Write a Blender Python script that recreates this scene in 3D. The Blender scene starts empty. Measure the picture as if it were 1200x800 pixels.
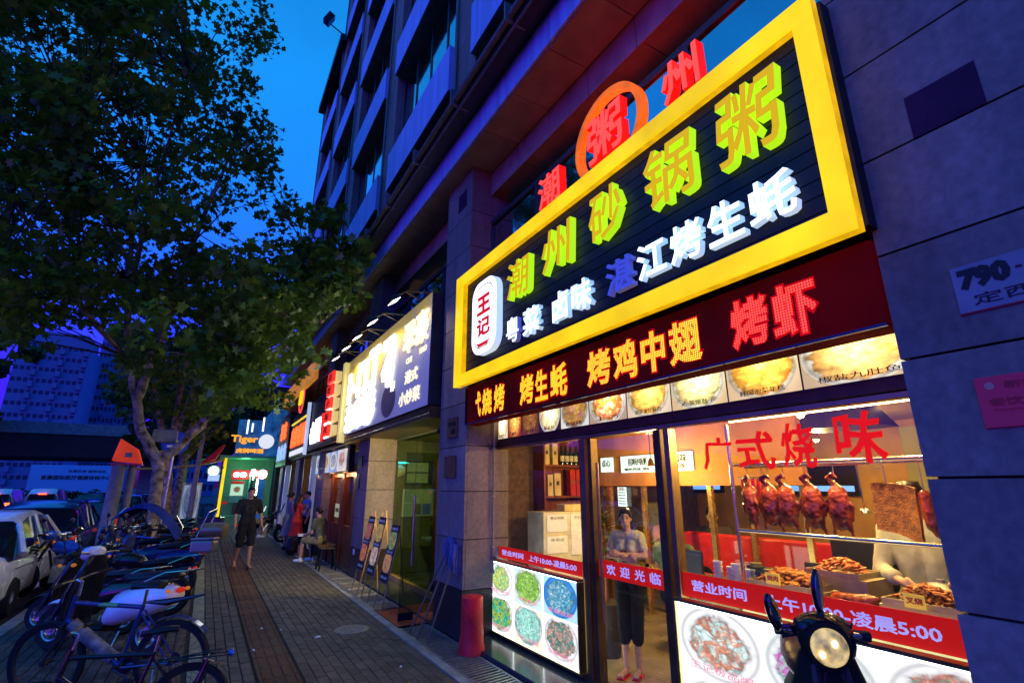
import bpy, bmesh, math, random
from mathutils import Vector, Matrix, Euler, noise
C = bpy.context.scene.collection
SC = bpy.context.scene
PI = math.pi
random.seed(7)
# ------------------------------------------------------------------ camera
cam_d = bpy.data.cameras.new('camera'); cam = bpy.data.objects.new('camera', cam_d); C.objects.link(cam)
cam_d.sensor_width = 36.0; cam_d.lens = 587.0 / 1200.0 * 36.0
cam_d.clip_start = 0.05; cam_d.clip_end = 2000
cam.location = (0, 0, 1.72)
cam.rotation_euler = (math.radians(90 + 16.2), 0, math.radians(-30.5))
SC.camera = cam
# ------------------------------------------------------------------ dusk sky
W = bpy.data.worlds.new('World'); SC.world = W; W.use_nodes = True
nt = W.node_tree; nt.nodes.clear()
out = nt.nodes.new('ShaderNodeOutputWorld'); bg = nt.nodes.new('ShaderNodeBackground')
sky = nt.nodes.new('ShaderNodeTexSky'); sky.sky_type = 'NISHITA'; sky.sun_disc = False
sky.sun_elevation = math.radians(3.0); sky.sun_rotation = math.radians(250)
tint = nt.nodes.new('ShaderNodeMix'); tint.data_type = 'RGBA'; tint.blend_type = 'MULTIPLY'
tint.inputs[0].default_value = 1.0; 
nt.links.new(sky.outputs[0], tint.inputs[6])
# thin evening cloud: slight lighter drifts
tc = nt.nodes.new('ShaderNodeTexCoord'); nz = nt.nodes.new('ShaderNodeTexNoise'); nz.inputs['Scale'].default_value = 2.2; nz.inputs['Detail'].default_value = 6
sz = nt.nodes.new('ShaderNodeSeparateXYZ'); nt.links.new(tc.outputs['Generated'], sz.inputs[0])
el = nt.nodes.new('ShaderNodeMapRange'); el.interpolation_type = 'SMOOTHSTEP'; el.inputs[1].default_value = .12; el.inputs[2].default_value = .72; nt.links.new(sz.outputs[2], el.inputs[0])
tg_ = nt.nodes.new('ShaderNodeMix'); tg_.data_type = 'RGBA'; tg_.inputs[6].default_value = (.42, .12, 14, 1); tg_.inputs[7].default_value = (.22, 4.7, 11.5, 1)
nt.links.new(el.outputs[0], tg_.inputs[0]); nt.links.new(tg_.outputs[2], tint.inputs[7])
mr = nt.nodes.new('ShaderNodeMapRange'); mr.inputs[1].default_value = .35; mr.inputs[2].default_value = .7; mr.inputs[3].default_value = .85; mr.inputs[4].default_value = 1.2
nt.links.new(tc.outputs['Generated'], nz.inputs['Vector']); nt.links.new(nz.outputs[0], mr.inputs[0])
cl = nt.nodes.new('ShaderNodeMix'); cl.data_type = 'RGBA'; cl.blend_type = 'MULTIPLY'; cl.inputs[0].default_value = 1.0
nt.links.new(tint.outputs[2], cl.inputs[6]); nt.links.new(mr.outputs[0], cl.inputs[7])
nt.links.new(cl.outputs[2], bg.inputs['Color']); bg.inputs['Strength'].default_value = 0.10
nt.links.new(bg.outputs[0], out.inputs['Surface'])
SC.view_settings.view_transform = 'Standard'; SC.view_settings.look = 'None'
SC.view_settings.exposure = 0; SC.view_settings.gamma = 1
try:
    SC.cycles.max_bounces = 6; SC.cycles.transparent_max_bounces = 12; SC.cycles.sample_clamp_indirect = 4; SC.cycles.use_denoising = True
    SC.cycles.caustics_reflective = False; SC.cycles.caustics_refractive = False
except Exception: pass

# ------------------------------------------------------------------ materials
def nmat(name):
    m = bpy.data.materials.new(name); m.use_nodes = True
    return m, m.node_tree, m.node_tree.nodes['Principled BSDF']
def N(nt, t, **kw):
    n = nt.nodes.new(t)
    for k, v in kw.items():
        if k.startswith('i_'): n.inputs[k[2:].replace('_', ' ')].default_value = v
        else: setattr(n, k, v)
    return n
def mat(name, col, rough=.6, metal=0, var=.25, scale=6., bump=0., bscale=40., coat=0, spec=None, stretch=None):
    """principled with mottled colour, roughness wear and fine relief"""
    m, nt, p = nmat(name)
    tcn = N(nt, 'ShaderNodeTexCoord'); src = tcn.outputs['Object']
    if stretch:
        mp = N(nt, 'ShaderNodeMapping'); mp.inputs['Scale'].default_value = stretch; nt.links.new(src, mp.inputs[0]); src = mp.outputs[0]
    n = N(nt, 'ShaderNodeTexNoise'); n.inputs['Scale'].default_value = scale; n.inputs['Detail'].default_value = 5; nt.links.new(src, n.inputs['Vector'])
    r = N(nt, 'ShaderNodeMapRange'); r.inputs[1].default_value = .3; r.inputs[2].default_value = .7; r.inputs[3].default_value = 1 - var; r.inputs[4].default_value = 1 + var * .6
    nt.links.new(n.outputs[0], r.inputs[0])
    mx = N(nt, 'ShaderNodeMix', data_type='RGBA', blend_type='MULTIPLY'); mx.inputs[0].default_value = 1; mx.inputs[6].default_value = (*col, 1)
    nt.links.new(r.outputs[0], mx.inputs[7]); nt.links.new(mx.outputs[2], p.inputs['Base Color'])
    p.inputs['Metallic'].default_value = metal; p.inputs['Specular IOR Level'].default_value = .22 if spec is None else spec
    rr = N(nt, 'ShaderNodeMapRange'); rr.inputs[3].default_value = max(.02, rough - .08); rr.inputs[4].default_value = min(1, rough + .1)
    nt.links.new(n.outputs[0], rr.inputs[0]); nt.links.new(rr.outputs[0], p.inputs['Roughness'])
    if coat: p.inputs['Coat Weight'].default_value = coat; p.inputs['Coat Roughness'].default_value = .06
    if bump:
        b = N(nt, 'ShaderNodeTexNoise'); b.inputs['Scale'].default_value = bscale; b.inputs['Detail'].default_value = 4; nt.links.new(src, b.inputs['Vector'])
        bp = N(nt, 'ShaderNodeBump'); bp.inputs['Strength'].default_value = bump; bp.inputs['Distance'].default_value = .01
        nt.links.new(b.outputs[0], bp.inputs['Height']); nt.links.new(bp.outputs[0], p.inputs['Normal'])
    return m
def rndmat(name, col, amt=.3, **kw):
    """as mat(), but every piece that wears it gets its own slight shade"""
    m = mat(name, col, **kw); nt = m.node_tree; p = nt.nodes['Principled BSDF']
    l = p.inputs['Base Color'].links[0]; src = l.from_socket
    oi = N(nt, 'ShaderNodeObjectInfo'); r = N(nt, 'ShaderNodeMapRange'); r.inputs[3].default_value = 1 - amt; r.inputs[4].default_value = 1 + amt
    nt.links.new(oi.outputs['Random'], r.inputs[0])
    mx = N(nt, 'ShaderNodeMix', data_type='RGBA', blend_type='MULTIPLY'); mx.inputs[0].default_value = 1
    nt.links.new(src, mx.inputs[6]); nt.links.new(r.outputs[0], mx.inputs[7]); nt.links.new(mx.outputs[2], p.inputs['Base Color'])
    return m
def emis(name, col, s, base=None, rough=.35, var=0., scale=3.):
    m, nt, p = nmat(name)
    p.inputs['Base Color'].default_value = (*(base or [c * .5 for c in col]), 1); p.inputs['Roughness'].default_value = rough
    p.inputs['Emission Color'].default_value = (*col, 1); p.inputs['Emission Strength'].default_value = s; p.inputs['Specular IOR Level'].default_value = .08
    if var:
        tcn = N(nt, 'ShaderNodeTexCoord'); n = N(nt, 'ShaderNodeTexNoise'); n.inputs['Scale'].default_value = scale; n.inputs['Detail'].default_value = 3
        nt.links.new(tcn.outputs['Object'], n.inputs['Vector'])
        r = N(nt, 'ShaderNodeMapRange'); r.inputs[1].default_value = .3; r.inputs[2].default_value = .7; r.inputs[3].default_value = s * (1 - var); r.inputs[4].default_value = s * (1 + var * .5)
        nt.links.new(n.outputs[0], r.inputs[0]); nt.links.new(r.outputs[0], p.inputs['Emission Strength'])
    return m
def glassmat(name, tintc=(.92, .97, .93), refl=.10, rough=.0):
    m = bpy.data.materials.new(name); m.use_nodes = True; nt = m.node_tree; nt.nodes.clear()
    o = N(nt, 'ShaderNodeOutputMaterial'); t = N(nt, 'ShaderNodeBsdfTransparent'); g = N(nt, 'ShaderNodeBsdfGlossy'); mx = N(nt, 'ShaderNodeMixShader')
    t.inputs[0].default_value = (*tintc, 1); g.inputs['Roughness'].default_value = rough; g.inputs[0].default_value = (1, 1, 1, 1)
    lw = N(nt, 'ShaderNodeLayerWeight'); lw.inputs[0].default_value = .35
    r = N(nt, 'ShaderNodeMapRange'); r.inputs[3].default_value = refl * .3; r.inputs[4].default_value = min(1, refl * 2.0)
    nt.links.new(lw.outputs['Fresnel'], r.inputs[0]); nt.links.new(r.outputs[0], mx.inputs[0])
    nt.links.new(t.outputs[0], mx.inputs[1]); nt.links.new(g.outputs[0], mx.inputs[2]); nt.links.new(mx.outputs[0], o.inputs[0])
    return m
def dishmat(name, bg, plate, cols, s, food=.34, rad=.46, seed=0., hot=0., asp=(1, 1), cell=9.):
    """a printed food photograph: a plate on a ground, a heap of food in it; glowing as if lit from behind"""
    m, nt, p = nmat(name); L = nt.links
    tcn = N(nt, 'ShaderNodeTexCoord'); sp = N(nt, 'ShaderNodeSeparateXYZ'); L.new(tcn.outputs['UV'], sp.inputs[0])
    def math_(op, a, b=None):
        n = N(nt, 'ShaderNodeMath', operation=op)
        for i, v in enumerate((a, b)):
            if v is None: continue
            if isinstance(v, (int, float)): n.inputs[i].default_value = v
            else: L.new(v, n.inputs[i])
        return n.outputs[0]
    nz_ = N(nt, 'ShaderNodeTexNoise', noise_dimensions='4D'); nz_.inputs['W'].default_value = seed; nz_.inputs['Scale'].default_value = 7; nz_.inputs['Detail'].default_value = 3
    L.new(tcn.outputs['UV'], nz_.inputs['Vector'])
    wob = math_('MULTIPLY', math_('SUBTRACT', nz_.outputs[0], .5), .22)
    dx = math_('MULTIPLY', math_('SUBTRACT', sp.outputs[0], .5), asp[0]); dy = math_('MULTIPLY', math_('SUBTRACT', sp.outputs[1], .54), asp[1])
    d = math_('SQRT', math_('ADD', math_('MULTIPLY', dx, dx), math_('MULTIPLY', dy, dy)))
    dw = math_('ADD', d, wob)
    vo = N(nt, 'ShaderNodeTexVoronoi', voronoi_dimensions='4D'); vo.inputs['W'].default_value = seed; vo.inputs['Scale'].default_value = cell; vo.feature = 'SMOOTH_F1'; vo.inputs['Smoothness'].default_value = .35
    dn = N(nt, 'ShaderNodeTexNoise', noise_dimensions='4D'); dn.inputs['W'].default_value = seed + 3; dn.inputs['Scale'].default_value = 5; dn.inputs['Detail'].default_value = 4; L.new(tcn.outputs['UV'], dn.inputs['Vector'])
    ds = N(nt, 'ShaderNodeVectorMath', operation='MULTIPLY_ADD'); L.new(dn.outputs['Color'], ds.inputs[0]); ds.inputs[1].default_value = (.35, .35, .35); L.new(tcn.outputs['UV'], ds.inputs[2]); L.new(ds.outputs[0], vo.inputs['Vector'])
    cr = N(nt, 'ShaderNodeValToRGB'); cr.color_ramp.interpolation = 'LINEAR'
    e = cr.color_ramp.elements
    while len(e) < len(cols): e.new(.5)
    for i, c in enumerate(cols): e[i].position = i / max(1, len(cols) - 1); e[i].color = (*c, 1)
    hs = N(nt, 'ShaderNodeSeparateColor'); L.new(vo.outputs['Color'], hs.inputs[0]); 
    mixv = math_('ADD', math_('MULTIPLY', hs.outputs[0], .55), math_('MULTIPLY', math_('SUBTRACT', dn.outputs[0], .28), 1.0)); L.new(mixv, cr.inputs[0])
    edge = math_('SUBTRACT', 1.15, math_('MULTIPLY', vo.outputs['Distance'], .9))
    fm = N(nt, 'ShaderNodeMix', data_type='RGBA', blend_type='MULTIPLY'); fm.inputs[0].default_value = 1; L.new(cr.outputs[0], fm.inputs[6]); L.new(edge, fm.inputs[7])
    m1 = N(nt, 'ShaderNodeMix', data_type='RGBA'); m1.inputs[6].default_value = (*bg, 1); m1.inputs[7].default_value = (*plate, 1)
    s1 = N(nt, 'ShaderNodeMapRange'); s1.inputs[1].default_value = rad; s1.inputs[2].default_value = rad + .015; s1.inputs[3].default_value = 1; s1.inputs[4].default_value = 0; L.new(d, s1.inputs[0]); L.new(s1.outputs[0], m1.inputs[0])
    m2 = N(nt, 'ShaderNodeMix', data_type='RGBA'); L.new(m1.outputs[2], m2.inputs[6]); L.new(fm.outputs[2], m2.inputs[7])
    s2 = N(nt, 'ShaderNodeMapRange'); s2.inputs[1].default_value = food; s2.inputs[2].default_value = food + .03; s2.inputs[3].default_value = 1; s2.inputs[4].default_value = 0; L.new(dw, s2.inputs[0]); L.new(s2.outputs[0], m2.inputs[0])
    # the bowl's shaded rim
    rb_ = math_('MULTIPLY', math_('SUBTRACT', d, rad - .025), 34.); rg_ = math_('POWER', 2.718, math_('MULTIPLY', math_('MULTIPLY', rb_, rb_), -1.)); k2 = math_('SUBTRACT', 1., math_('MULTIPLY', rg_, .45))
    inn = math_('MULTIPLY', math_('SUBTRACT', dw, food + .02), 22.); ig = math_('SUBTRACT', 1., math_('MULTIPLY', math_('POWER', 2.718, math_('MULTIPLY', math_('MULTIPLY', inn, inn), -1.)), .35))
    m3 = N(nt, 'ShaderNodeMix', data_type='RGBA', blend_type='MULTIPLY'); m3.inputs[0].default_value = 1; L.new(m2.outputs[2], m3.inputs[6]); L.new(math_('MULTIPLY', k2, ig), m3.inputs[7])
    L.new(m3.outputs[2], p.inputs['Emission Color']); p.inputs['Base Color'].default_value = (.05, .05, .05, 1)
    if hot:   # bright spot, as if a lamp stood right behind the thin film
        hy = math_('SUBTRACT', sp.outputs[1], .75); hx = math_('MULTIPLY', math_('SUBTRACT', sp.outputs[0], .55), 1.7)
        hd = math_('ADD', math_('MULTIPLY', hx, hx), math_('MULTIPLY', hy, hy))
        g = math_('POWER', 2.718, math_('MULTIPLY', hd, -5.))
        st = math_('ADD', math_('MULTIPLY', g, hot), s); L.new(st, p.inputs['Emission Strength'])
    else: p.inputs['Emission Strength'].default_value = s
    return m
M = {}
# ------------------------------------------------------------------ things
def tag(o, label, cat, group=None, kind=None):
    if label: o['label'] = label
    if cat: o['category'] = cat
    if group: o['group'] = group
    if kind: o['kind'] = kind
    return o
def thing(name, label, cat, loc=(0, 0, 0), rz=0, group=None):
    o = bpy.data.objects.new(name, None); C.objects.link(o); o.location = loc; o.rotation_euler = (0, 0, rz); o.empty_display_size = .1
    return tag(o, label, cat, group)
def top_of(o):
    while o.parent: o = o.parent
    return o
def copy_tree(o, parent=None):
    c = o.copy(); C.objects.link(c); c.parent = parent
    for ch in list(o.children): copy_tree(ch, c)
    return c
def link(name, me, parent=None, world=True, label=None):
    o = bpy.data.objects.new(name, me); C.objects.link(o)
    if parent:
        o.parent = parent
    if label: o['label'] = label
    return o
def rot_to(d):
    return Vector(d).to_track_quat('Z', 'Y').to_matrix()
class MB:
    def __init__(s): s.v = []; s.f = []; s.m = []; s.uv = {}
    def add(s, vs, fs, mi=0):
        b = len(s.v); s.v += [tuple(v) for v in vs]; s.f += [tuple(b + i for i in f) for f in fs]; s.m += [mi] * len(fs); return s
    def box(s, x0, y0, z0, x1, y1, z1, mi=0):
        if x0 > x1: x0, x1 = x1, x0
        if y0 > y1: y0, y1 = y1, y0
        if z0 > z1: z0, z1 = z1, z0
        return s.add([(x0, y0, z0), (x1, y0, z0), (x1, y1, z0), (x0, y1, z0), (x0, y0, z1), (x1, y0, z1), (x1, y1, z1), (x0, y1, z1)],
                     [(0, 3, 2, 1), (4, 5, 6, 7), (0, 1, 5, 4), (1, 2, 6, 5), (2, 3, 7, 6), (3, 0, 4, 7)], mi)
    def obox(s, c, size, R=None, mi=0, taper=1.):
        R = R or Matrix.Identity(3); c = Vector(c); a, b, h = size[0] / 2, size[1] / 2, size[2] / 2
        vs = []
        for z, k in ((-h, 1.), (h, taper)):
            for x, y in ((-a, -b), (a, -b), (a, b), (-a, b)): vs.append(c + R @ Vector((x * k, y * k, z)))
        return s.add(vs, [(0, 3, 2, 1), (4, 5, 6, 7), (0, 1, 5, 4), (1, 2, 6, 5), (2, 3, 7, 6), (3, 0, 4, 7)], mi)
    def tube(s, pts, r, n=8, mi=0, cap=True, closed=False):
        pts = [Vector(p) for p in pts]; k = len(pts)
        rs = r if isinstance(r, (list, tuple)) else [r] * k
        up = None; rings = []
        for i, p in enumerate(pts):
            if closed: d = (pts[(i + 1) % k] - pts[i - 1])
            else: d = (pts[min(i + 1, k - 1)] - pts[max(i - 1, 0)])
            if d.length < 1e-9: d = Vector((0, 0, 1))
            d.normalize()
            if up is None: up = Vector((0, 0, 1)) if abs(d.z) < .9 else Vector((1, 0, 0))
            x = up.cross(d)
            if x.length < 1e-6: x = Vector((1, 0, 0)).cross(d)
            x.normalize(); y = d.cross(x); up = y
            rings.append([p + (x * math.cos(2 * PI * j / n) + y * math.sin(2 * PI * j / n)) * rs[i] for j in range(n)])
        vs = [v for rg in rings for v in rg]; fs = []
        for i in range(k if closed else k - 1):
            a, b = i * n, ((i + 1) % k) * n
            fs += [(a + j, a + (j + 1) % n, b + (j + 1) % n, b + j) for j in range(n)]
        if cap and not closed: fs += [tuple(reversed(range(n))), tuple((k - 1) * n + j for j in range(n))]
        return s.add(vs, fs, mi)
    def lathe(s, prof, n=16, mi=0, c=(0, 0, 0), R=None, sx=1, sy=1, cap=True):
        c = Vector(c); R = R or Matrix.Identity(3); vs = []; k = len(prof)
        for r, z in prof: vs += [c + R @ Vector((r * sx * math.cos(2 * PI * j / n), r * sy * math.sin(2 * PI * j / n), z)) for j in range(n)]
        fs = [(i * n + j, i * n + (j + 1) % n, (i + 1) * n + (j + 1) % n, (i + 1) * n + j) for i in range(k - 1) for j in range(n)]
        if cap: fs += [tuple(reversed(range(n))), tuple((k - 1) * n + j for j in range(n))]
        return s.add(vs, fs, mi)
    def ball(s, c, r, n=12, m=8, mi=0, R=None):
        if not isinstance(r, (tuple, list)): r = (r, r, r)
        c = Vector(c); R = R or Matrix.Identity(3)
        vs = [c + R @ Vector((r[0] * math.cos(2 * PI * j / n) * math.sin(PI * i / m), r[1] * math.sin(2 * PI * j / n) * math.sin(PI * i / m), -r[2] * math.cos(PI * i / m))) for i in range(1, m) for j in range(n)]
        b = len(vs); vs += [c + R @ Vector((0, 0, -r[2])), c + R @ Vector((0, 0, r[2]))]
        fs = [(i * n + j, i * n + (j + 1) % n, (i + 1) * n + (j + 1) % n, (i + 1) * n + j) for i in range(m - 2) for j in range(n)]
        fs += [(b, (j + 1) % n, j) for j in range(n)] + [(b + 1, (m - 2) * n + j, (m - 2) * n + (j + 1) % n) for j in range(n)]
        return s.add(vs, fs, mi)
    def prism(s, poly, z0, z1, fn, mi=0):
        """poly in 2d, fn(u,v,w)->3d"""
        n = len(poly); vs = [fn(u, v, z0) for u, v in poly] + [fn(u, v, z1) for u, v in poly]
        return s.add(vs, [tuple(reversed(range(n))), tuple(range(n, 2 * n))] + [(i, (i + 1) % n, n + (i + 1) % n, n + i) for i in range(n)], mi)
    def loft(s, rings, mi=0, cap=True, closed=False):
        n = len(rings[0]); k = len(rings); vs = [p for r in rings for p in r]
        fs = [(i * n + j, i * n + (j + 1) % n, (i + 1) * n + (j + 1) % n, (i + 1) * n + j) for i in range(k - 1) for j in range(n)]
        if cap: fs += [tuple(reversed(range(n))), tuple((k - 1) * n + j for j in range(n))]
        return s.add(vs, fs, mi)
    def mesh(s, name, mats=(), off=None, smooth=False):
        me = bpy.data.meshes.new(name)
        vs = s.v if off is None else [(v[0] - off[0], v[1] - off[1], v[2] - off[2]) for v in s.v]
        me.from_pydata(vs, [], s.f)
        for m in (mats if isinstance(mats, (list, tuple)) else [mats]): me.materials.append(m)
        me.polygons.foreach_set('material_index', s.m)
        if s.uv:
            ul = me.uv_layers.new(name='UVMap')
            for p in me.polygons:
                if p.index in s.uv:
                    for li, uv in zip(p.loop_indices, s.uv[p.index]): ul.data[li].uv = uv
        me.update()
        bm = bmesh.new(); bm.from_mesh(me); bmesh.ops.recalc_face_normals(bm, faces=bm.faces); bm.to_mesh(me); bm.free()
        if smooth:
            me.polygons.foreach_set('use_smooth', [True] * len(me.polygons))
            try: me.set_sharp_from_angle(angle=math.radians(38))
            except Exception: pass
        return me
    def build(s, name, mats, parent=None, local=False, smooth=False, label=None, kind=None, bevel=0):
        off = None
        if parent and not local: off = top_of(parent).location
        me = s.mesh(name, mats, off, smooth)
        o = link(name, me, parent, label=label)
        if kind: o['kind'] = kind
        if bevel:
            b = o.modifiers.new('b', 'BEVEL'); b.width = bevel; b.segments = 2; b.limit_method = 'ANGLE'
        return o
    def quad(s, p, u, v, mi=0):
        """flat picture with uv; p lower left corner, u, v edge vectors"""
        p, u, v = Vector(p), Vector(u), Vector(v)
        s.uv[len(s.f)] = [(0, 0), (1, 0), (1, 1), (0, 1)]
        return s.add([p, p + u, p + u + v, p + v], [(0, 1, 2, 3)], mi)
def structure(mb, name, mats, parent=None, **kw):
    o = mb.build(name, mats, parent, **kw); o['kind'] = 'structure'; return o
# picture panel: thin board with uv'd front; p lower-left as the viewer sees it, u to the viewer's right, v up
def picture(name, p, u, v, th, mats, parent=None, local=False, label=None):
    p, u, v = Vector(p), Vector(u), Vector(v); n = u.cross(v).normalized() * th
    mb = MB(); mb.uv[0] = [(0, 0), (1, 0), (1, 1), (0, 1)]
    vs = [p + n, p + u + n, p + u + v + n, p + v + n, p, p + u, p + u + v, p + v]
    b = len(mb.v); mb.add(vs, [(0, 1, 2, 3)], 0); mb.add([], [], 0)
    mb.f += [(7, 6, 5, 4), (0, 4, 5, 1), (1, 5, 6, 2), (2, 6, 7, 3), (3, 7, 4, 0)]; mb.m += [1 if len(mats) > 1 else 0] * 5
    off = top_of(parent).location if (parent and not local) else None
    me = bpy.data.meshes.new(name)
    me.from_pydata(mb.v if off is None else [(a[0] - off[0], a[1] - off[1], a[2] - off[2]) for a in mb.v], [], mb.f)
    for m in mats: me.materials.append(m)
    me.polygons.foreach_set('material_index', mb.m)
    ul = me.uv_layers.new(name='UVMap')
    for li, uv in zip(me.polygons[0].loop_indices, mb.uv[0]): ul.data[li].uv = uv
    me.update()
    return link(name, me, parent, label=label)
# ------------------------------------------------------------------ lettering
_gl = {}
def glyph(s, bold=.03, depth=1., res=2, bevel=0.):
    k = (s, bold, res, bevel)
    if k in _gl: return _gl[k]
    cu = bpy.data.curves.new('text', 'FONT'); cu.body = s; cu.resolution_u = res
    if bold > .012: cu.extrude = .5 - bold; cu.bevel_depth = bold; cu.bevel_resolution = 0; cu.offset = 0
    else: cu.extrude = .5; cu.offset = bold * .5
    o = bpy.data.objects.new('text', cu); C.objects.link(o); bpy.context.view_layer.update()
    dg = bpy.context.evaluated_depsgraph_get(); me = bpy.data.meshes.new_from_object(o.evaluated_get(dg))
    vs = [v.co.copy() for v in me.vertices]; fs = [tuple(p.vertices) for p in me.polygons]; nz_ = [p.normal.z for p in me.polygons]
    bpy.data.objects.remove(o); bpy.data.curves.remove(cu); bpy.data.meshes.remove(me)
    x0 = min(v.x for v in vs); x1 = max(v.x for v in vs); y0 = min(v.y for v in vs); y1 = max(v.y for v in vs)
    vs = [((v.x - x0) / (x1 - x0), (v.y - y0) / (y1 - y0), v.z + .5) for v in vs]
    _gl[k] = (vs, fs, nz_, (x1 - x0) / (y1 - y0)); return _gl[k]
def letters(name, s, p, u, v, depth, mats, parent=None, bold=.03, local=False, label=None, slant=0., warp=0., kind=None):
    """p lower-left of the text's box, u / v its edge vectors (viewer's right / up), depth towards the viewer"""
    vs, fs, nz_, asp = glyph(s, bold)
    p, u, v = Vector(p), Vector(u), Vector(v); n = u.cross(v).normalized()
    mb = MB()
    pts = []
    for a, b, c in vs:
        a2 = a + slant * (b - .5) + warp * math.sin(b * 5.5 + 1) * .05; b2 = b + warp * math.sin(a * 6) * .04
        pts.append(p + u * a2 + v * b2 + n * (c * depth))
    mb.v = [tuple(q) for q in pts]; mb.f = fs; mb.m = [0 if z > .35 else min(1, len(mats) - 1) for z in nz_]
    off = top_of(parent).location if (parent and not local) else None
    me = bpy.data.meshes.new(name)
    me.from_pydata(mb.v if off is None else [(q[0] - off[0], q[1] - off[1], q[2] - off[2]) for q in mb.v], [], mb.f)
    for m in mats: me.materials.append(m)
    me.polygons.foreach_set('material_index', mb.m); me.update()
    o = link(name, me, parent, label=label)
    if kind: o['kind'] = kind
    return o
# on the facade the viewer looks along +X: right is -Y, up is +Z
def fl(name, s, yl, yr, z0, z1, xback, depth, mats, parent, **kw):
    return letters(name, s, (xback, yl, z0), (0, yr - yl, 0), (0, 0, z1 - z0), depth, mats, parent, **kw)
def fpic(name, yl, yr, z0, z1, xback, th, mats, parent, **kw):
    return picture(name, (xback, yl, z0), (0, yr - yl, 0), (0, 0, z1 - z0), th, mats, parent, **kw)
# ------------------------------------------------------------------ organic bodies: capsules fused by a voxel remesh
def capsule(mb, a, ra, b, rb, n=12, sx=1.):
    a, b = Vector(a), Vector(b); d = b - a; L = d.length
    if L < 1e-6: mb.ball(a, ra, n, 8); return
    d.normalize(); k = 4; pts = []; rs = []
    for i in range(k): t = PI / 2 * (1 - (i + .25) / k); pts.append(a - d * ra * math.sin(t)); rs.append(ra * math.cos(t))
    pts.append(a); rs.append(ra); pts.append(b); rs.append(rb)
    for i in range(k): t = PI / 2 * ((i + .75) / k); pts.append(b + d * rb * math.sin(t)); rs.append(max(.0005, rb * math.cos(t)))
    mb.tube(pts, rs, n)
def fuse(name, mb, voxel, m, parent=None, local=True, smooth=2, label=None, jag=0.):
    me0 = mb.mesh(name + '_src', m)
    o = bpy.data.objects.new('tmp', me0); C.objects.link(o)
    r = o.modifiers.new('r', 'REMESH'); r.mode = 'VOXEL'; r.voxel_size = voxel
    if smooth: s_ = o.modifiers.new('s', 'SMOOTH'); s_.iterations = smooth; s_.factor = .5
    bpy.context.view_layer.update(); dg = bpy.context.evaluated_depsgraph_get()
    me = bpy.data.meshes.new_from_object(o.evaluated_get(dg)); bpy.data.objects.remove(o); bpy.data.meshes.remove(me0)
    if jag:
        for v in me.vertices:
            v.co += v.normal * (noise.noise(v.co * 18) * jag + noise.noise(v.co * 45) * jag * .5)
    me.name = name; me.materials.clear(); me.materials.append(m)
    me.polygons.foreach_set('use_smooth', [True] * len(me.polygons))
    if parent is not None and not local:
        off = top_of(parent).location
        me.transform(Matrix.Translation(-off))
    return link(name, me, parent, label=label)
# ================================================================== materials
M['stone'] = rndmat('granite_cladding', (.21, .16, .145), amt=.13, rough=.62, var=.22, scale=22, bump=.25, bscale=160)
def stain(m, lo=.6, sc=(1.2, 1.2, .35)):
    nt = m.node_tree; p = nt.nodes['Principled BSDF']; src = p.inputs['Base Color'].links[0].from_socket
    ge = N(nt, 'ShaderNodeNewGeometry'); mp = N(nt, 'ShaderNodeMapping'); mp.inputs['Scale'].default_value = sc; nt.links.new(ge.outputs['Position'], mp.inputs[0])
    n = N(nt, 'ShaderNodeTexNoise'); n.inputs['Scale'].default_value = 2.2; n.inputs['Detail'].default_value = 8; n.inputs['Roughness'].default_value = .65; nt.links.new(mp.outputs[0], n.inputs['Vector'])
    r = N(nt, 'ShaderNodeMapRange'); r.inputs[1].default_value = .36; r.inputs[2].default_value = .6; r.inputs[3].default_value = lo; r.inputs[4].default_value = 1.1; nt.links.new(n.outputs[0], r.inputs[0])
    mx = N(nt, 'ShaderNodeMix', data_type='RGBA', blend_type='MULTIPLY'); mx.inputs[0].default_value = 1; nt.links.new(src, mx.inputs[6]); nt.links.new(r.outputs[0], mx.inputs[7]); nt.links.new(mx.outputs[2], p.inputs['Base Color'])
stain(M['stone'], .72)
M['stone_dark'] = rndmat('dark_granite', (.035, .025, .025), amt=.15, rough=.35, var=.4, scale=30, bump=.1, bscale=120)
M['ventdark'] = mat('dark_vent_plate', (.045, .018, .045), rough=.8, spec=.05)
M['joint'] = mat('joint_shadow_gap', (.02, .018, .02), rough=.9)
M['parapet'] = rndmat('painted_parapet', (.30, .36, .72), amt=.08, rough=.5, var=.28, scale=2.2, stretch=(1, 3.5, .35), bump=.1)
M['soffit'] = rndmat('soffit_panel', (.28, .21, .18), amt=.08, rough=.6, var=.25, scale=4, bump=.15)
M['winframe'] = mat('window_frame', (.05, .05, .06), rough=.4, metal=.6)
M['window'] = rndmat('office_glass', (.30, .34, .42), amt=.25, rough=.05, metal=1, var=.1)
M['window'].node_tree.nodes['Principled BSDF'].inputs['Specular IOR Level'].default_value = 1.0
M['window'].node_tree.nodes['Principled BSDF'].inputs['Coat Weight'].default_value = 1.0
M['window'].node_tree.nodes['Principled BSDF'].inputs['Coat IOR'].default_value = 2.2
M['pipe'] = mat('downpipe_paint', (.12, .12, .13), rough=.5, metal=.3)
M['wire'] = mat('black_cable', (.01, .01, .01), rough=.6)
M['asphalt'] = mat('asphalt', (.045, .045, .048), rough=.75, var=.35, scale=3, bump=.6, bscale=120)
M['paver'] = rndmat('grey_paver', (.085, .075, .056), amt=.04, rough=.68, var=.35, scale=14, bump=.5, bscale=90)
stain(M['paver'], .78, (.8, .8, .8))
_nt = M['paver'].node_tree; _p = _nt.nodes['Principled BSDF']; _src = _p.inputs['Base Color'].links[0].from_socket
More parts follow.
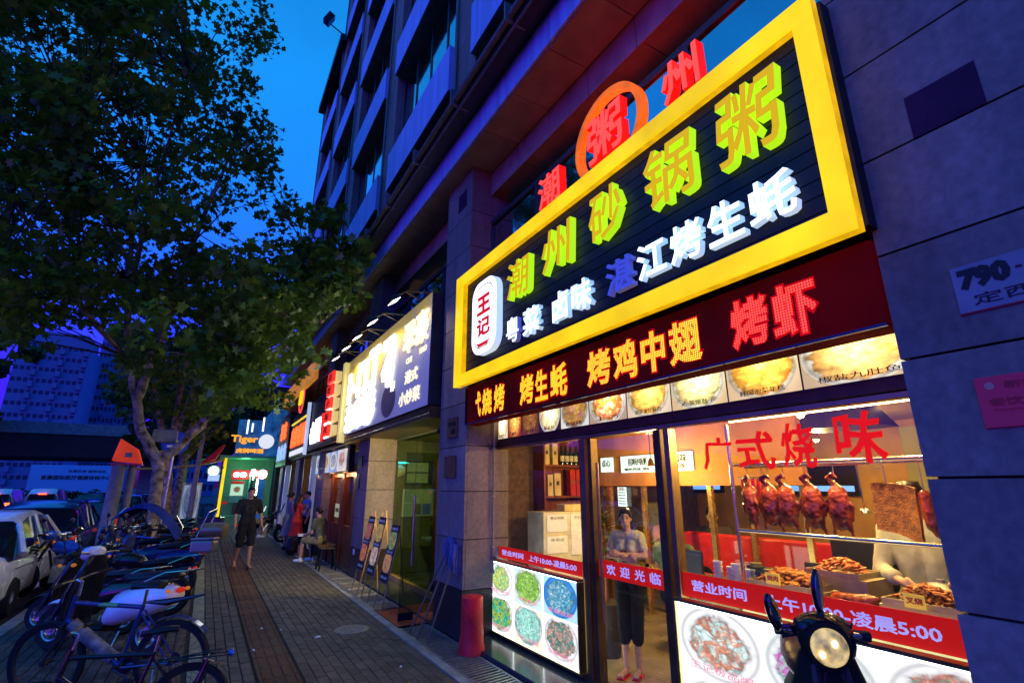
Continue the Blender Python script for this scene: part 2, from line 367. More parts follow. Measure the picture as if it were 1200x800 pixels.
_ge = N(_nt, 'ShaderNodeNewGeometry'); _sp = N(_nt, 'ShaderNodeSeparateXYZ'); _nt.links.new(_ge.outputs['Position'], _sp.inputs[0])
def _m(op, a, b=None):
    n = N(_nt, 'ShaderNodeMath', operation=op)
    for i, v in enumerate((a, b)):
        if v is None: continue
        if isinstance(v, (int, float)): n.inputs[i].default_value = v
        else: _nt.links.new(v, n.inputs[i])
    return n.outputs[0]
_i = _m('FLOOR', _m('DIVIDE', _m('ADD', _sp.outputs[0], 1.842), .10)); _j = _m('FLOOR', _m('DIVIDE', _m('SUBTRACT', _m('SUBTRACT', _sp.outputs[1], .998), _m('MULTIPLY', _m('MODULO', _i, 2), .1)), .2))
_cb = N(_nt, 'ShaderNodeCombineXYZ'); _nt.links.new(_i, _cb.inputs[0]); _nt.links.new(_j, _cb.inputs[1]); _wn = N(_nt, 'ShaderNodeTexWhiteNoise'); _nt.links.new(_cb.outputs[0], _wn.inputs['Vector'])
_mr = N(_nt, 'ShaderNodeMapRange'); _mr.inputs[3].default_value = .74; _mr.inputs[4].default_value = 1.28; _nt.links.new(_wn.outputs[0], _mr.inputs[0])
_mx = N(_nt, 'ShaderNodeMix', data_type='RGBA', blend_type='MULTIPLY'); _mx.inputs[0].default_value = 1; _nt.links.new(_src, _mx.inputs[6]); _nt.links.new(_mr.outputs[0], _mx.inputs[7]); _nt.links.new(_mx.outputs[2], _p.inputs['Base Color'])
M['paver_red'] = rndmat('red_tactile_paver', (.085, .040, .018), amt=.3, rough=.7, var=.4, scale=12, bump=.5, bscale=90)
M['kerbstone'] = rndmat('pale_edging_stone', (.24, .24, .17), amt=.12, rough=.75, var=.35, scale=15, bump=.4, bscale=80)
M['bed'] = mat('sand_bedding', (.035, .03, .02), rough=.95, bump=.4)
M['concrete'] = mat('concrete', (.24, .23, .21), rough=.8, var=.35, scale=5, bump=.4, bscale=60)
M['steel'] = mat('galvanised_steel', (.42, .44, .44), rough=.38, metal=.85, var=.3, scale=18)
M['chrome'] = mat('chrome', (.72, .62, .45), rough=.22, metal=1, var=.1)
M['bronze'] = mat('bronze_frame', (.42, .28, .11), rough=.36, metal=1, var=.25, scale=5)
M['bronze_dark'] = mat('dark_bronze_frame', (.13, .085, .035), rough=.42, metal=.7, var=.3, scale=5)
M['black'] = mat('black_plastic', (.012, .012, .013), rough=.45)
M['blackgloss'] = mat('black_gloss_paint', (.01, .01, .012), rough=.15, coat=.6)
M['rubber'] = mat('tyre_rubber', (.018, .018, .018), rough=.85, bump=.4)
M['glass'] = glassmat('clear_shop_glass', (.95, .97, .91), .06)
M['glass_green'] = glassmat('greenish_shop_glass', (.66, .74, .62), .07)
M['redfilm'] = emis('red_film_backlit', (.8, .012, .006), .5, base=(.25, .01, .008), rough=.4)
M['redplastic'] = mat('red_plastic_sheet', (.72, .02, .025), rough=.42, var=.3, scale=4, bump=.25, bscale=12)
M['filmtext'] = emis('pale_lilac_lettering', (.62, .55, .85), .45, base=(.6, .55, .8))
M['tile_dark'] = mat('dark_polished_tile', (.05, .055, .05), rough=.16, var=.3, scale=3)
M['wood'] = mat('red_brown_wood', (.22, .055, .018), rough=.38, var=.5, scale=3, stretch=(6, 6, .5), bump=.1)
M['wood_pale'] = mat('pale_wood', (.42, .24, .10), rough=.5, var=.4, scale=3, stretch=(6, 6, .5))
M['white'] = mat('white_paint', (.75, .75, .76), rough=.45, var=.1)
M['paper'] = mat('white_paper', (.72, .70, .62), rough=.7, var=.08)
M['warmplaster'] = mat('ochre_wallpaper', (.38, .22, .07), rough=.7, var=.25, scale=3)
M['greenwall'] = mat('yellow_green_plaster', (.17, .155, .06), rough=.7, var=.2, scale=2)

# ================================================================== ground
def plane(name, x0, y0, x1, y1, z, m, kind='structure'):
    mb = MB(); mb.box(x0, y0, z - .06, x1, y1, z); return structure(mb, name, m)
g = MB(); g.box(-600, -300, -.50, 600, 900, -.30); structure(g, 'ground', M['asphalt'])
rd = MB(); rd.box(-22, -30, -.25, -2.02, 260, -.12); structure(rd, 'road', M['asphalt'])
mk = MB()
for k in range(18): mk.box(-5.75, 4 + k * 6, -.118, -5.62, 7 + k * 6, -.114)
mk.box(-2.62, -5, -.118, -2.5, 120, -.114)
structure(mk, 'lane_marking', M['white'])
kb = MB()
for k in range(70): kb.box(-2.02, -4 + k * 1.0, -.2, -1.86, -4 + k * 1.0 + .99, .0)
structure(kb, 'kerb', M['concrete'])
sw = MB(); sw.box(-1.86, -6, -.2, 4.0, 66, -.012)
pavement = structure(sw, 'pavement', M['bed'])
# --- individual pavers near the camera, the rest joined
pw, pl, gp = .10, .20, .004
def paver_mesh(name, w, l, m, ch=.004, top=.0, th=.04):
    mb = MB(); a = [(0, 0), (w, 0), (w, l), (0, l)]; vs = [(x, y, -th) for x, y in a] + [(x, y, top - ch) for x, y in a] + [(min(max(x, ch), w - ch), min(max(y, ch), l - ch), top) for x, y in a]
    mb.add(vs, [(0, 1, 5, 4), (1, 2, 6, 5), (2, 3, 7, 6), (3, 0, 4, 7), (4, 5, 9, 8), (5, 6, 10, 9), (6, 7, 11, 10), (7, 4, 8, 11), (8, 9, 10, 11)])
    return mb
pme = paver_mesh('paver', pw - gp, pl - gp, M['paver']).mesh('paver', M['paver'])
rr = random.Random(3)
bulk = MB(); npav = 0
def in_tac(x): return .66 < x + pw / 2 < 1.04
def add_bulk(mb, x, y, w, l, z):
    ch = .004
    vs = [(x, y, z - .012), (x + w, y, z - .012), (x + w, y + l, z - .012), (x, y + l, z - .012), (x + ch, y + ch, z), (x + w - ch, y + ch, z), (x + w - ch, y + l - ch, z), (x + ch, y + l - ch, z)]
    mb.add(vs, [(0, 1, 5, 4), (1, 2, 6, 5), (2, 3, 7, 6), (3, 0, 4, 7), (4, 5, 6, 7)])
xs = [-1.84 + i * pw for i in range(int((2.265 + 1.84) / pw))]
for i, x in enumerate(xs):
    if .05 < x + pw / 2 < .28: continue
    if in_tac(x): continue
    y = 1.0 + (i % 2) * pl / 2
    while y < 21:
        z = rr.uniform(-.003, .003)
        # nearest ones in view: between the edging and the drain, 4.6..8.3 m out
        near = x > 1.0 and 4.7 < y < 7.6 and npav < 290 and (x - y * .62 > -4.2)
        if near:
            o = link('paver', pme, pavement); o.location = (x, y, z); o.rotation_euler = (rr.uniform(-.006, .006), rr.uniform(-.008, .008), 0); npav += 1
        elif y < 13 or x > .2: add_bulk(bulk, x, y, pw - gp, pl - gp, z)
        y += pl
bk = bulk.build('paver', M['paver'], pavement); bk['kind'] = 'stuff'
far = MB()
for i in range(34):
    for j in range(60):
        x = -1.8 + i * .12 * 1; y = 21 + j * .6
        if x < 2.3 and not (.05 < x + .06 < .28): far.box(x, y, -.02, x + .11, y + .59, -.001)
fo = far.build('paver', M['paver'], pavement); fo['kind'] = 'stuff'
# tactile strip: ribbed red pavers
tm = MB()
tw = .358
tb = paver_mesh('t', tw - .006, tw - .006, None, top=.001)
tm.v, tm.f, tm.m = tb.v, tb.f, tb.m
for k in range(4):
    c0 = .035 + k * .092
    tm.add([(c0, .02, .001), (c0 + .034, .02, .001), (c0 + .034, tw - .026, .001), (c0, tw - .026, .001), (c0 + .008, .03, .007), (c0 + .026, .03, .007), (c0 + .026, tw - .036, .007), (c0 + .008, tw - .036, .007)],
           [(0, 1, 5, 4), (1, 2, 6, 5), (2, 3, 7, 6), (3, 0, 4, 7), (4, 5, 6, 7)])
tme = tm.mesh('tactile_paver', M['paver_red'])
for k in range(54):
    o = link('tactile_paver', tme, pavement); o.location = (.68, 4.0 + k * tw, rr.uniform(-.002, .002))
# pale edging stones
em = MB(); em.box(0, 0, -.03, .142, .492, .002); eme = em.mesh('edging_stone', M['kerbstone'])
for k in range(50):
    o = link('edging_stone', eme, pavement); o.location = (.105 + rr.uniform(-.003, .003), 3.2 + k * .5, rr.uniform(0, .003))
# drain kerb strip and slotted gratings along the shops
cs = MB(); cs.box(2.26, 1, -.03, 2.36, 30, .012)
structure(cs, 'drain_kerb', M['concrete'])
apron = MB(); apron.box(2.36, 1, -.05, 2.79, 30, -.034); structure(apron, 'gutter_floor', M['bed'])
gr = thing('drain_grating', 'run of slotted steel drain gratings set in the ground along the shop fronts', 'drain grating', (2.57, 6, 0))
def grate(y0, y1, slots):
    mb = MB(); mb.box(2.37, y0, -.02, 2.395, y1, .008); mb.box(2.735, y0, -.02, 2.76, y1, .008)
    n = int((y1 - y0) / .055)
    for k in range(n):
        yy = y0 + (k + .5) * (y1 - y0) / n
        mb.add([(2.395, yy - .013, -.018), (2.735, yy - .013 + .05, -.018), (2.735, yy + .013 + .05, -.018), (2.395, yy + .013, -.018), (2.395, yy - .013, .006), (2.735, yy + .037, .006), (2.735, yy + .063, .006), (2.395, yy + .013, .006)],
               [(0, 3, 2, 1), (4, 5, 6, 7), (0, 1, 5, 4), (1, 2, 6, 5), (2, 3, 7, 6), (3, 0, 4, 7)])
    mb.build('grate', M['steel'], gr)
y = 1.2
while y < 6.8: grate(y, min(y + .6, 6.85), 0); y += .61
y = 8.0
while y < 14.5: grate(y, y + .42, 0); y += .62
cs2 = MB(); y = 8.42
while y < 14.5: cs2.box(2.37, y + .004, -.02, 2.76, y + .196, .004); y += .62
structure(cs2, 'gutter_cover', M['concrete'])
# raised tiled sills in front of the shops
s1 = MB(); s1.box(2.79, .4, -.05, 3.24, 3.1, .045); s1.box(2.79, 3.104, -.05, 3.24, 5.86, .045); structure(s1, 'shop_threshold', M['tile_dark'])
s2 = MB(); s2.box(2.79, 6.76, -.05, 3.6, 10.40, .03); structure(s2, 'shop_apron', M['tile_dark'])
s3 = MB(); s3.box(2.79, 11.31, -.05, 3.9, 28, .02); structure(s3, 'far_shop_apron', M['tile_dark'])

# ================================================================== the building the shops are in
bld = thing('office_building', 'dark stone-clad building with stacked parapets and recessed windows rising over the shops', 'building', (3.4, 12, 0))
XC = 2.78
cols = [5.87 + 4.55 * k for k in (-1, 0, 1, 2, 3, 4)]
panel_n = 0
def slab(name, x0, y0, z0, x1, y1, z1, m='stone', bev=True):
    mb = MB(); mb.box(x0, y0, z0, x1, y1, z1)
    return mb.build(name, M[m], bld)
# cores
core = MB()
for c in cols[1:]:
    core = MB(); core.box(XC + .031, c + .031, 0, XC + .62, c + .85, 6.3); core.build('column_core', M['joint'], bld)
core = MB(); core.box(XC + .031, -1.6, 0, XC + .6, 1.03, 8); core.build('column_core', M['joint'], bld)
# stone panels of the columns, course by course (street face and the face towards the viewer)
jz = [0, .55, 1.11, 1.67, 2.23, 2.79, 3.35, 3.91, 4.47, 5.03, 5.59, 6.335]
for ci, c in enumerate(cols[1:]):
    for k in range(len(jz) - 1):
        m = 'stone_dark' if k == 0 else 'stone'
        slab('stone_panel', XC, c + .004, jz[k] + .005, XC + .03, c + .88 - .004, jz[k + 1] - .005, m)
        slab('stone_panel', XC + .031, c, jz[k] + .005, XC + .62, c + .029, jz[k + 1] - .005, m)
jp = [0, .15, .685, 1.22, 1.76, 2.30, 2.84, 3.37, 3.93, 4.47, 5.03, 5.6, 6.2]
for k in range(len(jp) - 1):
    slab('stone_panel', XC, -1.5, jp[k] + .006, XC + .03, 1.06, jp[k + 1] - .006, 'stone')
    slab('stone_panel', XC + .031, 1.032, jp[k] + .006, XC + .6, 1.06, jp[k + 1] - .006, 'stone')
# dark square plates let into the cladding
slab('vent_plate', XC - .004, .52, 3.372, XC + .01, .80, 3.61, 'ventdark')
slab('vent_plate', XC - .004, 6.05, 5.76, XC + .01, 6.34, 6.05, 'ventdark')
# entablature: fascia, upper soffit, dropped beam, lower soffit
y = -1.0; rr2 = random.Random(5)
while y < 24.9:
    slab('fascia_panel', 2.53, y + .004, 6.34, 2.56, y + 1.496, 6.74, 'parapet'); y += 1.5
y = -1.0
while y < 24.9:
    slab('soffit_panel', 2.565, y + .005, 6.32, 3.09, y + .755, 6.34, 'soffit')
    slab('beam_panel', 3.095, y + .005, 5.93, 3.12, y + .755, 6.315, 'soffit')
    slab('soffit_panel', 3.125, y + .005, 6.05, 3.58, y + .755, 6.07, 'soffit'); y += .76
em_ = MB(); em_.box(2.6, -1.2, 6.36, 4.5, 24.9, 6.7); em_.box(3.14, -1.2, 6.09, 4.5, 24.9, 6.35); em_.build('floor_slab', M['joint'], bld)
lg = MB(); lg.box(2.26, -1.5, 6.75, 4.4, 24.95, 6.86); lg.build('ledge', M['stone_dark'], bld)
for (x, z, r) in ((2.22, 6.83, .045), (2.34, 6.93, .035), (2.28, 6.72, .018)):
    t = MB(); t.tube([(x, -1.5, z), (x, 24.9, z)], r, 8); t.build('gutter_pipe', M['pipe'], bld, smooth=True)
for k in range(16):
    b = MB(); b.box(2.15, .8 + k * 1.5, 6.74, 2.42, .83 + k * 1.5, 6.99); b.build('pipe_bracket', M['pipe'], bld)
# ground-floor upper windows behind the signs
for i in range(1, 6):
    c0 = cols[i - 1] + .88 if i > 1 else 1.06; c1 = cols[i]
    n = 4; w = (c1 - c0) / n
    for k in range(n):
        slab('mezzanine_window', 3.13, c0 + k * w + .03, 4.42, 3.16, c0 + (k + 1) * w - .03, 5.42, 'window')
    fr = MB(); fr.box(3.12, c0, 4.3, 3.2, c1, 4.4); fr.box(3.1, c0, 5.43, 3.6, c1, 5.5)
    for k in range(n + 1): fr.box(3.10, c0 + k * w - .028, 4.4, 3.17, c0 + k * w + .028, 5.43)
    fr.build('window_frame', M['winframe'], bld)
    ww = MB(); ww.box(3.32, c0 + .02, 2.68, 3.62, c1, 4.3); ww.build('sign_wall', M['joint'], bld)
# upper floors
floors = [8.38, 11.75, 15.05, 18.3, 21.5, 24.7, 27.9]
up_c = cols + [cols[-1] + .0]
for fi, z in enumerate(floors):
    ncol = 6 if fi < 4 else 5
    zt = floors[fi + 1] if fi + 1 < len(floors) else z + 3.2
    for i in range(0, ncol):
        c0 = cols[i] + .88; c1 = cols[i + 1] if i + 1 < ncol else None
        # bay parapet: front, underside
        if c1 is None: continue
        pb = MB(); hw = (c1 - c0) / 4
        for k in range(4): pb.box(XC - .10, c0 + k * hw + .004, z, XC - .07, c0 + (k + 1) * hw - .004, z + 1.0)
        pb.box(XC - .066, c0 + .004, z + .02, XC + .18, c1 - .004, z + .98)
        pb.build('parapet', M['parapet'], bld)
        ub = MB()
        for k in range(4): ub.box(XC - .06, c0 + k * hw + .004, z - .006, 3.9, c0 + (k + 1) * hw - .004, z + .012)
        ub.build('soffit_panel', M['stone_dark'] if 0 else M['soffit'], bld)
        for k in range(4):
            if fi < 4 or k > 0:
                mb = MB(); mb.box(3.0, c0 + k * hw + .03, z + 1.0, 3.02, c0 + (k + 1) * hw - .03, zt - .03); mb.build('window', M['window'], bld)
        fm_ = MB()
        for k in range(5): fm_.box(2.98, c0 + k * hw - .03, z + .985, 3.05, c0 + k * hw + .03, zt - .012)
        fm_.box(2.975, c0, z + .99, 3.055, c1, z + 1.02); fm_.build('window_frame', M['winframe'], bld)
    bk_ = MB(); bk_.box(4.0, cols[0], z - .1, 9, cols[ncol - 1] + .88, zt - .1); bk_.box(3.0, cols[0], z + .02, 4.0, cols[ncol - 1] + .8, z + .2); bk_.build('floor_core', M['joint'], bld)
# upper columns, panelled
for i, c in enumerate(cols):
    ztop = 31 if i < 5 else 21.4
    z = 6.87; cc = MB(); cc.box(XC + .03, c + .03, 6.86, 4.3, c + .85, ztop); cc.build('column_core', M['joint'], bld)
    while z < min(ztop, 26):
        z2 = min(z + 1.1, ztop)
        slab('stone_panel', XC, c + .004, z + .005, XC + .03, c + .876, z2 - .005, 'stone')
        slab('stone_panel', XC + .031, c, z + .005, 3.5, c + .029, z2 - .005, 'stone')
        z += 1.1
    p = MB(); p.tube([(XC - .05, c + .7, 6.9), (XC - .05, c + .7, ztop)], .03, 6); p.build('downpipe', M['pipe'], bld)
# recess wall between ledge and first parapet
rc = MB(); rc.box(3.5, -1, 6.86, 4.0, 24.9, 8.36); rc.build('recess_wall', M['stone_dark'], bld)
# roof ledges at the stepped far end
e1 = MB(); e1.box(2.45, 19.6, 21.4, 4.4, 25.1, 21.75); e1.build('roof_ledge', M['stone_dark'], bld)
e1 = MB(); e1.box(2.3, 12, 31, 5, 20.6, 31.3); e1.build('roof_ledge', M['stone_dark'], bld)
endw = MB(); endw.box(XC + .05, 24.95, 0, 9, 25.05, 21.4); endw.build('end_wall', M['stone'], bld)
# small camera on an arm high on the far corner
cm = thing('security_camera', 'small black camera on a thin arm at the far upper corner of the building', 'camera', (2.7, 19.6, 21.6))
t = MB(); t.tube([(2.75, 19.9, 21.9), (2.0, 19.9, 22.25)], .03, 6); t.build('arm', M['black'], cm)
t = MB(); t.obox((1.9, 19.9, 22.5), (.28, .4, .5), Euler((.3, .5, 0)).to_matrix()); t.build('housing', M['black'], cm)
# name plates on the near column (street face)
for (yl, yr, z0, z1, lab) in ((6.44, 6.12, 2.36, 2.62, 'square bronze plaque of dark lettering, upper one on the column between the two shops'), (6.50, 6.14, 1.84, 2.12, 'blank-looking bronze plaque, lower one on the column between the two shops')):
    pq = thing('wall_plaque', lab, 'plaque', (XC, (yl + yr) / 2, z0))
    t = MB(); t.box(XC - .022, yl, z0, XC - .001, yr, z1); t.build('plate', M['bronze'], pq)
    if z0 > 2.2: fl('lettering', '停车场', yl - .05, yr + .04, z0 + .14, z1 - .05, XC - .022, .003, [M['black']], pq); fl('lettering', '由此', yl - .14, yr + .04, z0 + .04, z0 + .11, XC - .022, .003, [M['black']], pq)
# house number plate and red notice plate on the right pillar
M['numplate'] = mat('number_plate_enamel', (.22, .21, .24), rough=.4, var=.15)
M['redplate'] = emis('pink_red_plate', (.5, .02, .12), .08, base=(.35, .04, .08), rough=.4)
M['platered'] = mat('plate_red_print', (.45, .02, .03), rough=.4)
np_ = thing('house_number_plate', 'grey enamel house number plate reading 790 high on the right pillar', 'number plate', (XC, .6, 2.45))
t = MB(); t.box(XC - .012, .795, 2.452, XC - .001, .33, 2.665); t.build('plate', M['numplate'], np_)
t = MB(); t.box(XC - .008, .80, 2.446, XC - .003, .325, 2.452); t.build('rim', M['platered'], np_)
fl('lettering', '790', .775, .60, 2.55, 2.648, XC - .012, .003, [M['black']], np_, bold=.07)
fl('lettering', '-', .585, .565, 2.592, 2.602, XC - .012, .003, [M['black']], np_)
fl('lettering', '定西路', .74, .44, 2.475, 2.525, XC - .012, .003, [M['black']], np_, bold=.01)
rp = thing('notice_plate', 'pink red notice plate below the house number on the right pillar', 'notice plate', (XC, .6, 1.95))
t = MB(); t.box(XC - .012, .812, 1.955, XC - .001, .40, 2.165); t.build('plate', M['redplate'], rp, bevel=.002)
t = MB(); t.lathe([(.016, 0), (.016, .003)], 16, c=(XC - .012, .765, 2.125), R=rot_to((-1, 0, 0))); t.build('emblem', M['bronze'], rp)
fl('lettering', '新华杯', .72, .56, 2.108, 2.14, XC - .012, .002, [M['platered']], rp)
fl('lettering', '餐饮文明·窗口', .78, .46, 2.04, 2.075, XC - .012, .002, [M['platered']], rp)
fl('lettering', 'Catering Services Unit', .77, .48, 2.018, 2.03, XC - .012, .002, [M['platered']], rp, bold=0)
# ================================================================== main sign
M['yellow'] = emis('lit_yellow_acrylic', (1., .66, .012), 1.15, base=(.2, .12, 0), rough=.3, var=.28, scale=1.6)
M['yellow_side'] = emis('lit_yellow_acrylic_edge', (1., .52, .006), .85, base=(.2, .1, 0), rough=.3, var=.3, scale=8)
M['slat'] = rndmat('black_cladding_slat', (.012, .012, .016), amt=.3, rough=.42, var=.4, scale=6)
M['gold_face'] = emis('gold_letter_face', (.80, .50, .006), .88, base=(.15, .08, 0), rough=.35)
M['lime_side'] = emis('lime_letter_edge', (.45, .85, .01), 1.0, base=(.3, .5, .02), rough=.4)
M['white_face'] = emis('white_letter_face', (.80, .92, 1.), 1.9, base=(.8, .8, .85))
M['white_side'] = emis('white_letter_edge', (.35, .62, 1.), .75, base=(.8, .8, .85))
M['dim_face'] = emis('dim_blue_letter_face', (.10, .12, .75), .22, base=(.3, .32, .6))  # dim blue glow put into the faces of the dark letters
M['red_face'] = emis('red_letter_face', (1., .075, .065), 1.25, base=(.2, .01, .01))
M['red_side'] = emis('red_letter_edge', (1., .006, .004), 1.1, base=(.6, .02, .01))
M['orange_ring'] = emis('orange_ring', (1., .16, .008), .85, base=(.5, .1, .01), var=.3, scale=8)
M['badge_white'] = emis('white_badge_face', (.92, .95, 1.), 1.7, base=(.85, .85, .85))
M['badge_side'] = emis('white_badge_edge', (.55, .75, 1.), .8, base=(.85, .85, .85))
M['badge_red'] = emis('badge_red_print', (.75, .01, .02), .8, base=(.6, .01, .01))
sign = thing('shop_sign', 'big shop sign with black slats inside a glowing yellow frame and gold characters', 'shop sign', (2.7, 3.5, 2.94))
Y0, Y1, Z0, Z1 = 5.90, 1.05, 2.955, 4.46
bx = MB(); bx.box(2.685, Y0 - .03, Z0 + .03, 2.775, Y1 - .02, Z1 - .02); bx.build('backing_box', M['slat'], sign)
# slats
n = 13
for k in range(n):
    za = Z0 + .1 + k * (Z1 - Z0 - .22) / n; zb = za + (Z1 - Z0 - .22) / n - .008
    mb = MB(); mb.box(2.672, Y0 - .2, za, 2.684, Y1 + .12, zb); mb.build('slat', M['slat'], sign)
# yellow frame in segments with visible seams, each 3 mm apart
fw, fx0, fx1 = .135, 2.59, 2.684
def seg(y0, y1, z0, z1):
    mb = MB(); mb.box(fx0, y0, z0, fx0 + .03, y1, z1, 0); mb.box(fx0 + .031, y0, z0, fx1, y1, z1, 1)
    mb.build('frame_segment', [M['yellow'], M['yellow_side']], sign)
for (a, b) in ((Y1, 2.28), (2.284, 4.12), (4.124, 5.38), (5.384, Y0)): seg(a, b, Z1 - fw, Z1)
for (a, b) in ((Y1, 2.06), (2.064, 3.62), (3.624, 5.52), (5.524, Y0)): seg(a, b, Z0, Z0 + fw)
seg(Y1, Y1 + .11, 3.82, Z1 - fw - .003); seg(Y1, Y1 + .11, Z0 + fw + .003, 3.816)
seg(Y0 - .17, Y0, 3.66, Z1 - fw - .003); seg(Y0 - .17, Y0, Z0 + fw + .003, 3.656)
for (ch, yl, yr, z0, z1, sl) in (('潮', 4.56, 4.02, 3.66, 4.12, .02), ('州', 3.86, 3.30, 3.70, 4.17, .02), ('砂', 3.11, 2.60, 3.70, 4.20, .04), ('锅', 2.44, 1.88, 3.68, 4.2, .04), ('粥', 1.78, 1.26, 3.66, 4.2, .04)):
    fl('character', ch, yl - .045, yr + .05, z0 + .02, z1 - .01, 2.665, .075, [M['gold_face'], M['lime_side']], sign, bold=.013, warp=.35, slant=.08)
for (ch, yl, yr, w) in (('粤', 4.56, 4.30, 1), ('菜', 4.22, 3.90, 0), ('卤', 3.68, 3.43, 0), ('味', 3.38, 3.10, 0), ('湛', 2.91, 2.60, 1), ('江', 2.55, 2.26, 0), ('烤', 2.22, 1.95, 0), ('生', 1.90, 1.64, 0), ('蚝', 1.60, 1.31, 0)):
    fl('character', ch, yl, yr, 3.205, 3.49, 2.665, .055, [M['dim_face'], M['dim_face']] if w == 1 and ch == '湛' else ([M['white_face'], M['dim_face']] if ch == '粤' else [M['white_face'], M['white_side']]), sign, bold=.02)
# rounded white badge
def rrect(w, h, r, n=6):
    p = []
    for cx, cy, a in ((w / 2 - r, h / 2 - r, 0), (-w / 2 + r, h / 2 - r, 90), (-w / 2 + r, -h / 2 + r, 180), (w / 2 - r, -h / 2 + r, 270)):
        for k in range(n + 1): t = math.radians(a + 90 * k / n); p.append((cx + r * math.cos(t), cy + r * math.sin(t)))
    return p
bc = (5.05, 3.69)
mb = MB(); mb.prism(rrect(.62, .92, .2), 0, .085, lambda u, v, w: (2.668 - w, bc[0] - u, bc[1] + v), 1); mb.prism(rrect(.612, .912, .2), .086, .09, lambda u, v, w: (2.668 - w, bc[0] - u, bc[1] + v), 0)
mb.build('badge', [M['badge_white'], M['badge_side']], sign)
ring = rrect(.50, .78, .17); ring2 = rrect(.475, .755, .16); mb = MB()
k = len(ring)
vs = [(2.576, bc[0] - u, bc[1] + v) for u, v in ring] + [(2.576, bc[0] - u, bc[1] + v) for u, v in ring2]
mb.add(vs, [(i, (i + 1) % k, k + (i + 1) % k, k + i) for i in range(k)]); mb.build('badge_outline', M['black'], sign)
fl('badge_lettering', '王', 5.22, 4.88, 3.71, 3.95, 2.578, .003, [M['badge_red']], sign, bold=.05)
fl('badge_lettering', '记', 5.22, 4.88, 3.42, 3.67, 2.578, .003, [M['badge_red']], sign, bold=.04)
mb = MB(); mb.add([(2.5745, 5.24, 3.38), (2.5745, 5.16, 3.315), (2.5745, 4.94, 3.315), (2.5745, 4.86, 3.38), (2.5745, 4.94, 3.36), (2.5745, 5.16, 3.36)], [(0, 1, 2, 3, 4, 5)]); mb.build('badge_swash', M['badge_red'], sign)
fl('badge_lettering', 'SINCE 1988', 5.16, 4.94, 4.0, 4.025, 2.578, .003, [M['black']], sign) if 0 else None
# rooftop letters
def roof_letter(ch, yl, yr, z0, z1, lab, ringed=False):
    r = thing('rooftop_character', lab, 'sign character', (2.72, (yl + yr) / 2, Z1), 0, 'red characters standing on top of the big sign')
    fl('character', ch, yl, yr, z0, z1, 2.74, .09, [M['red_face'], M['red_side']], r, bold=.02, warp=.25)
    s = MB()
    for yy in (yl - .1, yr + .1): s.box(2.75, yy - .015, Z1 - .03, 2.775, yy + .015, z1 - .15)
    s.box(2.75, yl - .03, z0 + .1, 2.775, yr + .03, z0 + .13); s.build('stand', M['pipe'], r)
    l_ = bpy.data.lights.new('halo_light', 'POINT'); l_.energy = 6; l_.color = (1, .03, .02); l_.shadow_soft_size = .08; lo = bpy.data.objects.new('halo_light', l_); C.objects.link(lo); lo.parent = r; lo.location = Vector((2.80, (yl + yr) / 2, z1 + .06)) - r.location
    if ringed:
        cy, cz = (yl + yr) / 2, (z0 + z1) / 2; R_ = .41
        mb = MB(); n = 40; prof = [(R_ + .04, 0), (R_ + .04, .08), (R_ - .02, .08), (R_ - .02, 0)]
        rings = [[(2.76 - d, cy + rad * math.cos(2 * PI * j / n), cz + rad * math.sin(2 * PI * j / n)) for j in range(n)] for rad, d in prof]
        rings.append(rings[0]); mb.loft(rings, cap=False); mb.build('ring', M['orange_ring'], r, smooth=True)
    return r
roof_letter('潮', 3.95, 3.56, 4.52, 4.90, 'glowing red character 潮 standing at the left on top of the yellow frame')
roof_letter('粥', 3.11, 2.64, 4.56, 5.04, 'glowing red character 粥 inside an orange ring on top of the yellow frame', True)
roof_letter('州', 2.19, 1.84, 4.53, 4.90, 'glowing red character 州 standing at the right on top of the yellow frame')

# ================================================================== LED board
def ledmat(name, col, s, dots=True):
    m, nt, p = nmat(name); L = nt.links
    p.inputs['Base Color'].default_value = (.02, 0, 0, 1)
    tcn = N(nt, 'ShaderNodeTexCoord'); mp = N(nt, 'ShaderNodeMapping'); mp.inputs['Scale'].default_value = (1, 62, 62); L.new(tcn.outputs['Object'], mp.inputs[0])
    fr = N(nt, 'ShaderNodeVectorMath', operation='FRACTION'); L.new(mp.outputs[0], fr.inputs[0])
    sp = N(nt, 'ShaderNodeSeparateXYZ'); L.new(fr.outputs[0], sp.inputs[0])
    def mth(op, a, b):
        n = N(nt, 'ShaderNodeMath', operation=op)
        for i, v in enumerate((a, b)):
            if isinstance(v, (int, float)): n.inputs[i].default_value = v
            else: L.new(v, n.inputs[i])
        return n.outputs[0]
    a = mth('SUBTRACT', sp.outputs[1], .5); b = mth('SUBTRACT', sp.outputs[2], .5)
    d = mth('ADD', mth('MULTIPLY', a, a), mth('MULTIPLY', b, b)); k = mth('LESS_THAN', d, .15)
    st = mth('ADD', mth('MULTIPLY', k, s), s * .10); L.new(st, p.inputs['Emission Strength'])
    p.inputs['Emission Color'].default_value = (*col, 1)
    return m
M['led_yellow'] = ledmat('led_amber', (1., .55, .01), 2.2)
M['led_red'] = ledmat('led_red_glow', (1., .035, .012), 3.2)
M['led_amber2'] = ledmat('led_amber_hot', (1., .42, .01), 2.6)
M['led_board'] = emis('led_board_face', (.6, .0, .004), .06, base=(.012, .002, .002), rough=.8, var=.6, scale=1.6)
M['led_glow'] = emis('led_halo', (1., .0, .0), .55, base=(.03, 0, 0))
led = thing('led_display', 'long dark red LED ticker board under the big sign with amber characters', 'LED display', (2.8, 3.4, 2.47))
mb = MB(); mb.box(2.765, 5.84, 2.475, 2.95, 1.07, 2.95); mb.build('case', M['led_board'], led, bevel=.02)
fr = MB()
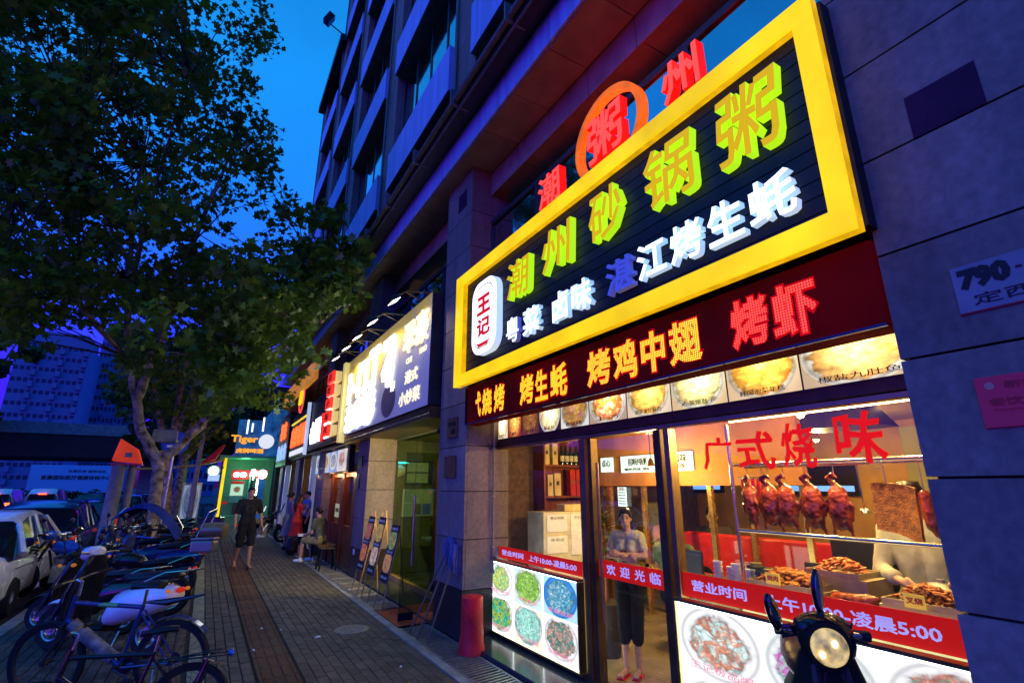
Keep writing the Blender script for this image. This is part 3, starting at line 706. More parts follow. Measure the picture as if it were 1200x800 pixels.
fr.box(2.742, 5.85, 2.475, 2.764, 5.82, 2.95); fr.box(2.742, 5.82, 2.475, 2.764, 1.07, 2.49); fr.build('case_rim', M['blackgloss'], led)
for (ch, yl, yr, mm) in (('弋', 5.58, 5.44, 'led_yellow'), ('烧', 5.40, 5.16, 'led_yellow'), ('烤', 5.10, 4.86, 'led_yellow'), ('烤', 4.52, 4.26, 'led_yellow'), ('生', 4.22, 4.0, 'led_yellow'), ('蚝', 3.95, 3.68, 'led_yellow'),
                         ('烤', 3.38, 3.08, 'led_amber2'), ('鸡', 3.04, 2.77, 'led_amber2'), ('中', 2.72, 2.48, 'led_amber2'), ('翅', 2.44, 2.16, 'led_amber2'), ('烤', 1.92, 1.67, 'led_red'), ('虾', 1.64, 1.38, 'led_red')):
    fl('character', ch, yl, yr, 2.545, 2.86, 2.7645, .006, [M[mm]], led, bold=.03)
    g_ = fl('character_halo', ch, yl + .012, yr - .012, 2.533, 2.872, 2.7648, .003, [M['led_glow']], led, bold=.075)

# ================================================================== menu banner of food photographs
ban = thing('photo_banner', 'row of backlit food photographs under the red ticker board', 'menu banner', (3.25, 3.5, 2.31))
W_ = (.92, .88, .8)
foods = [((1, .75, .5), (1, .8, .6), [(.8, .12, .03), (1, .8, .5), (.7, .4, .05)]), ((.35, .02, .01), (.9, .2, .04), [(.8, .05, .01), (1, .45, .1), (.9, .25, .03)]), ((.12, .03, .02), (.25, .08, .04), [(.45, .12, .04), (.6, .25, .08)]),
         ((.03, .01, .01), W_, [(.8, .12, .03), (.9, .75, .4), (.8, .5, .1)]), (W_, W_, [(.7, .2, .03), (.8, .45, .1), (.45, .08, .3)]), ((.5, .35, .25), W_, [(.2, .5, .05), (.8, .15, .03), (1, .8, .4)]),
         ((.9, .7, .5), (1, .85, .65), [(.9, .2, .02), (.9, .55, .1), (.8, .35, .05)]), ((.85, .6, .3), (1, .9, .7), [(.3, .5, .05), (1, .75, .3), (.9, .6, .2)]), ((.9, .62, .35), (1, .8, .55), [(.8, .2, .02), (1, .45, .05), (.95, .6, .1)]),
         ((.7, .5, .3), (1, .9, .75), [(.9, .35, .05), (1, .55, .15), (.85, .4, .1)])]
yb = [5.94, 5.62, 5.29, 4.90, 4.47, 3.98, 3.43, 2.90, 2.36, 1.80, 1.12]
caps = ['虾皇饺', '麻辣龙虾', '香炸鸡翅', '椒盐虾', '椰丝糯米糍', '上汤', '香茅金针菇肉', 'Xo酱爆肚子', '韩国泡菜年糕', '椒盐九肚鱼']
hots = [9, 4, .3, 9, .6, 10, 8, 9, 9, 11]
for k in range(10):
    bgc, pl_, cs_ = foods[k]
    dm = dishmat('food_print_%d' % k, bgc, pl_, cs_, .85, food=.40, rad=.48, seed=k * 3.1, hot=hots[k], asp=(1, .8))
    fpic('photo_panel', yb[k] - .006, yb[k + 1] + .006, 2.325, 2.665, 3.262, .012, [dm, M['white']], ban)
    fl('caption', caps[k], yb[k] - .1, yb[k + 1] + .12, 2.345, 2.385, 3.25, .002, [M['platered'] if k < 6 else M['black']], ban, bold=.0)
mb = MB(); mb.box(3.264, 5.96, 2.30, 3.34, .95, 2.70); mb.build('lamp_housing', M['bronze_dark'], ban)

# ================================================================== shopfront: frames, panes, red strips
XG = 3.28
sf = thing('storefront', 'bronze-framed glass shopfront with red opening-hours strips', 'shopfront', (XG, 3.5, .05))
def bar(name, y0, y1, z0, z1, m='bronze', x0=3.245, x1=3.335, bev=.004):
    mb = MB(); mb.box(x0, y0, z0, x1, y1, z1); return mb.build(name, M[m], sf, bevel=bev)
bar('head_beam', .9, 6.0, 2.235, 2.295, 'bronze_dark', 3.23, 3.36)
bar('head_beam', .9, 6.0, 2.195, 2.232, 'bronze', 3.25, 3.34)
for (a, b, mt_) in ((5.98, 6.06, 'bronze'), (4.07, 4.17, 'bronze'), (3.975, 4.03, 'bronze_dark'), (3.06, 3.14, 'bronze_dark'), (2.965, 3.02, 'bronze')):
    bar('frame_post', a, b, .05, 2.19, mt_)
bar('sill_rail', 4.17, 5.98, .05, .105, 'bronze_dark'); bar('sill_rail', .9, 2.965, .05, .10, 'bronze_dark')
def pane(name, y0, y1, z0, z1, x=XG, m='glass'):
    mb = MB(); mb.box(x, y0, z0, x + .008, y1, z1); return mb.build(name, M[m], sf)
pane('glass_pane', 4.172, 5.978, .88, 2.19); pane('glass_pane', 2.33, 2.963, .91, 2.19); pane('glass_pane', .92, 2.322, .91, 2.19)
dr = pane('glass_door', 3.15, 3.97, .08, 2.17, 3.29)
# red strips
def strip(yl, yr, z0, z1, txt, chars, x=XG):
    mb = MB(); mb.box(x - .006, yl, z0, x - .001, yr, z1); st = mb.build('red_strip', M['redfilm'], sf)
    for (s, a, b, za, zb) in chars: fl('lettering', s, a, b, z0 + za * (z1 - z0), z0 + zb * (z1 - z0), x - .0065, .003, [M['filmtext']], st, bold=.02)
strip(5.978, 4.172, .885, 1.02, '', [('营业时间', 5.80, 5.30, .28, .74), ('上午10:00-凌晨5:00', 5.18, 4.30, .26, .76)])
strip(3.965, 3.155, .925, 1.075, '', [('欢', 3.86, 3.74, .22, .8), ('迎', 3.68, 3.56, .22, .8), ('光', 3.50, 3.38, .22, .8), ('临', 3.32, 3.20, .22, .8)], 3.288)
strip(2.963, 1.10, .925, 1.095, '', [('营业时间', 2.88, 2.42, .30, .74), ('上午10:00-凌晨5:00', 2.28, 1.33, .26, .74)])
# red brush characters on the right window
M['brush'] = emis('red_brush_film', (.9, .008, .004), .8, base=(.25, .01, .01))
for (ch, a, b, z0, z1, w) in (('广', 2.66, 2.40, 1.84, 2.08, .9), ('式', 2.36, 2.07, 1.84, 2.10, .9), ('烧', 2.02, 1.80, 1.84, 2.12, .9), ('味', 1.68, 1.40, 1.86, 2.16, .9)):
    fl('brush_character', ch, a, b, z0, z1, XG - .001, .002, [M['brush']], sf, bold=.02, warp=w, slant=.12)
# door handles: tall paired pulls
for yy in (3.88, ):
    t = MB(); t.tube([(3.24, yy, .55), (3.24, yy, 1.95)], .016, 10); t.build('door_pull', M['bronze'], sf, smooth=True)
# light boxes under the strips
M['lb_white'] = emis('light_box_face', (.86, 1., .98), 3.4, base=(.8, .8, .8))
M['lb_yellow'] = emis('light_box_divider', (.95, 1., .25), 1.4, base=(.8, .8, .3))
M['lb_red'] = emis('light_box_caption', (.85, .25, .35), 1.1, base=(.5, .1, .1))
M['lb_frame'] = mat('brass_trim', (.40, .34, .12), rough=.3, metal=1)
T = (.0, .75, .7); wh = (1, 1, 1)
def lightbox(yl, yr, z0, z1, lab, cells):
    lb = thing('light_box', lab, 'menu light box', (3.2, (yl + yr) / 2, z0))
    mb = MB(); mb.box(3.19, yl, z0, 3.325, yr, z1); mb.build('case', M['lb_white'], lb)
    fr = MB(); t_ = .022
    fr.box(3.165, yl + t_, z0 - t_, 3.30, yr - t_, z0 - .002); fr.box(3.165, yl + t_, z1 + .002, 3.24, yr - t_, z1 + t_); fr.box(3.165, yl + .002, z0, 3.24, yl + t_, z1); fr.box(3.165, yr - .002, z0, 3.24, yr - t_, z1)
    fr.build('trim', M['lb_frame'], lb)
    for i, (a, b, c, d, bg_, pc, cs_, cap, sd, fo) in enumerate(cells):
        m_ = dishmat('menu_print', bg_, pc, [tuple(v ** 1.5 for v in c_) for c_ in cs_], 1.25, food=fo, rad=.49, seed=sd, asp=(1, .95), cell=16)
        fpic('menu_picture', a, b, c, d, 3.188, .003, [m_, M['lb_white']], lb)
        if cap: fl('caption', cap, a - (a - b) * .12, b + (a - b) * .12, c + (d - c) * .10, c + (d - c) * .21, 3.1835, .001, [M['lb_red']], lb, bold=0)
    return lb
cA = [[(.1, .7, .5), (.6, .95, .5), (.9, .9, .2), (1, 1, 1)], [(.25, .6, .05), (.5, .8, .1), (.8, .95, .6)], [(.9, 1, 1), (.0, .5, .7), (.8, 1, 1)], [(.0, .35, .6), (.1, .7, .5), (.7, .8, .1), (.02, .1, .2)], [(.0, .75, .6), (.7, 1, .9), (.3, .9, .8)], [(.7, .12, .08), (.1, .5, .4), (.9, .6, .5), (.02, .1, .15)]]
bgA = [(.8, .92, .92), (.55, .85, .85), (.4, .7, .85), (.85, .95, .9), (.9, .9, .6), (.9, .85, .8)]; plA = [wh, (.9, 1, .85), (.05, .3, .85), wh, wh, wh]
capA = ['清炒时蔬', '白灼菜心', '皮蛋豆腐', '凉拌海带丝', '凤爪拼盘', '香辣海瓜子']
foA = [.34, .40, .38, .40, .42, .38]
cells = []
for r in range(2):
    for c in range(3):
        w = (5.975 - 4.18) / 3; a = 5.975 - c * w - .012; i = r * 3 + c
        z0c = .105 + (1 - r) * .372
        cells.append((a, a - w + .024, z0c + .006, z0c + .366, bgA[i], plA[i], cA[i], capA[i], i * 2.3 + .7, foA[i]))
lightbox(5.98, 4.175, .10, .855, 'glowing white menu light box with six dishes left of the shop door', cells)
cells = [(2.955, 2.30, .45, .885, wh, wh, [(.0, .7, .65), (.95, .45, .25), (.8, 1, .95), (1, 1, 1)], '王记极品粥', 11.2, .34), (2.28, 1.62, .45, .885, (.85, 1, 1), (.95, 1, 1), [(.0, .7, .7), (.85, .25, .7), (.7, 1, .9), (.05, .3, .5)], '湛江生蚝粥', 14.4, .36), (1.60, .94, .45, .885, wh, wh, [(.0, .75, .65), (1, .5, .35), (.9, 1, 1)], '海鲜粥', 17.9, .36),
         (2.955, 2.30, .11, .43, wh, wh, [(.3, .8, .2), (.9, .8, .1), (0, .6, .5)], '砂锅粥', 21, .33), (2.28, 1.62, .11, .43, wh, wh, [(0, .6, .6), (.9, .5, .4), (1, 1, 1)], '鱼片粥', 25, .33), (1.60, .94, .11, .43, wh, wh, [(0, .8, .7), (.9, .8, .8), (.2, .5, .9)], '排骨粥', 29, .33)]
lightbox(2.965, .93, .10, .90, 'glowing white menu light box with big porridge pictures right of the shop door', cells)
# white conduit down the column
pc = thing('conduit_pipe', 'thin white conduit running down the column beside the shop window', 'pipe', (3.2, 5.84, .7))
t = MB(); t.tube([(3.17, 5.845, 2.6), (3.17, 5.845, .78), (3.18, 5.84, .72), (3.22, 5.84, .70)], .011, 8); t.build('pipe', M['concrete'], pc, smooth=True)
t = MB(); t.tube([(3.12, 5.85, 2.38), (3.08, 5.85, 2.3), (3.10, 5.85, 2.2), (3.16, 5.85, 2.22)], .003, 5); t.build('wire', M['wire'], pc)
for z in (1.0, 1.6, 2.2):
    t = MB(); t.box(3.15, 5.845, z, 3.19, 5.868, z + .02); t.build('clip', M['steel'], pc)
# ================================================================== inside the roast shop
M['floor_tile'] = mat('tan_floor_tile', (.22, .17, .10), rough=.25, var=.25, scale=3)
M['ceil'] = mat('olive_ceiling', (.30, .22, .07), rough=.7, var=.15)
M['darkwall'] = mat('dark_brown_wallpaper', (.10, .05, .025), rough=.7, var=.5, scale=14)
M['beamwall'] = mat('amber_bulkhead', (.40, .17, .04), rough=.6, var=.25, scale=3)
M['gold'] = mat('gilt_frame', (.62, .42, .12), rough=.25, metal=.9, var=.2)
M['boothred'] = mat('red_booth_leather', (.6, .02, .02), rough=.35, var=.2, bump=.1)
M['worksteel'] = mat('work_steel', (.42, .34, .18), rough=.45, metal=.6, var=.3, scale=8)
M['lamp_warm'] = emis('warm_lamp', (1., .62, .22), 22)
M['lamp_cool'] = emis('cool_tube', (.8, .95, 1.), 5)
M['lightpanel'] = emis('lit_panel', (.72, .95, 1.), 1.3)
M['ink'] = mat('dark_ink', (.03, .02, .02), rough=.6)
room = MB(); room.box(3.36, .3, -.02, 8.3, 6.98, .05); structure(room, 'shop_floor', M['floor_tile'])
room = MB(); room.box(3.36, .3, 2.63, 8.3, 6.98, 2.7); structure(room, 'shop_ceiling', M['ceil'])
room = MB(); room.box(3.42, 6.98, .05, 8.3, 7.08, 2.63); structure(room, 'shop_wall_left', M['darkwall'])
room = MB(); room.box(8.3, .3, .05, 8.4, 7.08, 2.63); structure(room, 'shop_wall_back', M['warmplaster'])
room = MB(); room.box(3.62, .2, .05, 8.3, .3, 2.63); structure(room, 'shop_wall_right', M['greenwall'])
def point(name, loc, e, col, r=.05, parent=None):
    l = bpy.data.lights.new(name, 'POINT'); l.energy = e; l.color = col; l.shadow_soft_size = r
    o = bpy.data.objects.new(name, l); C.objects.link(o); o.location = loc
    if parent: o.parent = parent; o.location = Vector(loc) - top_of(parent).location
    return o
def spot(name, loc, to, e, col, ang=80, parent=None, r=.04):
    l = bpy.data.lights.new(name, 'SPOT'); l.energy = e; l.color = col; l.spot_size = math.radians(ang); l.spot_blend = .6; l.shadow_soft_size = r
    o = bpy.data.objects.new(name, l); C.objects.link(o); o.location = loc
    o.rotation_euler = (Vector(to) - Vector(loc)).to_track_quat('-Z', 'Y').to_euler()
    if parent: o.parent = parent; o.location = Vector(loc) - top_of(parent).location
    return o
def pendant(x, y, z, e, lab):
    t_ = thing('pendant_lamp', lab, 'lamp', (x, y, 2.62), 0, 'warm lamps on the shop ceiling')
    m = MB(); m.tube([(x, y, 2.63), (x, y, z + .1)], .006, 6); m.build('cord', M['black'], t_)
    m = MB(); m.lathe([(.02, .1), (.035, .06), (.05, .0)], 14, c=(x, y, z), cap=False); m.build('shade', M['bronze'], t_, smooth=True)
    m = MB(); m.ball((x, y, z), .032, 12, 8); m.build('bulb', M['lamp_warm'], t_, smooth=True)
    point('lamp_light', (x, y, z - .06), e, (1, .62, .22), .05, t_)
pendant(4.4, 2.50, 2.33, 110, 'warm bulb above the roast ducks, left one at the right window')
pendant(4.4, 1.97, 2.37, 110, 'warm bulb above the pork slab, right one at the right window')
pendant(4.95, 4.85, 1.98, 130, 'warm bulb hanging low behind the shop door, left of the roast window')
pendant(6.6, 3.6, 2.3, 130, 'warm bulb deep in the shop over the red booth')
pendant(4.2, 5.6, 2.4, 9, 'dim bulb over the drinks shelf at the left window')
for k, (x, y, lab) in enumerate(((4.0, 2.62, 'small white spotlight on the shop ceiling nearest the door'), (3.95, 2.02, 'small white spotlight on the shop ceiling in the middle of the right window'), (4.2, 1.62, 'small white spotlight on the shop ceiling nearest the pillar'))):
    t_ = thing('ceiling_spotlight', lab, 'spotlight', (x, y, 2.62), 0, 'white spotlights on the shop ceiling')
    m = MB(); m.tube([(x, y, 2.63), (x, y, 2.56)], .012, 8); m.build('stem', M['white'], t_)
    m = MB(); m.lathe([(.03, 0), (.045, -.12)], 14, c=(x, y, 2.56), R=Euler((.25, .1, 0)).to_matrix()); m.build('head', M['white'], t_, smooth=True)
    m = MB(); m.lathe([(.036, 0), (.036, -.004)], 14, c=(x - .012, y + .03, 2.437), R=Euler((.25, .1, 0)).to_matrix()); m.build('lens', M['lamp_cool'], t_)
# bulkhead with lit menu panels and gilt partition beneath
bh = MB(); bh.box(5.5, 3.2, 1.74, 5.6, 6.97, 2.62); structure(bh, 'shop_bulkhead', M['beamwall'])
def litpanel(yl, yr, z0, z1, lab, rows):
    t_ = thing('lit_menu_panel', lab, 'lit panel', (5.48, (yl + yr) / 2, z0), 0, 'lit panels on the bulkhead inside the shop')
    m = MB(); m.box(5.455, yl, z0, 5.495, yr, z1); m.build('panel', M['lightpanel'], t_)
    for (s, a, b, c, d) in rows: fl('lettering', s, yl + (yr - yl) * a, yl + (yr - yl) * b, z0 + (z1 - z0) * c, z0 + (z1 - z0) * d, 5.4545, .002, [M['ink']], t_)
litpanel(5.97, 5.27, 1.93, 2.17, 'long lit white panel with dark characters above the doorway woman', [('招牌砂锅粥', .22, .78, .4, .85), ('潮州风味 海鲜', .1, .9, .1, .28)])
litpanel(4.98, 4.62, 1.93, 2.18, 'square lit white panel with dark characters just right of the door post', [('卤味', .15, .8, .45, .9), ('拼盘', .15, .7, .12, .4)])
litpanel(6.44, 6.18, 1.95, 2.17, 'small dim lit panel left above the door, in the corner', [('点心', .1, .9, .35, .85)])
pt = thing('partition', 'gilt-framed glass partition inside the shop under the lit panels', 'partition', (5.5, 5, .05))
for y in (6.85, 6.35, 5.62, 5.0, 4.45, 3.9, 3.25):
    m = MB(); m.box(5.52, y - .03, .05, 5.58, y + .03, 1.738); m.build('post', M['gold'], pt)
m = MB(); m.box(5.545, 3.28, .7, 5.555, 6.82, 1.72); m.build('pane', M['glass'], pt)
m = MB(); m.box(5.52, 3.2, .62, 5.58, 6.85, .69); m.build('rail', M['gold'], pt)
mn = thing('menu_sheet', 'white vertical menu sheet on the partition above the doorway woman', 'menu', (5.51, 6.03, 1.45))
m = MB(); m.box(5.505, 6.13, 1.44, 5.518, 5.95, 1.72); m.build('sheet', M['lightpanel'], mn)
for k in range(6): fl('lettering', '粥粉面饭', 6.115, 5.965, 1.47 + k * .04, 1.49 + k * .04, 5.5045, .001, [M['ink']], mn)
fl('lettering', '菜单', 6.09, 5.99, 1.69, 1.715, 5.5045, .001, [M['platered']], mn)
# screens and bright bits on the far wall
for (y, z, w, h, lab) in ((4.75, 1.62, .42, .24, 'blue-lit screen on the back wall, upper left one'), (5.6, 1.60, .36, .2, 'blue-lit screen on the back wall beyond the doorway woman'), (3.2, 1.6, .55, .33, 'dark wall television behind the roast ducks')):
    t_ = thing('wall_screen', lab, 'screen', (8.28, y * 1.35, z), 0)
    yy = y * 1.42
    m = MB(); m.box(8.22, yy - w, z, 8.29, yy + w, z + h * 1.6); m.build('bezel', M['black'], t_)
    m = MB(); m.box(8.214, yy - w * .9, z + .06, 8.219, yy + w * .9, z + .14); m.build('display', emis('screen_blue', (.15, .35, 1), 1.6), t_)
# red booth, tables, chairs
bo = thing('booth_seat', 'long red leather booth seat inside the shop behind the window', 'booth', (6.0, 3.9, .05))
m = MB(); m.box(5.95, 2.3, .05, 6.1, 5.3, 1.12); m.build('backrest', M['boothred'], bo, bevel=.02)
m = MB(); m.box(5.5, 2.3, .05, 5.94, 3.15, .48); m.box(6.11, 2.3, .05, 6.5, 5.3, .48); m.build('seat', M['boothred'], bo, bevel=.02)
for (x, y, lab) in ((4.75, 3.55, 'small dark dining table with cups just right of the shop door'), (7.2, 4.2, 'dining table far inside behind the red booth')):
    t_ = thing('dining_table', lab, 'table', (x, y, .05))
    m = MB(); m.box(x - .32, y - .45, .70, x + .32, y + .45, .735); m.build('tabletop', M['bronze_dark'], t_, bevel=.006)
    for sx in (-.27, .27):
        for sy in (-.4, .4):
            m = MB(); m.box(x + sx - .02, y + sy - .02, .05, x + sx + .02, y + sy + .02, .699); m.build('leg', M['black'], t_)
for (x, y, rz, lab) in ((4.15, 2.95, 0, 'dark high-backed dining chair nearest the trays'), (4.8, 2.75, .2, 'dark high-backed dining chair behind the ducks'), (5.1, 2.35, 0, 'dark high-backed dining chair in the middle of the right window'), (5.0, 4.25, 3.1, 'dark dining chair under the seated man in green')):
    t_ = thing('dining_chair', lab, 'chair', (x, y, .05), rz, 'dark dining chairs inside the shop')
    m = MB(); m.box(-.21, -.21, .40, .21, .21, .46); m.build('seat', M['winframe'], t_, local=True, bevel=.01)
    m = MB(); m.box(.17, -.21, .47, .21, .21, 1.0); m.build('backrest', M['winframe'], t_, local=True, bevel=.01)
    for sx in (-.18, .18):
        for sy in (-.18, .18):
            m = MB(); m.box(sx - .016, sy - .016, 0, sx + .016, sy + .016, .399); m.build('leg', M['black'], t_, local=True)
# stacked cups and jars at the door side of the right window
cupm = MB(); cupm.lathe([(.022, 0), (.036, .035), (.038, .05), (.034, .05), (.02, .008)], 14, cap=False)
cupme = cupm.mesh('cup', M['paper'], smooth=True)
k = 0
wc = thing('side_counter', 'narrow counter of cups inside the window beside the shop door', 'counter', (3.75, 2.85, .05))
m = MB(); m.box(3.45, 2.62, .05, 4.1, 3.02, .955); m.build('cabinet', M['bronze_dark'], wc, bevel=.01)
m = MB(); m.box(3.43, 2.60, .957, 4.12, 3.04, .985); m.build('worktop', M['worksteel'], wc)
labs_c = ['left', 'second', 'third', 'right']
for i in range(4):
    st = thing('cup_stack', '%s stack of pale cups beside the shop door' % ['leftmost', 'second', 'third', 'rightmost'][i], 'cups', (3.7 + .05 * (i % 2), 2.97 - i * .085, .986), 0, 'stacks of cups on the side counter')
    for j in range(4 - (i % 2)):
        o = link('cup', cupme, st); o.location = (0, 0, j * .035); o.rotation_euler = (0, 0, j)
for (y, z, r, h, lab) in ((2.55, .985, .045, .16, 'tall clear plastic jar at the window right of the cups'), (2.44, .985, .05, .13, 'short clear plastic jar at the window right of the cups')):
    t_ = thing('jar', lab, 'jar', (3.6, y, z)); m = MB(); m.lathe([(r * .9, 0), (r, .01), (r, h), (r * .85, h + .01)], 16, c=(3.6, y, z)); m.build('body', M['glass_green'], t_, smooth=True)
    m = MB(); m.lathe([(r * .9, 0), (r * .9, .025)], 16, c=(3.6, y, z + h + .012)); m.build('lid', M['greenwall'], t_, smooth=True)
# ---- shelf with boxes and bottles against the left wall
sh = thing('drinks_shelf', 'red-brown wooden shelf of gift boxes and bottles behind the left window', 'shelf', (5.1, 6.8, .05))
m = MB(); m.box(4.5, 6.95, .05, 5.49, 6.97, 2.6); m.build('back_panel', M['wood'], sh)
for z in (1.10, 1.56, 2.03, 2.5): m = MB(); m.box(4.53, 6.66, z, 5.44, 6.948, z + .03); m.build('shelf_board', M['wood'], sh)
for x in (4.5, 5.45): m = MB(); m.box(x, 6.66, .05, x + .028, 6.948, 2.6); m.build('side_panel', M['wood'], sh)
M['boxcream'] = mat('cream_card', (.62, .48, .22), rough=.6); M['boxred'] = mat('red_card', (.5, .03, .02), rough=.5); M['bottle'] = mat('dark_green_glass', (.01, .03, .015), rough=.1, coat=1); M['labelw'] = mat('bottle_label', (.6, .55, .4), rough=.6)
bxs = [(4.60, 2.06, .10, .36, 'boxcream', 'tall cream gift box on the upper shelf, left one'), (4.76, 2.06, .10, .34, 'boxcream', 'tall cream gift box on the upper shelf, right one'), (4.66, 1.59, .10, .32, 'boxcream', 'tall cream gift box on the lower shelf, left one'), (4.80, 1.59, .12, .34, 'boxcream', 'wide cream gift box on the lower shelf, right one'),
       (5.10, 1.59, .10, .40, 'boxred', 'red gift box on the lower shelf, left one'), (5.22, 1.59, .10, .40, 'boxred', 'red gift box on the lower shelf, right one'), (5.35, 1.59, .08, .18, 'boxcream', 'short cream box at the right end of the lower shelf')]
for (x, z, w, h, mm, lab) in bxs:
    t_ = thing('gift_box', lab, 'gift box', (x, 6.78, z), 0, 'gift boxes on the drinks shelf')
    m = MB(); m.box(x - w / 2, 6.72, z + .001, x + w / 2, 6.82, z + h); m.build('box', M[mm], t_, bevel=.003)
    letters('lettering', '茶' if mm == 'boxcream' else '酒', (x - w * .3, 6.7195, z + h * .45), (w * .6, 0, 0), (0, 0, w * .6), .002, [M['ink'] if mm == 'boxcream' else M['gold']], t_)
for i, (x, z) in enumerate(((4.93, 2.06), (5.02, 2.06), (5.11, 2.06), (5.20, 2.06), (5.34, 2.06))):
    t_ = thing('wine_bottle', '%s dark bottle on the upper shelf right of the cream boxes' % ['first', 'second', 'third', 'fourth', 'fifth'][i], 'bottle', (x, 6.77, z), 0, 'bottles on the drinks shelf')
    m = MB(); m.lathe([(.034, .001), (.037, .02), (.037, .19), (.014, .24), (.013, .31), (.016, .312)], 14, c=(x, 6.77, z)); m.build('body', M['bottle'], t_, smooth=True)
    m = MB(); m.lathe([(.0375, .06), (.0375, .15)], 14, c=(x, 6.77, z), cap=False); m.build('label', M['labelw'], t_, smooth=True)
fz = thing('drinks_fridge', 'tall grey-white cabinet with framed licences on it behind the left window', 'cabinet', (4.5, 6.4, .05))
m = MB(); m.box(4.15, 6.18, .05, 4.92, 6.6, 1.38); m.build('cabinet', M['labelw'], fz, bevel=.01)
for (a, b, c, d) in ((4.2, 4.55, 1.12, 1.35), (4.2, 4.55, .84, 1.06), (4.62, 4.88, .8, 1.35)):
    m = MB(); m.box(a, 6.165, c, b, 6.178, d); m.build('licence', M['white'], fz)
    letters('lettering', '营业执照' if d > 1.1 and a < 4.5 else '许可证', (a + .06, 6.1645, d - .07), (b - a - .12, 0, 0), (0, 0, .04), .002, [M['ink']], fz, bold=0)
bxn = thing('tissue_box', 'yellow box lying on top of the grey-white cabinet', 'box', (4.7, 6.3, 1.38)); m = MB(); m.box(4.55, 6.22, 1.381, 4.90, 6.42, 1.48); m.build('box', M['boxcream'], bxn, bevel=.006)
# potted plant behind the left window near the door post
M['leaf_in'] = mat('houseplant_leaf', (.06, .16, .03), rough=.4); M['potm'] = mat('dark_pot', (.04, .03, .03), rough=.4)
pp = thing('potted_plant', 'green potted palm just left of the shop door post', 'plant', (3.85, 4.55, .05))
m = MB(); m.lathe([(.12, .0), (.17, .5), (.15, .5)], 16, c=(3.85, 4.55, .05)); m.build('pot', M['potm'], pp, smooth=True)
m = MB(); r_ = random.Random(2)
for k in range(60):
    a = r_.uniform(0, 2 * PI); L = r_.uniform(.14, .30); z0 = r_.uniform(.9, 1.5); b = Vector((3.85, 4.55, z0)); d = Vector((math.cos(a), math.sin(a), r_.uniform(.2, .9))).normalized(); s_ = d.cross(Vector((0, 0, 1))).normalized() * .02
    m.add([b, b + d * L * .5 + s_, b + d * L + Vector((0, 0, -.05)), b + d * L * .5 - s_], [(0, 1, 2, 3)])
m.build('leaves', M['leaf_in'], pp); m = MB(); m.tube([(3.85, 4.55, .5), (3.86, 4.55, 1.5)], [.02, .012], 8); m.build('stem', M['wood'], pp)
dl = thing('added_display_light', 'added slim light tube lighting the hanging ducks just inside the right window', 'light tube', (3.4, 1.8, 2.16))  # added lamp, lights the ducks from the front
m = MB(); m.box(3.37, 2.5, 2.215, 3.42, 1.1, 2.24); m.build('housing', M['white'], dl); m = MB(); m.tube([(3.395, 2.48, 2.203), (3.395, 1.12, 2.203)], .01, 8); m.build('tube', M['lamp_warm'], dl)  # parts of the added light tube
for yy in (2.35, 1.9, 1.45): spot('lamp_light', (3.40, yy, 2.18), (3.60, yy, 1.45), 40, (1, .72, .36), 130, dl, .06)  # light of the added tube
dl2 = thing('door_downlight', 'small downlight in the ceiling just inside the shop door', 'lamp', (3.45, 3.75, 2.6)); m = MB(); m.lathe([(.05, 0), (.05, -.03)], 16, c=(3.45, 3.75, 2.63)); m.build('lens', M['lamp_warm'], dl2); spot('lamp_light', (3.45, 3.75, 2.55), (3.62, 4.0, 0), 11, (1, .80, .5), 100, dl2)
gl_ = 'small round downlights in the shop ceiling'
dm_ = MB(); dm_.lathe([(.035, 0), (.035, -.012)], 12); dme = dm_.mesh('downlight_lens', M['lamp_warm'])
for (x, y) in ((5.2, 2.2), (5.2, 3.4), (5.2, 4.6), (6.3, 1.6), (6.3, 2.6), (6.3, 4.2), (7.4, 2.0), (7.4, 3.4), (7.4, 5.0), (4.9, 1.2)):
    o = link('ceiling_downlight', dme); o.location = (x, y, 2.629); tag(o, 'tiny warm downlight set flush in the olive ceiling of the roast shop', 'downlight', gl_)
bmx = MB(); bmx.lathe([(.03, 0), (.032, .01), (.032, .12), (.012, .16), (.012, .19), (.016, .192)], 12); bme = bmx.mesh('sauce_bottle', M['bottle'], smooth=True)
bmy = bmx.mesh('sauce_bottle', M['boxcream'], smooth=True)
for i, (x, y, lab) in enumerate(((4.14, 2.40, 'dark sauce bottle at the left end of the back of the counter'), (4.14, 2.31, 'cream sauce bottle next to the dark one at the left back of the counter'), (4.16, 1.46, 'dark sauce bottle between the pot and the cook'), (4.17, 1.38, 'cream sauce bottle nearest the cook'))):
    o = link('sauce_bottle', bme if i % 2 == 0 else bmy); o.location = (x, y, .966); tag(o, lab, 'bottle')
for i, (y, lab) in enumerate(((2.3, 'yellow price card on the tray at the left end of the counter'), (1.86, 'yellow price card before the whole roast goose'), (1.48, 'yellow price card on the tray near the pillar'))):
    t_ = thing('price_card', lab, 'price card', (3.42, y, 1.0)); m = MB(); m.box(3.405, y - .05, 1.0 + (.09 if i != 1 else 0), 3.41, y + .05, 1.07 + (.09 if i != 1 else 0)); m.build('card', emis('yellow_card', (.9, .6, .05), .25, base=(.8, .55, .08)), t_); fl('lettering', ['烧肉', '烧鹅', '叉烧'][i], y + .04, y - .04, 1.02 + (.09 if i != 1 else 0), 1.055 + (.09 if i != 1 else 0), 3.4045, .001, [M['platered']], t_)
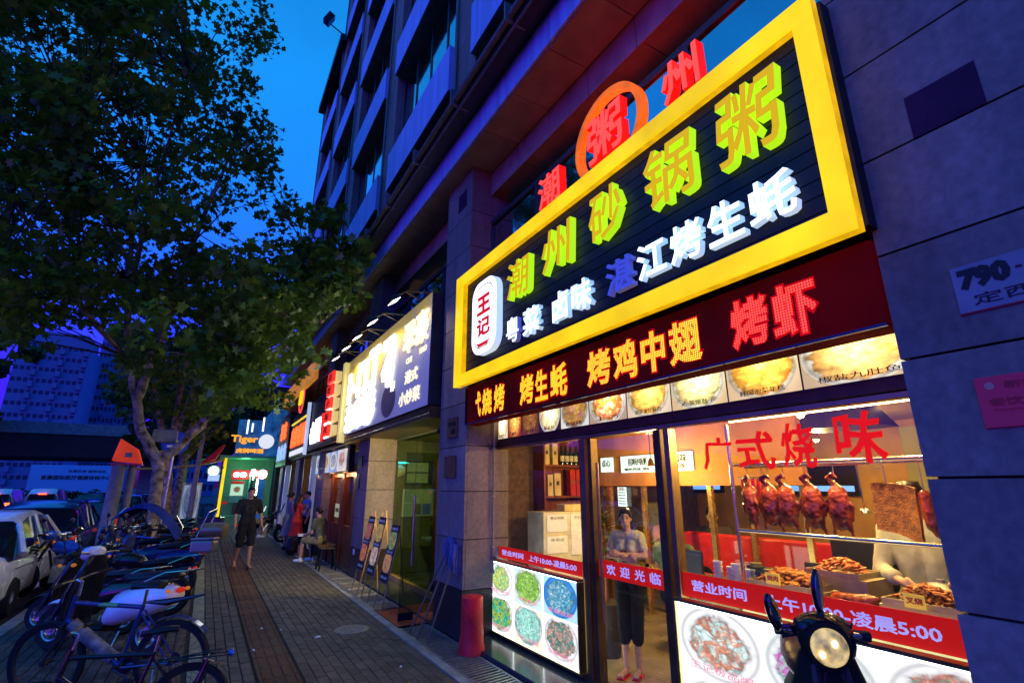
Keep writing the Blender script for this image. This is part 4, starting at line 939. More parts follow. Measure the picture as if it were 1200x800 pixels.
for i, (y, lab) in enumerate(((2.42, 'steel ladle hanging behind the leftmost duck'), (1.75, 'steel skimmer hanging between the last duck and the pork slab'))):
    t_ = thing('ladle', lab, 'ladle', (3.62, y, 1.87)); m = MB(); m.tube([(3.62, y, 1.86), (3.63, y, 1.6)], .005, 6); m.ball((3.63, y, 1.57), (.035, .035, .02), 10, 6); m.build('ladle', M['chrome'], t_, smooth=True)
M['hoodsteel'] = mat('greasy_steel', (.05, .042, .02), rough=.5, metal=.5)
hd2 = thing('extractor_hood', 'steel extractor hood over the cooking place behind the counter', 'extractor hood', (5.2, 2.4, 1.9)); m = MB(); m.obox((5.9, 2.9, 2.47), (.6, .8, .28), taper=.6); m.build('hood', M['hoodsteel'], hd2)
ht = thing('hanging_roast', 'string of small red roast sausages hanging behind the rack at the far left', 'roast meat', (4.3, 3.0, 1.8))
for k in range(5): m = MB(); capsule(m, (4.2, 3.0 - k * .05, 1.78), .016, (4.2, 3.0 - k * .05, 1.58), .018); m.build('sausage', M['redplastic'], ht, smooth=True)
t = MB(); t.tube([(4.2, 3.05, 1.80), (4.2, 2.75, 1.80)], .008, 6); t.build('rail', M['chrome'], ht)
# ---- serving counter with roast display
ct = thing('roast_counter', 'stainless serving counter behind the right window', 'counter', (3.7, 1.8, .05))
m = MB(); m.box(3.42, .8, .05, 4.25, 2.58, .93); m.build('cabinet', M['worksteel'], ct, bevel=.01)
m = MB(); m.box(3.40, .8, .932, 4.27, 2.59, .965); m.build('worktop', M['worksteel'], ct)
rk = thing('roast_rack', 'chrome hanging rack behind the right window', 'rack', (3.5, 1.8, .966))
for (z, x) in ((1.885, 3.5), (1.415, 3.47), (1.872, 3.62)):
    t = MB(); t.tube([(x, 2.56, z), (x, .9, z)], .0145, 10); t.build('rail', M['chrome'], rk, smooth=True)
for x in (3.47,):
    t = MB(); t.tube([(x, 2.57, .967), (x, 2.57, 2.19)], .014, 10); t.build('post', M['chrome'], rk, smooth=True)
t = MB(); t.tube([(3.47, .92, .967), (3.47, .92, 2.19)], .014, 10); t.build('post', M['chrome'], rk, smooth=True)
# roast duck
M['duck'] = mat('roast_duck_skin', (.26, .034, .005), rough=.24, var=.85, scale=14, bump=.7, bscale=45, coat=.25)
M['pork'] = mat('roast_pork_crackling', (.50, .16, .022), rough=.4, var=.6, scale=30, bump=1., bscale=120)
M['meat'] = mat('chopped_roast_meat', (.50, .13, .03), rough=.35, var=.7, scale=22, bump=.5, bscale=60, coat=.3)
def duck_mesh(seed):
    r = random.Random(seed); mb = MB(); j = lambda a: r.uniform(-a, a)
    capsule(mb, (0, 0, -.23), .052, (0, .004, -.33), .030)          # lower body
    capsule(mb, (0, 0, -.12), .050, (0, 0, -.24), .058)
    capsule(mb, (-.018, 0, -.13), .038, (-.02, 0, -.26), .045); capsule(mb, (.018, 0, -.13), .038, (.02, 0, -.26), .045)
    capsule(mb, (0, 0, -.10), .032, (.02 + j(.01), .0, -.055), .018)   # neck bends over the hook
    capsule(mb, (.02, 0, -.055), .017, (.045 + j(.01), .0, -.018), .013); capsule(mb, (.045, 0, -.018), .013, (.012, 0, .0), .014); capsule(mb, (.012, 0, .0), .016, (-.012, 0, -.018), .010)
    for s in (-1, 1):
        capsule(mb, (s * .045, 0, -.13), .016, (s * (.075 + j(.01)), -.01, -.20 + j(.02)), .011); capsule(mb, (s * .075, -.01, -.20), .011, (s * .066, -.012, -.275 + j(.02)), .006)
        capsule(mb, (s * .032, 0, -.30), .025, (s * (.05 + j(.008)), 0, -.355), .014); capsule(mb, (s * .05, 0, -.355), .011, (s * .056, 0, -.40 + j(.01)), .007)
    return mb
dk = None; ys = [2.50, 2.335, 2.215, 2.035, 1.865]
dn = ['leftmost, seen edge on', 'second from the left', 'third from the left', 'fourth from the left', 'rightmost']
for i, y in enumerate(ys):
    root = thing('roast_duck', 'glazed roast duck hanging by its neck from the rack, %s' % dn[i], 'roast duck', (3.56, y, 1.80), (1.0, 1.75, 1.45, 1.6, 1.4)[i], 'roast ducks hanging in the window')
    d_ = fuse('body', duck_mesh(i), .006, M['duck'], root, local=True, smooth=2, jag=.008)
    t = MB(); t.tube([(0, 0, .008), (0, .0, .05), (0, .012, .085), (0, .0, .095), (0, -.012, .085)], .0025, 6); t.build('hook', M['chrome'], root, local=True, smooth=True)
    d_.scale = (1.12, 1, .98)
# pork slab and strip
ps = thing('pork_slab', 'broad slab of roast pork with crisp skin hanging in the window', 'roast pork', (3.56, 1.56, 1.74))
r_ = random.Random(4); rings = []
nU, nV = 14, 12; vs = []; fs = []
for side in (0, 1):
    for i in range(nU):
        for j in range(nV):
            u = i / (nU - 1); v = j / (nV - 1)
            y = 1.655 - u * .225 + (v - .5) * .012; z = 1.745 - u * .03 + math.sin(u * PI) * .012 - v * (.27 - .02 * u) - .03 * u * v * 2
            x = 3.56 + (-.016 if side == 0 else .016) + math.sin(u * 3) * .012 + noise.noise((u * 6, v * 6, side)) * .006
            vs.append((x, y, z))
idx = lambda s, i, j: s * nU * nV + i * nV + j
for i in range(nU - 1):
    for j in range(nV - 1):
        fs.append((idx(0, i, j), idx(0, i + 1, j), idx(0, i + 1, j + 1), idx(0, i, j + 1))); fs.append((idx(1, i, j), idx(1, i, j + 1), idx(1, i + 1, j + 1), idx(1, i + 1, j)))
for i in range(nU - 1):
    for j in (0, nV - 1): fs.append((idx(0, i, j), idx(1, i, j), idx(1, i + 1, j), idx(0, i + 1, j)))
for j in range(nV - 1):
    for i in (0, nU - 1): fs.append((idx(0, i, j), idx(0, i, j + 1), idx(1, i, j + 1), idx(1, i, j)))
m = MB(); m.add(vs, fs); m.build('slab', M['pork'], ps, smooth=True)
t = MB(); t.tube([(3.56, 1.57, 1.72), (3.56, 1.57, 1.84), (3.53, 1.575, 1.885)], .003, 6); t.tube([(3.5 + .02 * math.cos(a * .5), 1.575 + .018 * math.sin(a * .5), 1.83) for a in range(13)], .002, 5); t.build('hook', M['chrome'], ps)
ps2 = thing('pork_strip', 'narrow strip of red roast pork hanging beside the pillar', 'roast pork', (3.56, 1.38, 1.70))
m = MB(); capsule(m, (3.56, 1.385, 1.68), .03, (3.56, 1.37, 1.52), .042); capsule(m, (3.56, 1.37, 1.54), .04, (3.56, 1.355, 1.47), .025); capsule(m, (3.56, 1.4, 1.67), .016, (3.56, 1.39, 1.58), .02)
fuse('meat', m, .008, M['duck'], ps2, local=False, jag=.004)
t = MB(); t.tube([(3.56, 1.385, 1.70), (3.56, 1.385, 1.87)], .003, 6); t.build('hook', M['chrome'], ps2)
# trays of meat
def tray(x0, x1, y0, y1, z, lab, pieces, seed, big=.05, mm='meat', rim=.035):
    t_ = thing('food_tray', lab, 'food tray', ((x0 + x1) / 2, (y0 + y1) / 2, z), 0)
    m = MB(); m.box(x0, y0, z, x1, y1, z + .006); m.box(x0, y0, z + .007, x0 + .006, y1, z + rim); m.box(x1 - .006, y0, z + .007, x1, y1, z + rim); m.box(x0 + .007, y0, z + .007, x1 - .007, y0 + .006, z + rim); m.box(x0 + .007, y1 - .006, z + .007, x1 - .007, y1, z + rim)
    m.build('tray', M['worksteel'], t_)
    r = random.Random(seed); mb = MB(); cx, cy = (x0 + x1) / 2, (y0 + y1) / 2
    for k in range(pieces * 2):
        a = r.uniform(0, 2 * PI); q = math.sqrt(r.random()); px = cx + math.cos(a) * q * (x1 - x0) * .42; py = cy + math.sin(a) * q * (y1 - y0) * .42
        h = z + .02 + (1 - q * q) * .075 + r.uniform(0, .015); R = Euler((r.uniform(-.5, .5), r.uniform(-.5, .5), r.uniform(0, PI))).to_matrix()
        mb.ball((px, py, h), (big * r.uniform(.7, 1.2), big * .38, big * .28), 8, 6, R=R)
    mb.build('roast_meat', M[mm], t_, smooth=True)
ctop = MB(); 
tray(3.44, 3.72, 2.08, 2.52, 1.06, 'steel tray of sliced golden roast meat at the left end of the counter', 60, 1, .055, 'pork')
tray(3.80, 4.1, 1.95, 2.3, 1.13, 'steel tray of small roast pieces behind the middle of the counter', 40, 2, .035, 'meat')
tray(3.44, 3.74, 1.30, 1.66, 1.08, 'steel tray heaped with chopped roast pork near the pillar', 70, 3, .034, 'pork')
for (x0, x1, y0, y1, z) in ((3.46, 3.70, 2.1, 2.5, 1.06), (3.82, 4.08, 1.97, 2.28, 1.13), (3.46, 3.72, 1.32, 1.64, 1.08)):
    pass
m = MB(); m.box(3.45, 2.06, .966, 3.75, 2.53, 1.058); m.box(3.8, 1.9, .966, 4.12, 2.34, 1.128); m.box(3.45, 1.28, .966, 3.76, 1.68, 1.078); m.build('tray_riser', M['worksteel'], ct)
wd = thing('whole_roast', 'whole roast goose lying on the counter between the trays', 'roast goose', (3.58, 1.87, .966))
m = MB(); capsule(m, (3.58, 1.98, 1.03), .05, (3.58, 1.80, 1.035), .06); capsule(m, (3.57, 1.80, 1.05), .04, (3.56, 1.74, 1.075), .02); capsule(m, (3.6, 2.0, 1.03), .03, (3.60, 2.1, 1.0), .014); capsule(m, (3.52, 1.95, 1.02), .02, (3.50, 1.85, 1.0), .014)
fuse('body', m, .008, M['duck'], wd, local=False, jag=.005)
for (x, y, r, lab) in ((3.60, 1.50, .03, ''),): pass
cb = thing('cooking_pot', 'dark cooking pot behind the trays in the right window', 'pot', (4.1, 1.55, 1.1))
m = MB(); m.lathe([(.09, 0), (.12, .02), (.12, .13), (.11, .13)], 20, c=(4.12, 1.62, .966)); m.build('pot', M['blackgloss'], cb, smooth=True)
m = MB(); m.lathe([(.12, 0), (.08, .03), (.02, .04), (.02, .06)], 20, c=(4.12, 1.62, 1.098)); m.build('lid', M['steel'], cb, smooth=True)
bx_ = thing('black_cabinet', 'black appliance box behind the trays, left of the cook', 'appliance', (4.9, 2.3, .05))
m = MB(); m.box(4.75, 2.25, .05, 5.3, 2.75, .9); m.box(4.8, 2.3, .9, 5.2, 2.65, 1.28); m.build('box', M['black'], bx_, bevel=.01)
fr_ = thing('steel_fridge', 'tall olive column cabinet behind the hanging ducks', 'fridge', (6.1, 2.1, .05))
m = MB(); m.box(5.9, 1.9, .05, 6.4, 2.4, 2.3); m.build('body', M['greenwall'], fr_, bevel=.01); m = MB(); m.box(5.893, 2.0, 1.75, 5.899, 2.15, 1.9); m.build('red_label', M['boothred'], fr_)
dpost = thing('door_frame_inner', 'pale yellow door frame in the back of the shop behind the pork slab', 'door frame', (5.6, 1.6, .05))
for y in (1.2, 1.95): m = MB(); m.box(5.5, y - .05, .05, 5.6, y + .05, 2.62); m.build('post', M['greenwall'], dpost)

# ================================================================== second shop: signboard on floodlit arms
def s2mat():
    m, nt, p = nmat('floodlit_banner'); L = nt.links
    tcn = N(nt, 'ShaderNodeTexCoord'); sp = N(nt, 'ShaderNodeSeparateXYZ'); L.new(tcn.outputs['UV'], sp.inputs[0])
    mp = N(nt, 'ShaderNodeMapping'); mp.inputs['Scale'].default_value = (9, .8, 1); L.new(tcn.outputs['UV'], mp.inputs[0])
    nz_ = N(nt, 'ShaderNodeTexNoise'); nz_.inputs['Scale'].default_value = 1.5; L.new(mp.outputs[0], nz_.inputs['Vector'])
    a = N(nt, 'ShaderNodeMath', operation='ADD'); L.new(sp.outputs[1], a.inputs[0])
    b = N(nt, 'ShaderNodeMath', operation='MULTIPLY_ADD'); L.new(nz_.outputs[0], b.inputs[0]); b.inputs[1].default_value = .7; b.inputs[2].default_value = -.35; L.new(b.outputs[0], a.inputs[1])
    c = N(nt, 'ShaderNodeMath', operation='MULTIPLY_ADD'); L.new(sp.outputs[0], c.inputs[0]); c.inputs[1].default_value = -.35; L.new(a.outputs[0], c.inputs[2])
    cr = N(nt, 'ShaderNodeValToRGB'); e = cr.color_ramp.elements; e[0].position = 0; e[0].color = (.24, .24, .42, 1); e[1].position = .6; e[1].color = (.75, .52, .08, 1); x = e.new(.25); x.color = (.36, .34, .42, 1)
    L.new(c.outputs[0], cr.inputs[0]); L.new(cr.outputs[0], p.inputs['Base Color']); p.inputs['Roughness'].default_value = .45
    L.new(cr.outputs[0], p.inputs['Emission Color']); p.inputs['Emission Strength'].default_value = .22  # faint glow and extra gold up top stand in for floodlighting
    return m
M['banner2'] = s2mat()
M['hotwhite'] = emis('glowing_white_character', (.86, .93, 1.), 9, base=(.9, .9, .9))
M['cream_char'] = emis('cream_character', (1., .93, .62), .95, base=(.5, .48, .3))
s2_ = thing('second_shop_sign', 'floodlit gold and violet signboard over the green-glass shop', 'shop sign', (2.6, 9.4, 2.84))
A, B, z0, z1 = 12.05, 6.80, 2.86, 4.60
m = MB(); m.box(2.604, A, z0, 2.80, B, z1); m.build('case', M['winframe'], s2_, bevel=.01)
fpic('face', A, B, z0, z1, 2.603, .01, [M['banner2'], M['winframe']], s2_)
for (ch, yl, yr, a, b) in (('翠', 7.98, 7.46, 3.84, 4.36), ('豪', 7.38, 6.86, 3.86, 4.40)): fl('character', ch, yl, yr, a, b, 2.59, .04, [M['cream_char']], s2_, bold=.02)
fl('lettering', 'CUI', 7.86, 7.58, 3.66, 3.76, 2.59, .01, [M['cream_char']], s2_); fl('lettering', 'HAO', 7.22, 6.92, 3.70, 3.80, 2.59, .01, [M['cream_char']], s2_)
fl('lettering', '港式', 7.88, 7.26, 3.32, 3.54, 2.59, .01, [M['cream_char']], s2_); fl('lettering', '小炒菜', 8.12, 7.12, 2.98, 3.22, 2.59, .01, [M['cream_char']], s2_)
for (ch, yl, yr, a, b) in (('卜', 11.9, 11.3, 3.55, 4.25), ('门', 11.1, 10.35, 3.6, 4.35), ('丁', 10.15, 9.5, 3.6, 4.42), ('刁', 9.2, 8.55, 3.45, 4.38), ('米', 11.95, 11.25, 2.9, 3.5), ('米', 11.2, 10.5, 2.92, 3.55), ('彩', 10.45, 9.6, 2.9, 3.58)):
    fl('character', ch, yl, yr, a, b, 2.59, .03, [M['hotwhite']], s2_, bold=.055)
m = MB(); n = 28; m.add([(2.5915, 8.75 + .42 * math.cos(2 * PI * j / n), 3.2 + .30 * math.sin(2 * PI * j / n)) for j in range(n)], [tuple(range(n))]); m.build('dark_disc', mat('violet_disc', (.08, .06, .12)), s2_)
fl('lettering', '鲜', 8.62, 8.42, 3.33, 3.5, 2.588, .004, [M['hotwhite']], s2_, bold=.0)
m = MB(); m.box(2.62, 12.1, 2.68, 3.3, 6.78, 2.845); m.build('canopy_edge', M['bronze_dark'], s2_)
M['redline'] = emis('dim_red_tube', (.9, .12, .05), .25)
m = MB(); m.tube([(2.62, 12.1, 2.74), (2.62, 6.8, 2.74)], .008, 6); m.build('rail', M['chrome'], s2_)
nmz = ['nearest', 'second nearest', 'middle', 'fourth', 'farthest']
for i, y in enumerate((7.15, 8.35, 9.4, 10.3, 11.3)):
    t_ = thing('flood_lamp', '%s flood lamp on a thin arm over the floodlit signboard' % nmz[i], 'flood lamp', (2.6, y, 4.6), 0, 'flood lamps over the second signboard')
    m = MB(); m.tube([(2.66, y - .25, 4.62), (2.3, y - .05, 4.66), (2.12, y + .03, 4.55)], .014, 8); m.tube([(2.66, y + .2, 4.62), (2.3, y + .02, 4.66)], .010, 6); m.build('arm', M['bronze_dark'], t_, smooth=True)
    R = Euler((0, math.radians(-35), 0)).to_matrix()
    m = MB(); m.obox((2.08, y, 4.50), (.16, .26, .09), R, taper=.6); m.build('head', M['black'], t_)
    m = MB(); m.obox(Vector((2.08, y, 4.50)) + R @ Vector((0, 0, -.048)), (.14, .24, .004), R); m.build('lens', emis('flood_lens', (1, .98, .85), 6), t_)
    spot('lamp_light', (2.11, y, 4.42), (2.62, y, 3.7), 24, (1, .86, .45), 120, t_)

cs_ = thing('canopy_spotlight', 'small black spotlight under the canopy of the green glass shop', 'spotlight', (3.0, 7.2, 2.6))
m = MB(); m.tube([(3.0, 7.2, 2.67), (3.0, 7.2, 2.6)], .012, 6); m.tube([(3.0, 7.12, 2.62), (3.0, 7.28, 2.54)], [.03, .045], 12); m.build('head', M['black'], cs_, smooth=True); spot('lamp_light', (3.0, 7.30, 2.53), (3.05, 10.4, 1.2), 600, (1, .82, .28), 75, cs_)
# ---- green glass front and what shows through it
s2f = thing('green_glass_front', 'frameless greenish glass front between the two stone columns', 'shopfront', (3.34, 8.6, .03))
for (a, b) in ((6.77, 7.15), (8.05, 9.2), (9.204, 10.4)):
    m = MB(); m.box(3.34, a, .12, 3.35, b, 2.66); m.build('glass_pane', M['glass_green'], s2f)
m = MB(); m.box(3.30, 8.05, .03, 3.42, 10.4, .118); m.build('wood_sill', M['wood_pale'], s2f, bevel=.004)
m = MB(); m.box(3.30, 6.77, 2.66, 3.40, 10.4, 2.70); m.build('head_channel', M['steel'], s2f)
gd = thing('open_glass_door', 'open frameless glass door with a black foot clamp by the red mat', 'door', (3.3, 7.1, .03))
m = MB(); m.box(2.42, 7.06, .10, 3.30, 7.07, 2.2); m.build('leaf', M['glass_green'], gd)
m = MB(); m.box(2.42, 7.04, .035, 2.62, 7.09, .13); m.build('foot_clamp', M['black'], gd, bevel=.004)
m = MB(); m.tube([(2.55, 7.0, .7), (2.55, 7.0, 1.6)], .015, 10); m.build('pull', M['chrome'], gd, smooth=True)
rm = thing('red_mat', 'worn orange-red doormat in front of the green glass shop', 'mat', (2.8, 7.45, .03))
m = MB(); m.box(2.37, 6.9, .009, 2.785, 7.88, .016); m.box(2.785, 6.9, .032, 3.62, 7.88, .040); m.build('mat', mat('worn_red_carpet', (.42, .085, .03), rough=.95, var=.35, scale=25, bump=1., bscale=200), rm)
room = MB(); room.box(3.62, 6.8, -.02, 8, 13.5, .025); structure(room, 'shop_floor', M['floor_tile'])
room = MB(); room.box(6.2, 7.1, .03, 6.3, 13.5, 2.7); structure(room, 'shop_wall_back', M['greenwall'])
room = MB(); room.box(3.42, 10.9, .03, 6.2, 11.0, 2.7); structure(room, 'shop_wall_left', M['greenwall'])
room = MB(); room.box(3.42, 6.8, 2.7, 8, 13.5, 2.75); structure(room, 'shop_ceiling', M['ceil'])
lm = thing('ceiling_lamp', 'round ceiling lamp inside the green glass shop', 'lamp', (4.8, 9.0, 2.7)); m = MB(); m.lathe([(.14, 0), (.12, -.05), (.02, -.07)], 20, c=(4.8, 9.0, 2.69)); m.build('shade', emis('cool_shade', (.9, 1, .75), 2.4), lm, smooth=True); point('lamp_light', (4.8, 9.0, 2.45), 22, (1, .95, .6), .1, lm)
cl_ = thing('blue_lamp', 'small turquoise-lit lamp high on the wall inside the green glass shop', 'lamp', (3.52, 10.7, 2.1)); m = MB(); m.ball((3.52, 10.78, 2.06), (.16, .10, .13), 16, 10); m.build('shade', M['paper'], cl_, smooth=True); m = MB(); m.ball((3.52, 10.66, 2.22), (.2, .03, .02), 12, 6); m.build('tube', emis('turquoise', (.05, .7, 1), 5), cl_)
def noticeboard(x0, x1, z0, z1, lab, n, fm='winframe'):
    t_ = thing('notice_board', lab, 'notice board', ((x0 + x1) / 2, 10.88, z0))
    m = MB(); m.box(x0, 10.87, z0, x1, 10.899, z1); m.build('frame', M[fm], t_, bevel=.004)
    r = random.Random(n); nc = n // 2; W2 = (x1 - x0 - .06) / nc
    pal = [M['paper'], emis('poster_glow', (.45, .55, .45), .3), M['greenwall'], emis('poster_blue', (.15, .2, .7), .25), emis('poster_orange', (.7, .3, .1), .2)]
    for k in range(n):
        xa = x0 + .03 + (k % nc) * W2; zz = z0 + .03 + (k // nc) * (z1 - z0 - .04) / 2
        picture('sheet', (xa, 10.866, zz), (W2 * .85, 0, 0), (0, 0, (z1 - z0) / 2.5), .003, [pal[r.randrange(5)]], t_)
noticeboard(3.72, 4.35, 1.78, 2.28, 'dark framed picture high inside the green glass shop', 2)
noticeboard(3.68, 4.6, 1.12, 1.68, 'pale notice board with many sheets inside the green glass shop', 8, 'paper')
tb_ = thing('draped_table', 'table under a dark green cloth inside the green glass shop', 'table', (4.2, 8.0, .03))
m = MB(); m.box(3.7, 7.95, .03, 4.3, 8.9, .98); m.build('cloth', mat('dark_green_cloth', (.03, .05, .03), rough=.9, var=.4), tb_, bevel=.03)
tb_ = thing('dining_table', 'pale dining table inside the green glass shop', 'table', (4.4, 9.8, .03)); m = MB(); m.box(4.0, 9.3, .70, 4.7, 10.5, .74); m.build('tabletop', M['paper'], tb_)
for sy in (9.35, 10.45):
    m = MB(); m.box(4.3, sy - .03, .03, 4.4, sy + .03, .699); m.build('leg', M['black'], tb_)
pst = thing('door_post', 'dark wooden post inside the green glass shop', 'post', (3.7, 8.9, .03)); m = MB(); m.box(3.62, 8.86, .03, 3.72, 8.96, 2.2); m.build('post', M['wood'], pst)
pl_ = thing('wall_plaque', 'small dark plaque on the second column beside the yellow panel', 'plaque', (2.76, 10.8, 2.2)); m = MB(); m.box(2.755, 11.15, 2.12, 2.779, 10.85, 2.36); m.build('plate', M['stone_dark'], pl_)
pl_ = thing('wall_plaque', 'long narrow dark plaque lower on the second column', 'plaque', (2.76, 10.8, 1.6)); m = MB(); m.box(2.755, 11.12, 1.7, 2.779, 10.98, 2.0); m.build('plate', M['stone_dark'], pl_)
ws = thing('wall_socket', 'small white socket low on the second column', 'socket', (2.76, 11.0, .4)); m = MB(); m.box(2.765, 11.04, .42, 2.779, 10.96, .52); m.build('plate', M['white'], ws)
# ================================================================== third shop: signs and wooden front
M['brightred'] = emis('glowing_red_box', (1., .03, .02), 1.0, base=(.6, .02, .02))
M['coolpost0'] = emis('cool_strip', (.45, .55, .8), .8, base=(.5, .5, .6)); M['whitestrip'] = emis('white_strip', (.8, .85, .9), .9)
M['cream'] = emis('cream_lit_edge', (1., .75, .3), .55, base=(.6, .5, .25))
M['orangered'] = emis('glowing_orange_letters', (1., .075, .01), 3., base=(.6, .08, .02))
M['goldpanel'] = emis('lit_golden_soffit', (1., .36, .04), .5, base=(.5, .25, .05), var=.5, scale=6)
M['darkpanel'] = mat('dark_sign_panel', (.03, .02, .025), rough=.4, var=.3)
yb_ = thing('yellow_light_panel', 'tall narrow cream-yellow lit panel at the near end of the far signs', 'light panel', (2.6, 12.2, 2.75))
m = MB(); m.box(2.5, 12.12, 2.72, 2.78, 12.34, 4.6); m.build('panel', emis('pale_yellow_panel', (.9, .72, .22), .6, base=(.5, .45, .2)), yb_)
st = thing('stacked_red_sign', 'vertical sign of five small red boxes with cream edges', 'vertical sign', (2.5, 12.9, 2.9))
m = MB(); m.box(2.56, 12.7, 2.8, 2.7, 13.3, 4.62); m.build('spine', M['darkpanel'], st)
for k in range(5):
    z = 2.92 + k * .33
    m = MB(); m.box(2.34, 12.66, z, 2.40, 13.3, z + .26, 0); m.box(2.402, 12.66, z + .01, 2.555, 13.3, z + .25, 1); m.build('sign_box', [M['brightred'], M['cream']], st)
    fl('character', '风味小吃店'[k], 13.18, 12.78, z + .04, z + .22, 2.339, .004, [M['darkpanel']], st, bold=.02)
s3 = thing('dark_sign_with_white_characters', 'dark signboard with white glowing characters split by a red bar', 'shop sign', (2.6, 15, 2.8))
m = MB(); m.box(2.62, 13.35, 2.80, 2.78, 17.0, 4.35); m.build('panel', M['darkpanel'], s3)
for (ch, a, b, z0, z1) in (('小', 16.75, 16.1, 2.98, 3.62), ('圖', 15.95, 15.2, 2.98, 3.66), ('側', 14.55, 13.85, 2.98, 3.70)): fl('character', ch, a, b, z0, z1, 2.61, .03, [M['hotwhite']], s3, bold=.03)
m = MB(); m.box(2.58, 15.05, 2.95, 2.618, 14.75, 3.72); m.build('red_bar', M['brightred'], s3)
for i, ch in enumerate('京味府'): fl('character', ch, 14.3, 13.75, 4.05 - i * .28 + .0, 4.29 - i * .28, 2.61, .03, [M['white_face']], s3, bold=.02) if i < 1 else None
fl('character', '大', 14.4, 13.8, 3.78, 4.02, 2.61, .03, [M['white_face']], s3, bold=.02)
s4 = thing('orange_letter_sign', 'signboard of crowded glowing orange-red characters over a white strip', 'shop sign', (2.6, 19, 2.8))
m = MB(); m.box(2.62, 17.6, 2.75, 2.78, 21.4, 4.3); m.build('panel', M['darkpanel'], s4)
for k, ch in enumerate('麻辣香锅'): fl('character', ch, 21.0 - k * .82, 20.26 - k * .82, 3.12, 3.85, 2.61, .04, [M['orangered']], s4, bold=.05)
m = MB(); m.box(2.59, 17.75, 2.83, 2.618, 21.1, 3.0); m.build('white_strip', M['whitestrip'], s4)
m = MB(); m.box(2.58, 17.62, 4.0, 2.618, 21.3, 4.05); m.build('yellow_tube', M['yellow'], s4)
m = MB(); m.box(2.5, 17.15, 2.7, 2.6, 17.25, 4.35); m.build('white_post', M['coolpost0'], thing('white_lit_strip', 'thin white lit upright beside the orange characters', 'light strip', (2.4, 17.2, 2.7)))
rs = thing('round_logo_sign', 'round lit sign with a white ring and yellow arch above the orange characters', 'round sign', (2.5, 19.4, 4.4))
m = MB(); m.lathe([(.55, 0), (.55, .12)], 28, c=(2.75, 19.6, 4.85), R=rot_to((-1, 0, 0))); m.build('disc', M['darkpanel'], rs)
m = MB(); n = 32; m.loft([[(2.62 - d, 19.6 + r * math.cos(2 * PI * j / n), 4.85 + r * math.sin(2 * PI * j / n)) for j in range(n)] for r, d in ((.55, 0), (.55, .03), (.46, .03), (.46, 0))], cap=False); m.build('ring', M['red_face'], rs)
m = MB(); m.tube([(2.60, 19.6 + .26 * math.cos(t * PI / 12), 4.62 + .5 * math.sin(t * PI / 12)) for t in range(13)], .06, 8); m.build('arch', M['yellow'], rs)
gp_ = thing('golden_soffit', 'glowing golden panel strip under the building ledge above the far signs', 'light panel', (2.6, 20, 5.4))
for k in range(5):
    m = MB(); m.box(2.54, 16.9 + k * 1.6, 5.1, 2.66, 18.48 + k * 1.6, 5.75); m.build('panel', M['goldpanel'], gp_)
s5 = thing('far_shop_sign', 'farthest lit signboard of the row with white characters on dark', 'shop sign', (2.6, 23, 2.7))
m = MB(); m.box(2.55, 21.6, 2.55, 2.78, 24.8, 4.6); m.build('panel', M['darkpanel'], s5)
for k, ch in enumerate('美食坊'): fl('character', ch, 24.4 - k * .95, 23.6 - k * .95, 2.75, 3.4, 2.54, .04, [M['white_side']], s5, bold=.04)
for k, ch in enumerate('福来'): fl('character', ch, 23.9 - k * .95, 23.2 - k * .95, 3.6, 4.3, 2.54, .04, [M['orangered']], s5, bold=.05)
# picture boards over the wooden door
b3 = thing('photo_banner', 'strip of food pictures lit over the wooden restaurant door', 'menu banner', (2.9, 14.5, 2.15))
pc3 = [((.3, .5, .9), (.8, .85, .9), [(.6, .3, .1), (.2, .3, .6), (.9, .8, .6)]), ((.5, .6, .9), (.9, .8, .6), [(.7, .35, .1), (.8, .6, .3)]), ((.25, .35, .85), (.9, .9, .95), [(.2, .3, .8), (.9, .8, .7)]), ((.9, .8, .8), (.95, .9, .9), [(.9, .1, .05), (.95, .9, .9)])]
for k in range(4):
    a = 16.4 - k * .98
    fpic('photo_panel', a, a - .93, 2.1, 2.62, 2.82, .02, [dishmat('far_print_%d' % k, *pc3[k], .8, seed=40 + k, food=.3)], b3)
m = MB(); m.box(2.823, 12.3, 2.06, 2.95, 16.5, 2.68); m.build('backing', M['darkpanel'], b3)
cv = MB(); cv.box(2.70, 12.1, 2.69, 3.4, 25, 2.745); structure(cv, 'shop_canopy', M['stone_dark'])
M['warmglow'] = emis('warm_ceiling_strip', (1, .55, .2), 2.2)
wf = thing('wooden_shop_front', 'red-brown wooden restaurant front with glazed doors and a pale paper notice', 'shopfront', (3.0, 14, .02))
def wbar(x0, x1, y0, y1, z0, z1, name='frame', mm='wood'):
    m = MB(); m.box(x0, y0, z0, x1, y1, z1); m.build(name, M[mm], wf, bevel=.006)
for (a, b) in ((12.0, 12.25), (13.2, 13.45), (14.55, 14.7), (15.6, 15.9), (16.8, 17.0)): wbar(2.95, 3.1, a, b, .02, 2.06)
for (a, b) in ((12.25, 13.2), (13.45, 14.55), (14.7, 15.6), (15.9, 16.8)):
    wbar(2.98, 3.06, a, b, .02, .85, 'door_panel'); wbar(2.97, 3.07, a, b, 1.96, 2.06, 'rail')
    m = MB(); m.box(3.01, a, .86, 3.02, b, 1.955); m.build('glass_pane', M['glass'], wf)
m = MB(); m.box(2.955, 13.95, 1.0, 2.965, 13.45, 1.32); m.build('paper_notice', emis('paper_notice', (.5, .5, .3), .5), wf)
fl('lettering', '欢迎光临', 13.88, 13.52, 1.12, 1.22, 2.954, .003, [M['ink']], wf)
